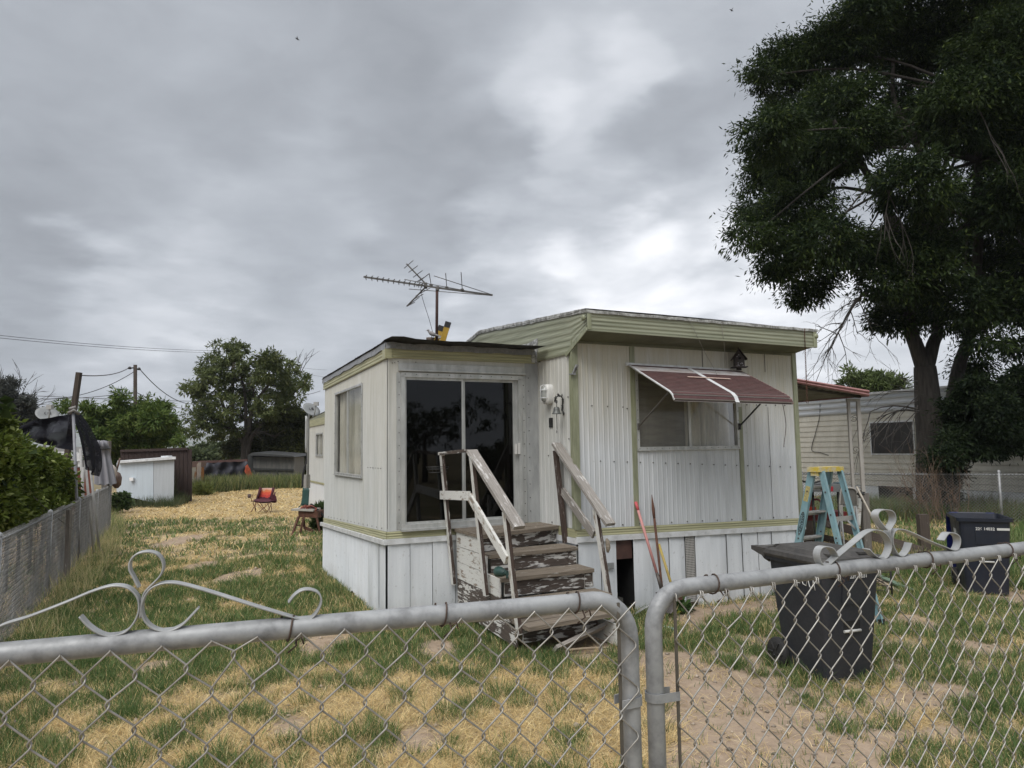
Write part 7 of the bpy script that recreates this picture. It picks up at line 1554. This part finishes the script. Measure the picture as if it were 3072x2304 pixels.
M_BARKG = mat('grey_twig', (.07, .062, .055), (.045, .04, .035), 5, rough=.9)
def lob(k, lst, Y, sp, rs, seed=1):
    rr = random.Random(seed); sc_ = REG[k][2]; return [(dep(k, x, y, Y+rr.uniform(-sp, sp)), r*sc_*Y/PF_*rs) for x, y, r in lst]
def twigs(mb, a, d, L, r, depth, rr, spread=.7, grav=0.):
    pts = [Vector(a)]; dd = Vector(d).normalized()
    for k in range(4):
        dd = (dd+Vector((rr.uniform(-1, 1), rr.uniform(-1, 1), rr.uniform(-1, 1)))*.16+Vector((0, 0, -grav))).normalized(); pts.append(pts[-1]+dd*L/4)
    mb.tube(pts, [r*(1-.14*k) for k in range(5)], 5 if depth > 1 else 4, caps=False)
    if depth:
        for k in range(rr.choice((2, 3, 3))):
            q = pts[rr.choice((2, 3, 4))]; nd_ = (dd+Vector((rr.uniform(-1, 1), rr.uniform(-1, 1), rr.uniform(-1, 1)))*spread).normalized(); twigs(mb, q, nd_, L*rr.uniform(.5, .75), r*.55, depth-1, rr, spread, grav)
# --- the big dark tree on the right
YT = 20.5
big = thing('large_shade_tree', 'huge dark leafy tree with forked trunk rising behind the right fence', 'tree', Vector((dep('F', 1480, 1180, YT).x, YT, 0)))
LB = [(1850, 60, 85), (1905, 20, 80), (1770, 125, 75), (1700, 125, 55), (1645, 165, 38), (1730, 220, 90), (1665, 290, 62), (1810, 240, 90), (1655, 375, 62), (1745, 355, 90), (1640, 455, 52), (1625, 510, 42), (1720, 460, 80), (1690, 560, 52), (1750, 600, 52), (1740, 640, 30), (1780, 520, 62), (1850, 540, 55), (1845, 300, 75),
      (1950, 110, 100), (2060, 60, 110), (2170, 120, 105), (1980, 250, 95), (2090, 240, 100), (2190, 300, 100), (2200, 420, 90), (1975, 400, 75), (2050, 480, 85), (1985, 560, 85), (1930, 610, 60), (1925, 520, 50), (2140, 560, 85), (2080, 650, 75), (1990, 660, 65), (1925, 690, 42), (2190, 650, 60), (2140, 740, 45), (2190, 750, 35), (2110, 790, 30),
      (1960, -120, 150), (2100, -180, 170), (2260, -60, 170), (2330, 150, 170), (2340, 380, 160), (2320, 600, 130), (2200, -330, 190), (2000, -300, 130), (2450, 100, 150)]
lbs = lob('W', LB, YT, 2.4, 1.0, 5)
leaves('crown', lbs, 580000, .17, .048, [(.010, .021, .009), (.034, .054, .014), (.080, .11, .03)], big, shell=.35, crad=.62, percl=120, droop=.55, flat=.5, clump_tone=.3)
mb = MB()
def tp(k, x, y, dy=0): return dep(k, x, y, YT+dy)
mb.tube(smooth([Vector((tp('F', 1480, 1180).x, YT, -.1)), tp('F', 1475, 1150), tp('F', 1455, 900), tp('F', 1450, 650), tp('F', 1425, 420), tp('F', 1405, 180), tp('F', 1390, 0)], 5), [.60]+[lerp(.5, .29, k/29) for k in range(30)], 16)
mb.tube(smooth([tp('F', 1500, 750), tp('F', 1580, 560, .1), tp('F', 1615, 350, .2), tp('F', 1650, 120, .3), tp('F', 1690, -60, .3), tp('J', 1850, 640, .3), tp('I', 1900, 1640, .3), tp('I', 1900, 1100, .2), tp('I', 1905, 700)], 4), [lerp(.26, .09, k/32) for k in range(33)], 12)
mb.tube(smooth([tp('F', 1395, 60), tp('J', 1480, 780), tp('J', 1440, 650), tp('W', 1960, 600), tp('I', 1330, 1600, -.4), tp('I', 1250, 1350, -.4), tp('I', 1150, 1200, -.6), tp('I', 1060, 1050, -.8), tp('W', 1800, 260, -.9)], 4), [lerp(.22, .06, k/32) for k in range(33)], 10)
mb.tube(smooth([tp('F', 1395, 60), tp('J', 1590, 760), tp('J', 1620, 600, .4), tp('W', 2000, 480, .5), tp('I', 1500, 1000, .7), tp('I', 1330, 700, .8), tp('I', 1320, 400, .8)], 4), [lerp(.2, .05, k/24) for k in range(25)], 10)
rr = random.Random(11)
for c, r_ in lbs:
    if c.z > 14.5: continue
    st_ = rr.choice([tp('W', 1990, 560), tp('I', 1900, 1100), tp('W', 1900, 420, -.5), tp('I', 1905, 650)]); mid = lerp(st_, c, .55)+Vector((0, 0, .5)); mb.tube(smooth([st_, mid, c], 4), [lerp(.06, .015, k/8) for k in range(9)], 6, caps=False)
mb.build('trunk', M_BARK, big)
mb = MB(); P_ = smooth([tp('J', 1380, 400, -1), tp('J', 1250, 388, -1.2), tp('J', 1160, 395, -1.3), tp('J', 1080, 450, -1.4), tp('J', 1010, 550, -1.5), tp('J', 965, 640, -1.5), tp('J', 930, 700, -1.5)], 4); mb.tube(P_, [lerp(.06, .018, k/24) for k in range(25)], 6)
rr = random.Random(21)
for i in (3, 6, 9, 10, 12, 13, 15, 16, 18, 19, 20, 21, 22, 23, 24, 24): twigs(mb, P_[i], Vector((rr.uniform(-.9, .7), rr.uniform(-.4, .4), rr.uniform(-1.1, .15))), rr.uniform(.6, 1.25), .016, 2, rr, .7, .06)
for i in range(7): twigs(mb, tp('F', 1330, 120+40*i, -.5), Vector((rr.uniform(-1, -.2), -.2, rr.uniform(-.8, .2))), rr.uniform(.5, 1.1), .016, 2, rr, .6, .03)
for (x, y) in ((1340, 370), (1330, 350)): twigs(mb, tp('F', x, y, -.5), Vector((-1, -.1, .15)), 1.5, .03, 2, rr, .5, .08)
mb.build('dead_branch', M_BARKG, big)
mb = MB()
for (x, y) in ((1250, 1240), (1300, 1250), (1820, 600)):
    mb = MB(); twigs(mb, tp('I', x, y, -2.5), Vector((rr.uniform(-.2, .4), 0, -1)), 1.6, .018, 2, rr, .35, .1); mb.build('hanging_twig', M_BARKG, big)
# --- darker tree low on the right edge
lr = thing('side_tree', 'low dark leafy tree overhanging the fence at the right edge', 'tree', Vector((dep('F', 1650, 1100, 19.2).x+2, 19.2, 0)))
LR = [(1640, 320, 60), (1750, 200, 60), (1850, 120, 60), (1900, 240, 110), (2000, 330, 110), (2150, 250, 120), (2100, 120, 50), (2200, 60, 50), (1750, 380, 90), (1850, 480, 110), (2000, 500, 120), (2150, 480, 120), (1620, 420, 50), (1700, 560, 90), (1820, 640, 80), (1950, 660, 70), (1620, 640, 80), (1560, 760, 70), (1680, 720, 60), (1500, 800, 50), (1600, 860, 50), (2300, 200, 150), (2350, 450, 160), (2200, 640, 70), (1880, 710, 40)]
leaves('crown', lob('F', LR, 18.9, 1.2, 1.0, 9), 90000, .13, .042, [(.009, .018, .009), (.024, .038, .014), (.05, .07, .028)], lr, shell=.35, crad=.38, percl=90, droop=.45)
mb = MB(); mb.tube(smooth([Vector((dep('F', 1650, 1000, 19.4).x, 19.4, 0)), dep('F', 1640, 860, 19.3), dep('F', 1760, 700, 19.2), dep('F', 1950, 520, 19), dep('F', 2150, 350, 19)], 4), [lerp(.10, .04, k/16) for k in range(17)], 8); mb.build('trunk', M_BARK, lr)
iv = [dep('F', 1600, y, 18.8) for y in range(880, 1200, 30)]
tag(leaves('ivy_column', [(p, .26) for p in iv], 2200, .09, .06, [(.02, .03, .018), (.10, .11, .09), (.3, .3, .28)], None, 'dark climbing plant with pale specks at the foot of the big tree', 'plant', shell=.2, crad=.2, percl=40, loc=tuple(Vector((iv[0].x, 18.8, 0)))))
# --- young tree behind the neighbouring home
yt = thing('young_tree', 'light green feathery tree top rising behind the beige neighbouring home', 'tree', Vector((dep('F', 1000, 300, 38).x, 38, 0)))
LY = [(760, 60, 40), (850, 90, 45), (820, 150, 50), (720, 150, 35), (950, 100, 45), (1050, 80, 40), (1000, 160, 60), (1120, 130, 45), (1190, 120, 35), (1180, 180, 50), (900, 190, 60), (1090, 200, 60), (760, 20, 20)]
leaves('crown', lob('F', LY, 38, 1, 1.0, 3), 7000, .30, .085, [(.08, .115, .04), (.14, .18, .07), (.2, .24, .12)], yt, shell=.25, crad=.45, percl=30, droop=.2, clump_tone=.2)
mb = MB(); 
for (x, y) in ((800, 60), (900, 110), (1000, 100), (1120, 140)): mb.tube(smooth([Vector((yt.location.x, 38, 0)), dep('F', 950, 400, 38), dep('F', x, y, 38)], 4), [lerp(.16, .03, k/8) for k in range(9)], 6)
mb.build('trunk', M_BARK, yt)
# --- large rounded tree at the back left of the home
YR = 47
rt = thing('rounded_tree', 'large airy rounded tree beyond the end of the yard, left of the porch', 'tree', Vector((dep('A', 1700, 1100, YR).x, YR, 0)))
LR2 = [(1560, 230, 85), (1500, 180, 30), (1640, 210, 60), (1690, 230, 40), (1460, 310, 80), (1600, 330, 100), (1420, 400, 60), (1350, 470, 55), (1300, 500, 35), (1740, 330, 70), (1860, 270, 75), (1840, 360, 90), (1960, 330, 70), (2030, 400, 80), (2100, 440, 50), (1480, 460, 80), (1620, 470, 90), (1760, 470, 90), (1900, 460, 100), (2040, 500, 85), (1420, 580, 80), (1560, 600, 80), (1330, 660, 60), (1460, 690, 80), (1280, 750, 45), (1360, 760, 50), (1220, 750, 35), (1700, 620, 90), (1850, 600, 90), (1980, 600, 90), (1500, 780, 55), (1620, 740, 60)]
leaves('crown', lob('A', LR2, YR, 2.5, 1.0, 7), 25000, .29, .10, [(.060, .082, .030), (.125, .15, .055), (.19, .21, .09)], rt, shell=.65, crad=.52, percl=60, droop=.25, clump_tone=.3)
mb = MB(); rr = random.Random(31); bs = Vector((rt.location.x, YR, 0))
for (pts, r0) in ((((1690, 880), (1720, 760), (1740, 640), (1800, 520), (1900, 400)), .28), (((1700, 900), (1640, 780), (1560, 640), (1510, 480), (1470, 330)), .22), (((1720, 860), (1780, 760), (1880, 660), (1990, 540)), .2), (((1700, 860), (1700, 700), (1690, 500), (1650, 330)), .2)):
    P_ = smooth([bs]+[dep('A', x, y, YR) for x, y in pts], 4); mb.tube(P_, [lerp(r0, .06, k/(len(P_)-1)) for k in range(len(P_))], 8)
    for k in range(8, len(P_), 2): twigs(mb, P_[k], Vector((rr.uniform(-1, 1), rr.uniform(-.6, .6), rr.uniform(-.2, .6))), rr.uniform(1.0, 1.8), .06, 1, rr, .8)
for k in range(3): twigs(mb, dep('A', 2060+k*12, 360, YR), Vector((rr.uniform(-.3, .6), 0, 1)), 1.2, .03, 1, rr, .5)
mb.build('trunk', M_BARK, rt)
dk = thing('dense_bush', 'dense dark olive bush mass under the rounded tree at the mobile home corner', 'bush', Vector((dep('A', 1900, 1100, 48).x, 48.5, 0)))
LD = [(1700, 850, 90), (1800, 780, 90), (1900, 700, 90), (1980, 640, 60), (1980, 780, 110), (2080, 700, 80), (1880, 860, 110), (2060, 870, 120), (1760, 900, 70), (2150, 820, 90), (2160, 960, 110), (2080, 1010, 80), (2050, 1080, 50), (1640, 900, 50), (1600, 880, 60)]
leaves('crown', lob('A', LD, 48.5, 1, 1.0, 2), 40000, .30, .13, [(.040, .050, .016), (.075, .085, .028), (.11, .12, .045)], dk, shell=.35, crad=.5, percl=50, droop=.3)
# --- bushy tree middle left
YB2 = 33
bt = thing('bushy_tree', 'fresh green bushy tree between closed umbrella and utility pole', 'tree', Vector((dep('A', 900, 1200, YB2).x, YB2+.6, 0)))
LB2 = [(470, 605, 36), (430, 590, 20), (620, 610, 40), (640, 680, 50), (840, 520, 26), (830, 560, 30), (1000, 545, 26), (1050, 620, 50), (1120, 600, 35), (720, 660, 55), (700, 740, 70), (830, 650, 60), (900, 720, 90), (960, 630, 50), (1060, 700, 80), (1140, 690, 45), (700, 830, 80), (820, 830, 100), (960, 840, 110), (1090, 820, 70), (1180, 820, 40), (1240, 835, 25), (760, 930, 70), (1160, 760, 35), (600, 730, 45)]
leaves('crown', lob('A', LB2, YB2, 1.6, 1.0, 8), 42000, .24, .07, [(.050, .090, .022), (.13, .18, .045), (.20, .24, .08)], bt, shell=.35, crad=.36, percl=45, droop=.25, clump_tone=.28)
mb = MB()
for (x, y) in ((840, 540), (1000, 560), (700, 700), (480, 610), (1100, 640)): mb.tube(smooth([bt.location.copy(), dep('A', 880, 950, YB2+.5), dep('A', x, y, YB2)], 4), [lerp(.14, .025, k/8) for k in range(9)], 6)
mb.build('trunk', M_BARK, bt)
# --- grey distant tree with bare branches, far left
gt = thing('grey_tree', 'grey distant tree with bare twigs at the left edge', 'tree', Vector((dep('A', 120, 900, 40).x, 40, 0)))
LG = [(60, 440, 45), (40, 520, 60), (120, 560, 60), (200, 560, 45), (80, 640, 80), (180, 630, 60), (-60, 500, 90), (-80, 620, 90), (230, 660, 40), (100, 720, 80)]
leaves('crown', lob('A', LG, 40, 1.5, 1.0, 4), 16000, .2, .07, [(.045, .052, .045), (.085, .09, .08)], gt, shell=.3, crad=.45, percl=40, droop=.1)
mb = MB(); rr = random.Random(8)
for (x0, y0, x1, y1) in ((110, 560, 150, 340), (120, 560, 200, 420), (130, 560, 240, 480), (150, 600, 290, 470), (160, 620, 320, 500), (180, 640, 330, 520), (170, 600, 270, 560), (-10, 520, 10, 360)):
    a, b = dep('A', x0, y0, 40), dep('A', x1, y1, 40); twigs(mb, a, b-a, (b-a).length*.8, .03, 2, rr, .3)
mb.tube([gt.location.copy(), dep('A', 120, 560, 40)], [.25, .06], 7); mb.build('trunk', M_BARKG, gt)
# --- hedge behind the left fence
hg = thing('leafy_hedge', 'bright green broad leafed hedge bulging over the left chain link fence', 'hedge', gnd('A', 100, 1500))
LH_ = [(15, 600, 22), (35, 660, 22), (110, 690, 16), (20, 730, 34), (60, 790, 30), (60, 890, 75), (160, 920, 52), (270, 950, 50), (100, 960, 110), (220, 1000, 110), (330, 985, 48), (400, 990, 36), (370, 1040, 80), (60, 1080, 130), (200, 1120, 130), (330, 1150, 110), (430, 1120, 60), (480, 1150, 40), (60, 1240, 130), (200, 1260, 120), (330, 1250, 90), (430, 1220, 60), (490, 1210, 35), (30, 1360, 100), (140, 1350, 80), (250, 1320, 70), (-80, 1000, 160), (-80, 1250, 160), (-60, 860, 70), (380, 1290, 40)]
HB = []
rr = random.Random(6)
for x, y, r in LH_:
    gap = .35+rr.uniform(.2, .9); p = hit('A', x, y, LPF.o+LFN*gap, LPF.n); rad_ = r*.434*p.y/PF_; p = hit('A', x, y, LPF.o+LFN*(rad_*.85+.12), LPF.n); HB.append((p, r*.434*p.y/PF_))
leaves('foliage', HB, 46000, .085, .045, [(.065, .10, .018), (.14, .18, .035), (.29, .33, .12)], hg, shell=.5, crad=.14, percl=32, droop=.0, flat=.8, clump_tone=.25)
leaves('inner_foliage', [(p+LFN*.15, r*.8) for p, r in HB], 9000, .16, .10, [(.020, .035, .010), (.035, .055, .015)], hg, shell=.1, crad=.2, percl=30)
mb = MB()
for (x, y) in ((60, 870), (25, 650), (110, 760), (200, 980)):
    a = hit('A', x, y, LPF.o+LFN*.5, LPF.n); twigs(mb, a, Vector((rr.uniform(-.5, .5), 0, -1)), .9, .012, 2, rr, .5)
for k in range(5): a = hit('A', 60+80*k, 1350, LPF.o+LFN*.6, LPF.n); mb.tube([Vector((a.x, a.y, 0)), a+UP*.8], [.03, .02], 6)
mb.build('stem', M_BARKG, hg)
# --- small shrub by the shed, plant behind the workbench, plant by the hoe
def shrub(name, k, lst, Y, n, L, W_, cols, lab, cat='shrub', crad=.15, **kw):
    p = dep(k, lst[0][0], lst[0][1], Y); o = leaves(name, lob(k, lst, Y, .15, 1.0, 3), n, L, W_, cols, None, lab, cat, shell=.2, crad=crad, percl=25, loc=(p.x, p.y, 0), **kw); return o
shrub('round_leaved_shrub', 'A', [(820, 1250, 45), (870, 1270, 35), (790, 1270, 40), (850, 1230, 30)], 24.5, 2600, .12, .09, [(.045, .085, .025), (.10, .14, .06)], 'round leaved green shrub at the left foot of the white shed')
shrub('spiky_plant', 'S', [(430, 1290, 40), (440, 1250, 30), (400, 1270, 25), (400, 1400, 60), (400, 1480, 50)], YW+.8, 1500, .16, .04, [(.04, .075, .025), (.09, .13, .05)], 'spiky green plant between the workbench and the porch wall', 'plant', droop=-.5)
shrub('leafy_weed', 'E', [(720, 1300, 45), (760, 1320, 50), (800, 1340, 30), (690, 1330, 30)], 8.75, 500, .09, .05, [(.035, .075, .02), (.08, .13, .04)], 'small leafy weed at the skirting below the digging bar', 'plant', crad=.07)
mb = MB(); c = gnd('E', 705, 1400, .03); 
for k in range(3): mb.face([c+Vector((.0, 0, .0)), c+Vector((.05*math.cos(k), .05*math.sin(k)-.01, .05)), c+Vector((.09*math.cos(k+.3), .09*math.sin(k+.3)-.02, .03)), c+Vector((.05*math.cos(k+.6), .05*math.sin(k+.6), .0))])
tag(mb.build('yellow_leaf', mat('yellow_green_leaf', (.35, .38, .06)), loc=c), 'single yellow green leaf on the ground beside the gate post', 'leaf')
shrub('yellow_weed', 'A', [(1400, 1170, 30), (1370, 1160, 25), (1420, 1190, 25)], 34, 900, .3, .05, [(.14, .17, .05), (.24, .27, .09)], 'yellow green feathery weed before the black tarpaulin', 'plant', droop=-.6, crad=.3)
# --- brown dead branches on the ground at the right trunk
mb = MB(); rr = random.Random(15)
for k in range(60): a = Vector((dep('F', rr.uniform(1240, 1560), 1200, 18.5).x, rr.uniform(17.6, 19), 0)); twigs(mb, a, Vector((rr.uniform(-.6, .6), rr.uniform(-.3, .3), 1)), rr.uniform(.5, 1.2), .008, 2, rr, .5)
tag(mb.build('dry_brush', mat('reddish_dry_twig', (.15, .10, .07), (.2, .14, .1), 3), loc=(11, 18, 0)), 'reddish dry brush tangled at the foot of the big tree', 'brush', kind=None)
# --- far wooded belt beyond the yard
belt = []
rr = random.Random(77)
for k in range(260):
    x = rr.uniform(-260, 240); y = 150+rr.uniform(-25, 45); belt.append((Vector((x, y, rr.uniform(-.8, .8))), rr.uniform(1.8, 3.0)))
leaves('distant_woodland', belt, 60000, 1.1, .7, [(.035, .052, .028), (.065, .085, .042)], None, 'distant belt of dark green trees below the hills', 'trees', shell=.4, crad=1.3, percl=30, kind='stuff')
mid = []
for (x, y, r, Y) in ((1330, 930, 35, 62), (1400, 900, 35, 64), (1460, 940, 40, 60), (1380, 960, 40, 58), (1520, 900, 50, 66), (1310, 960, 30, 58), (1600, 940, 50, 62), (1240, 960, 30, 60), (1450, 980, 30, 58), (1560, 960, 30, 58)):
    mid.append((dep('A', x, y, Y), r*.434*Y/PF_))
leaves('scrub_thicket', mid, 16000, .42, .2, [(.045, .062, .028), (.085, .105, .045)], None, 'olive green thicket behind the low black tarpaulin fence', 'bushes', shell=.3, crad=.8, percl=30, kind='stuff')

for (x, y, z, r, lab) in MIR:
    t = thing('street_tree', lab, 'tree', (x, y, 0)); rr = random.Random(int(x))
    leaves('crown', [(Vector((x+rr.uniform(-r, r), y+rr.uniform(-r, r), z+rr.uniform(-.5*r, .6*r))), r*.55) for _ in range(9)], 9000, .22, .09, [(.03, .05, .02), (.06, .08, .03)], t, crad=.5, percl=40)
    mb = MB(); mb.tube([Vector((x, y, 0)), Vector((x, y, z))], [.2, .08], 8); mb.build('trunk', M_BARK, t)

# ================================================================ air
hm = bpy.data.materials.new('haze_air'); hm.use_nodes = True; hn = hm.node_tree; hn.nodes.clear()
ho = hn.nodes.new('ShaderNodeOutputMaterial'); hv = hn.nodes.new('ShaderNodeVolumePrincipled'); hv.inputs['Color'].default_value = (.85, .9, 1, 1); hv.inputs['Density'].default_value = .00022; hn.links.new(hv.outputs[0], ho.inputs['Volume'])
mb = MB(); mb.box((0, 1500, 72), 6600, 3700, 152); tag(mb.build('haze', hm, loc=(0, 1500, 72)), 'thin pale haze fading the far hills', kind='stuff')
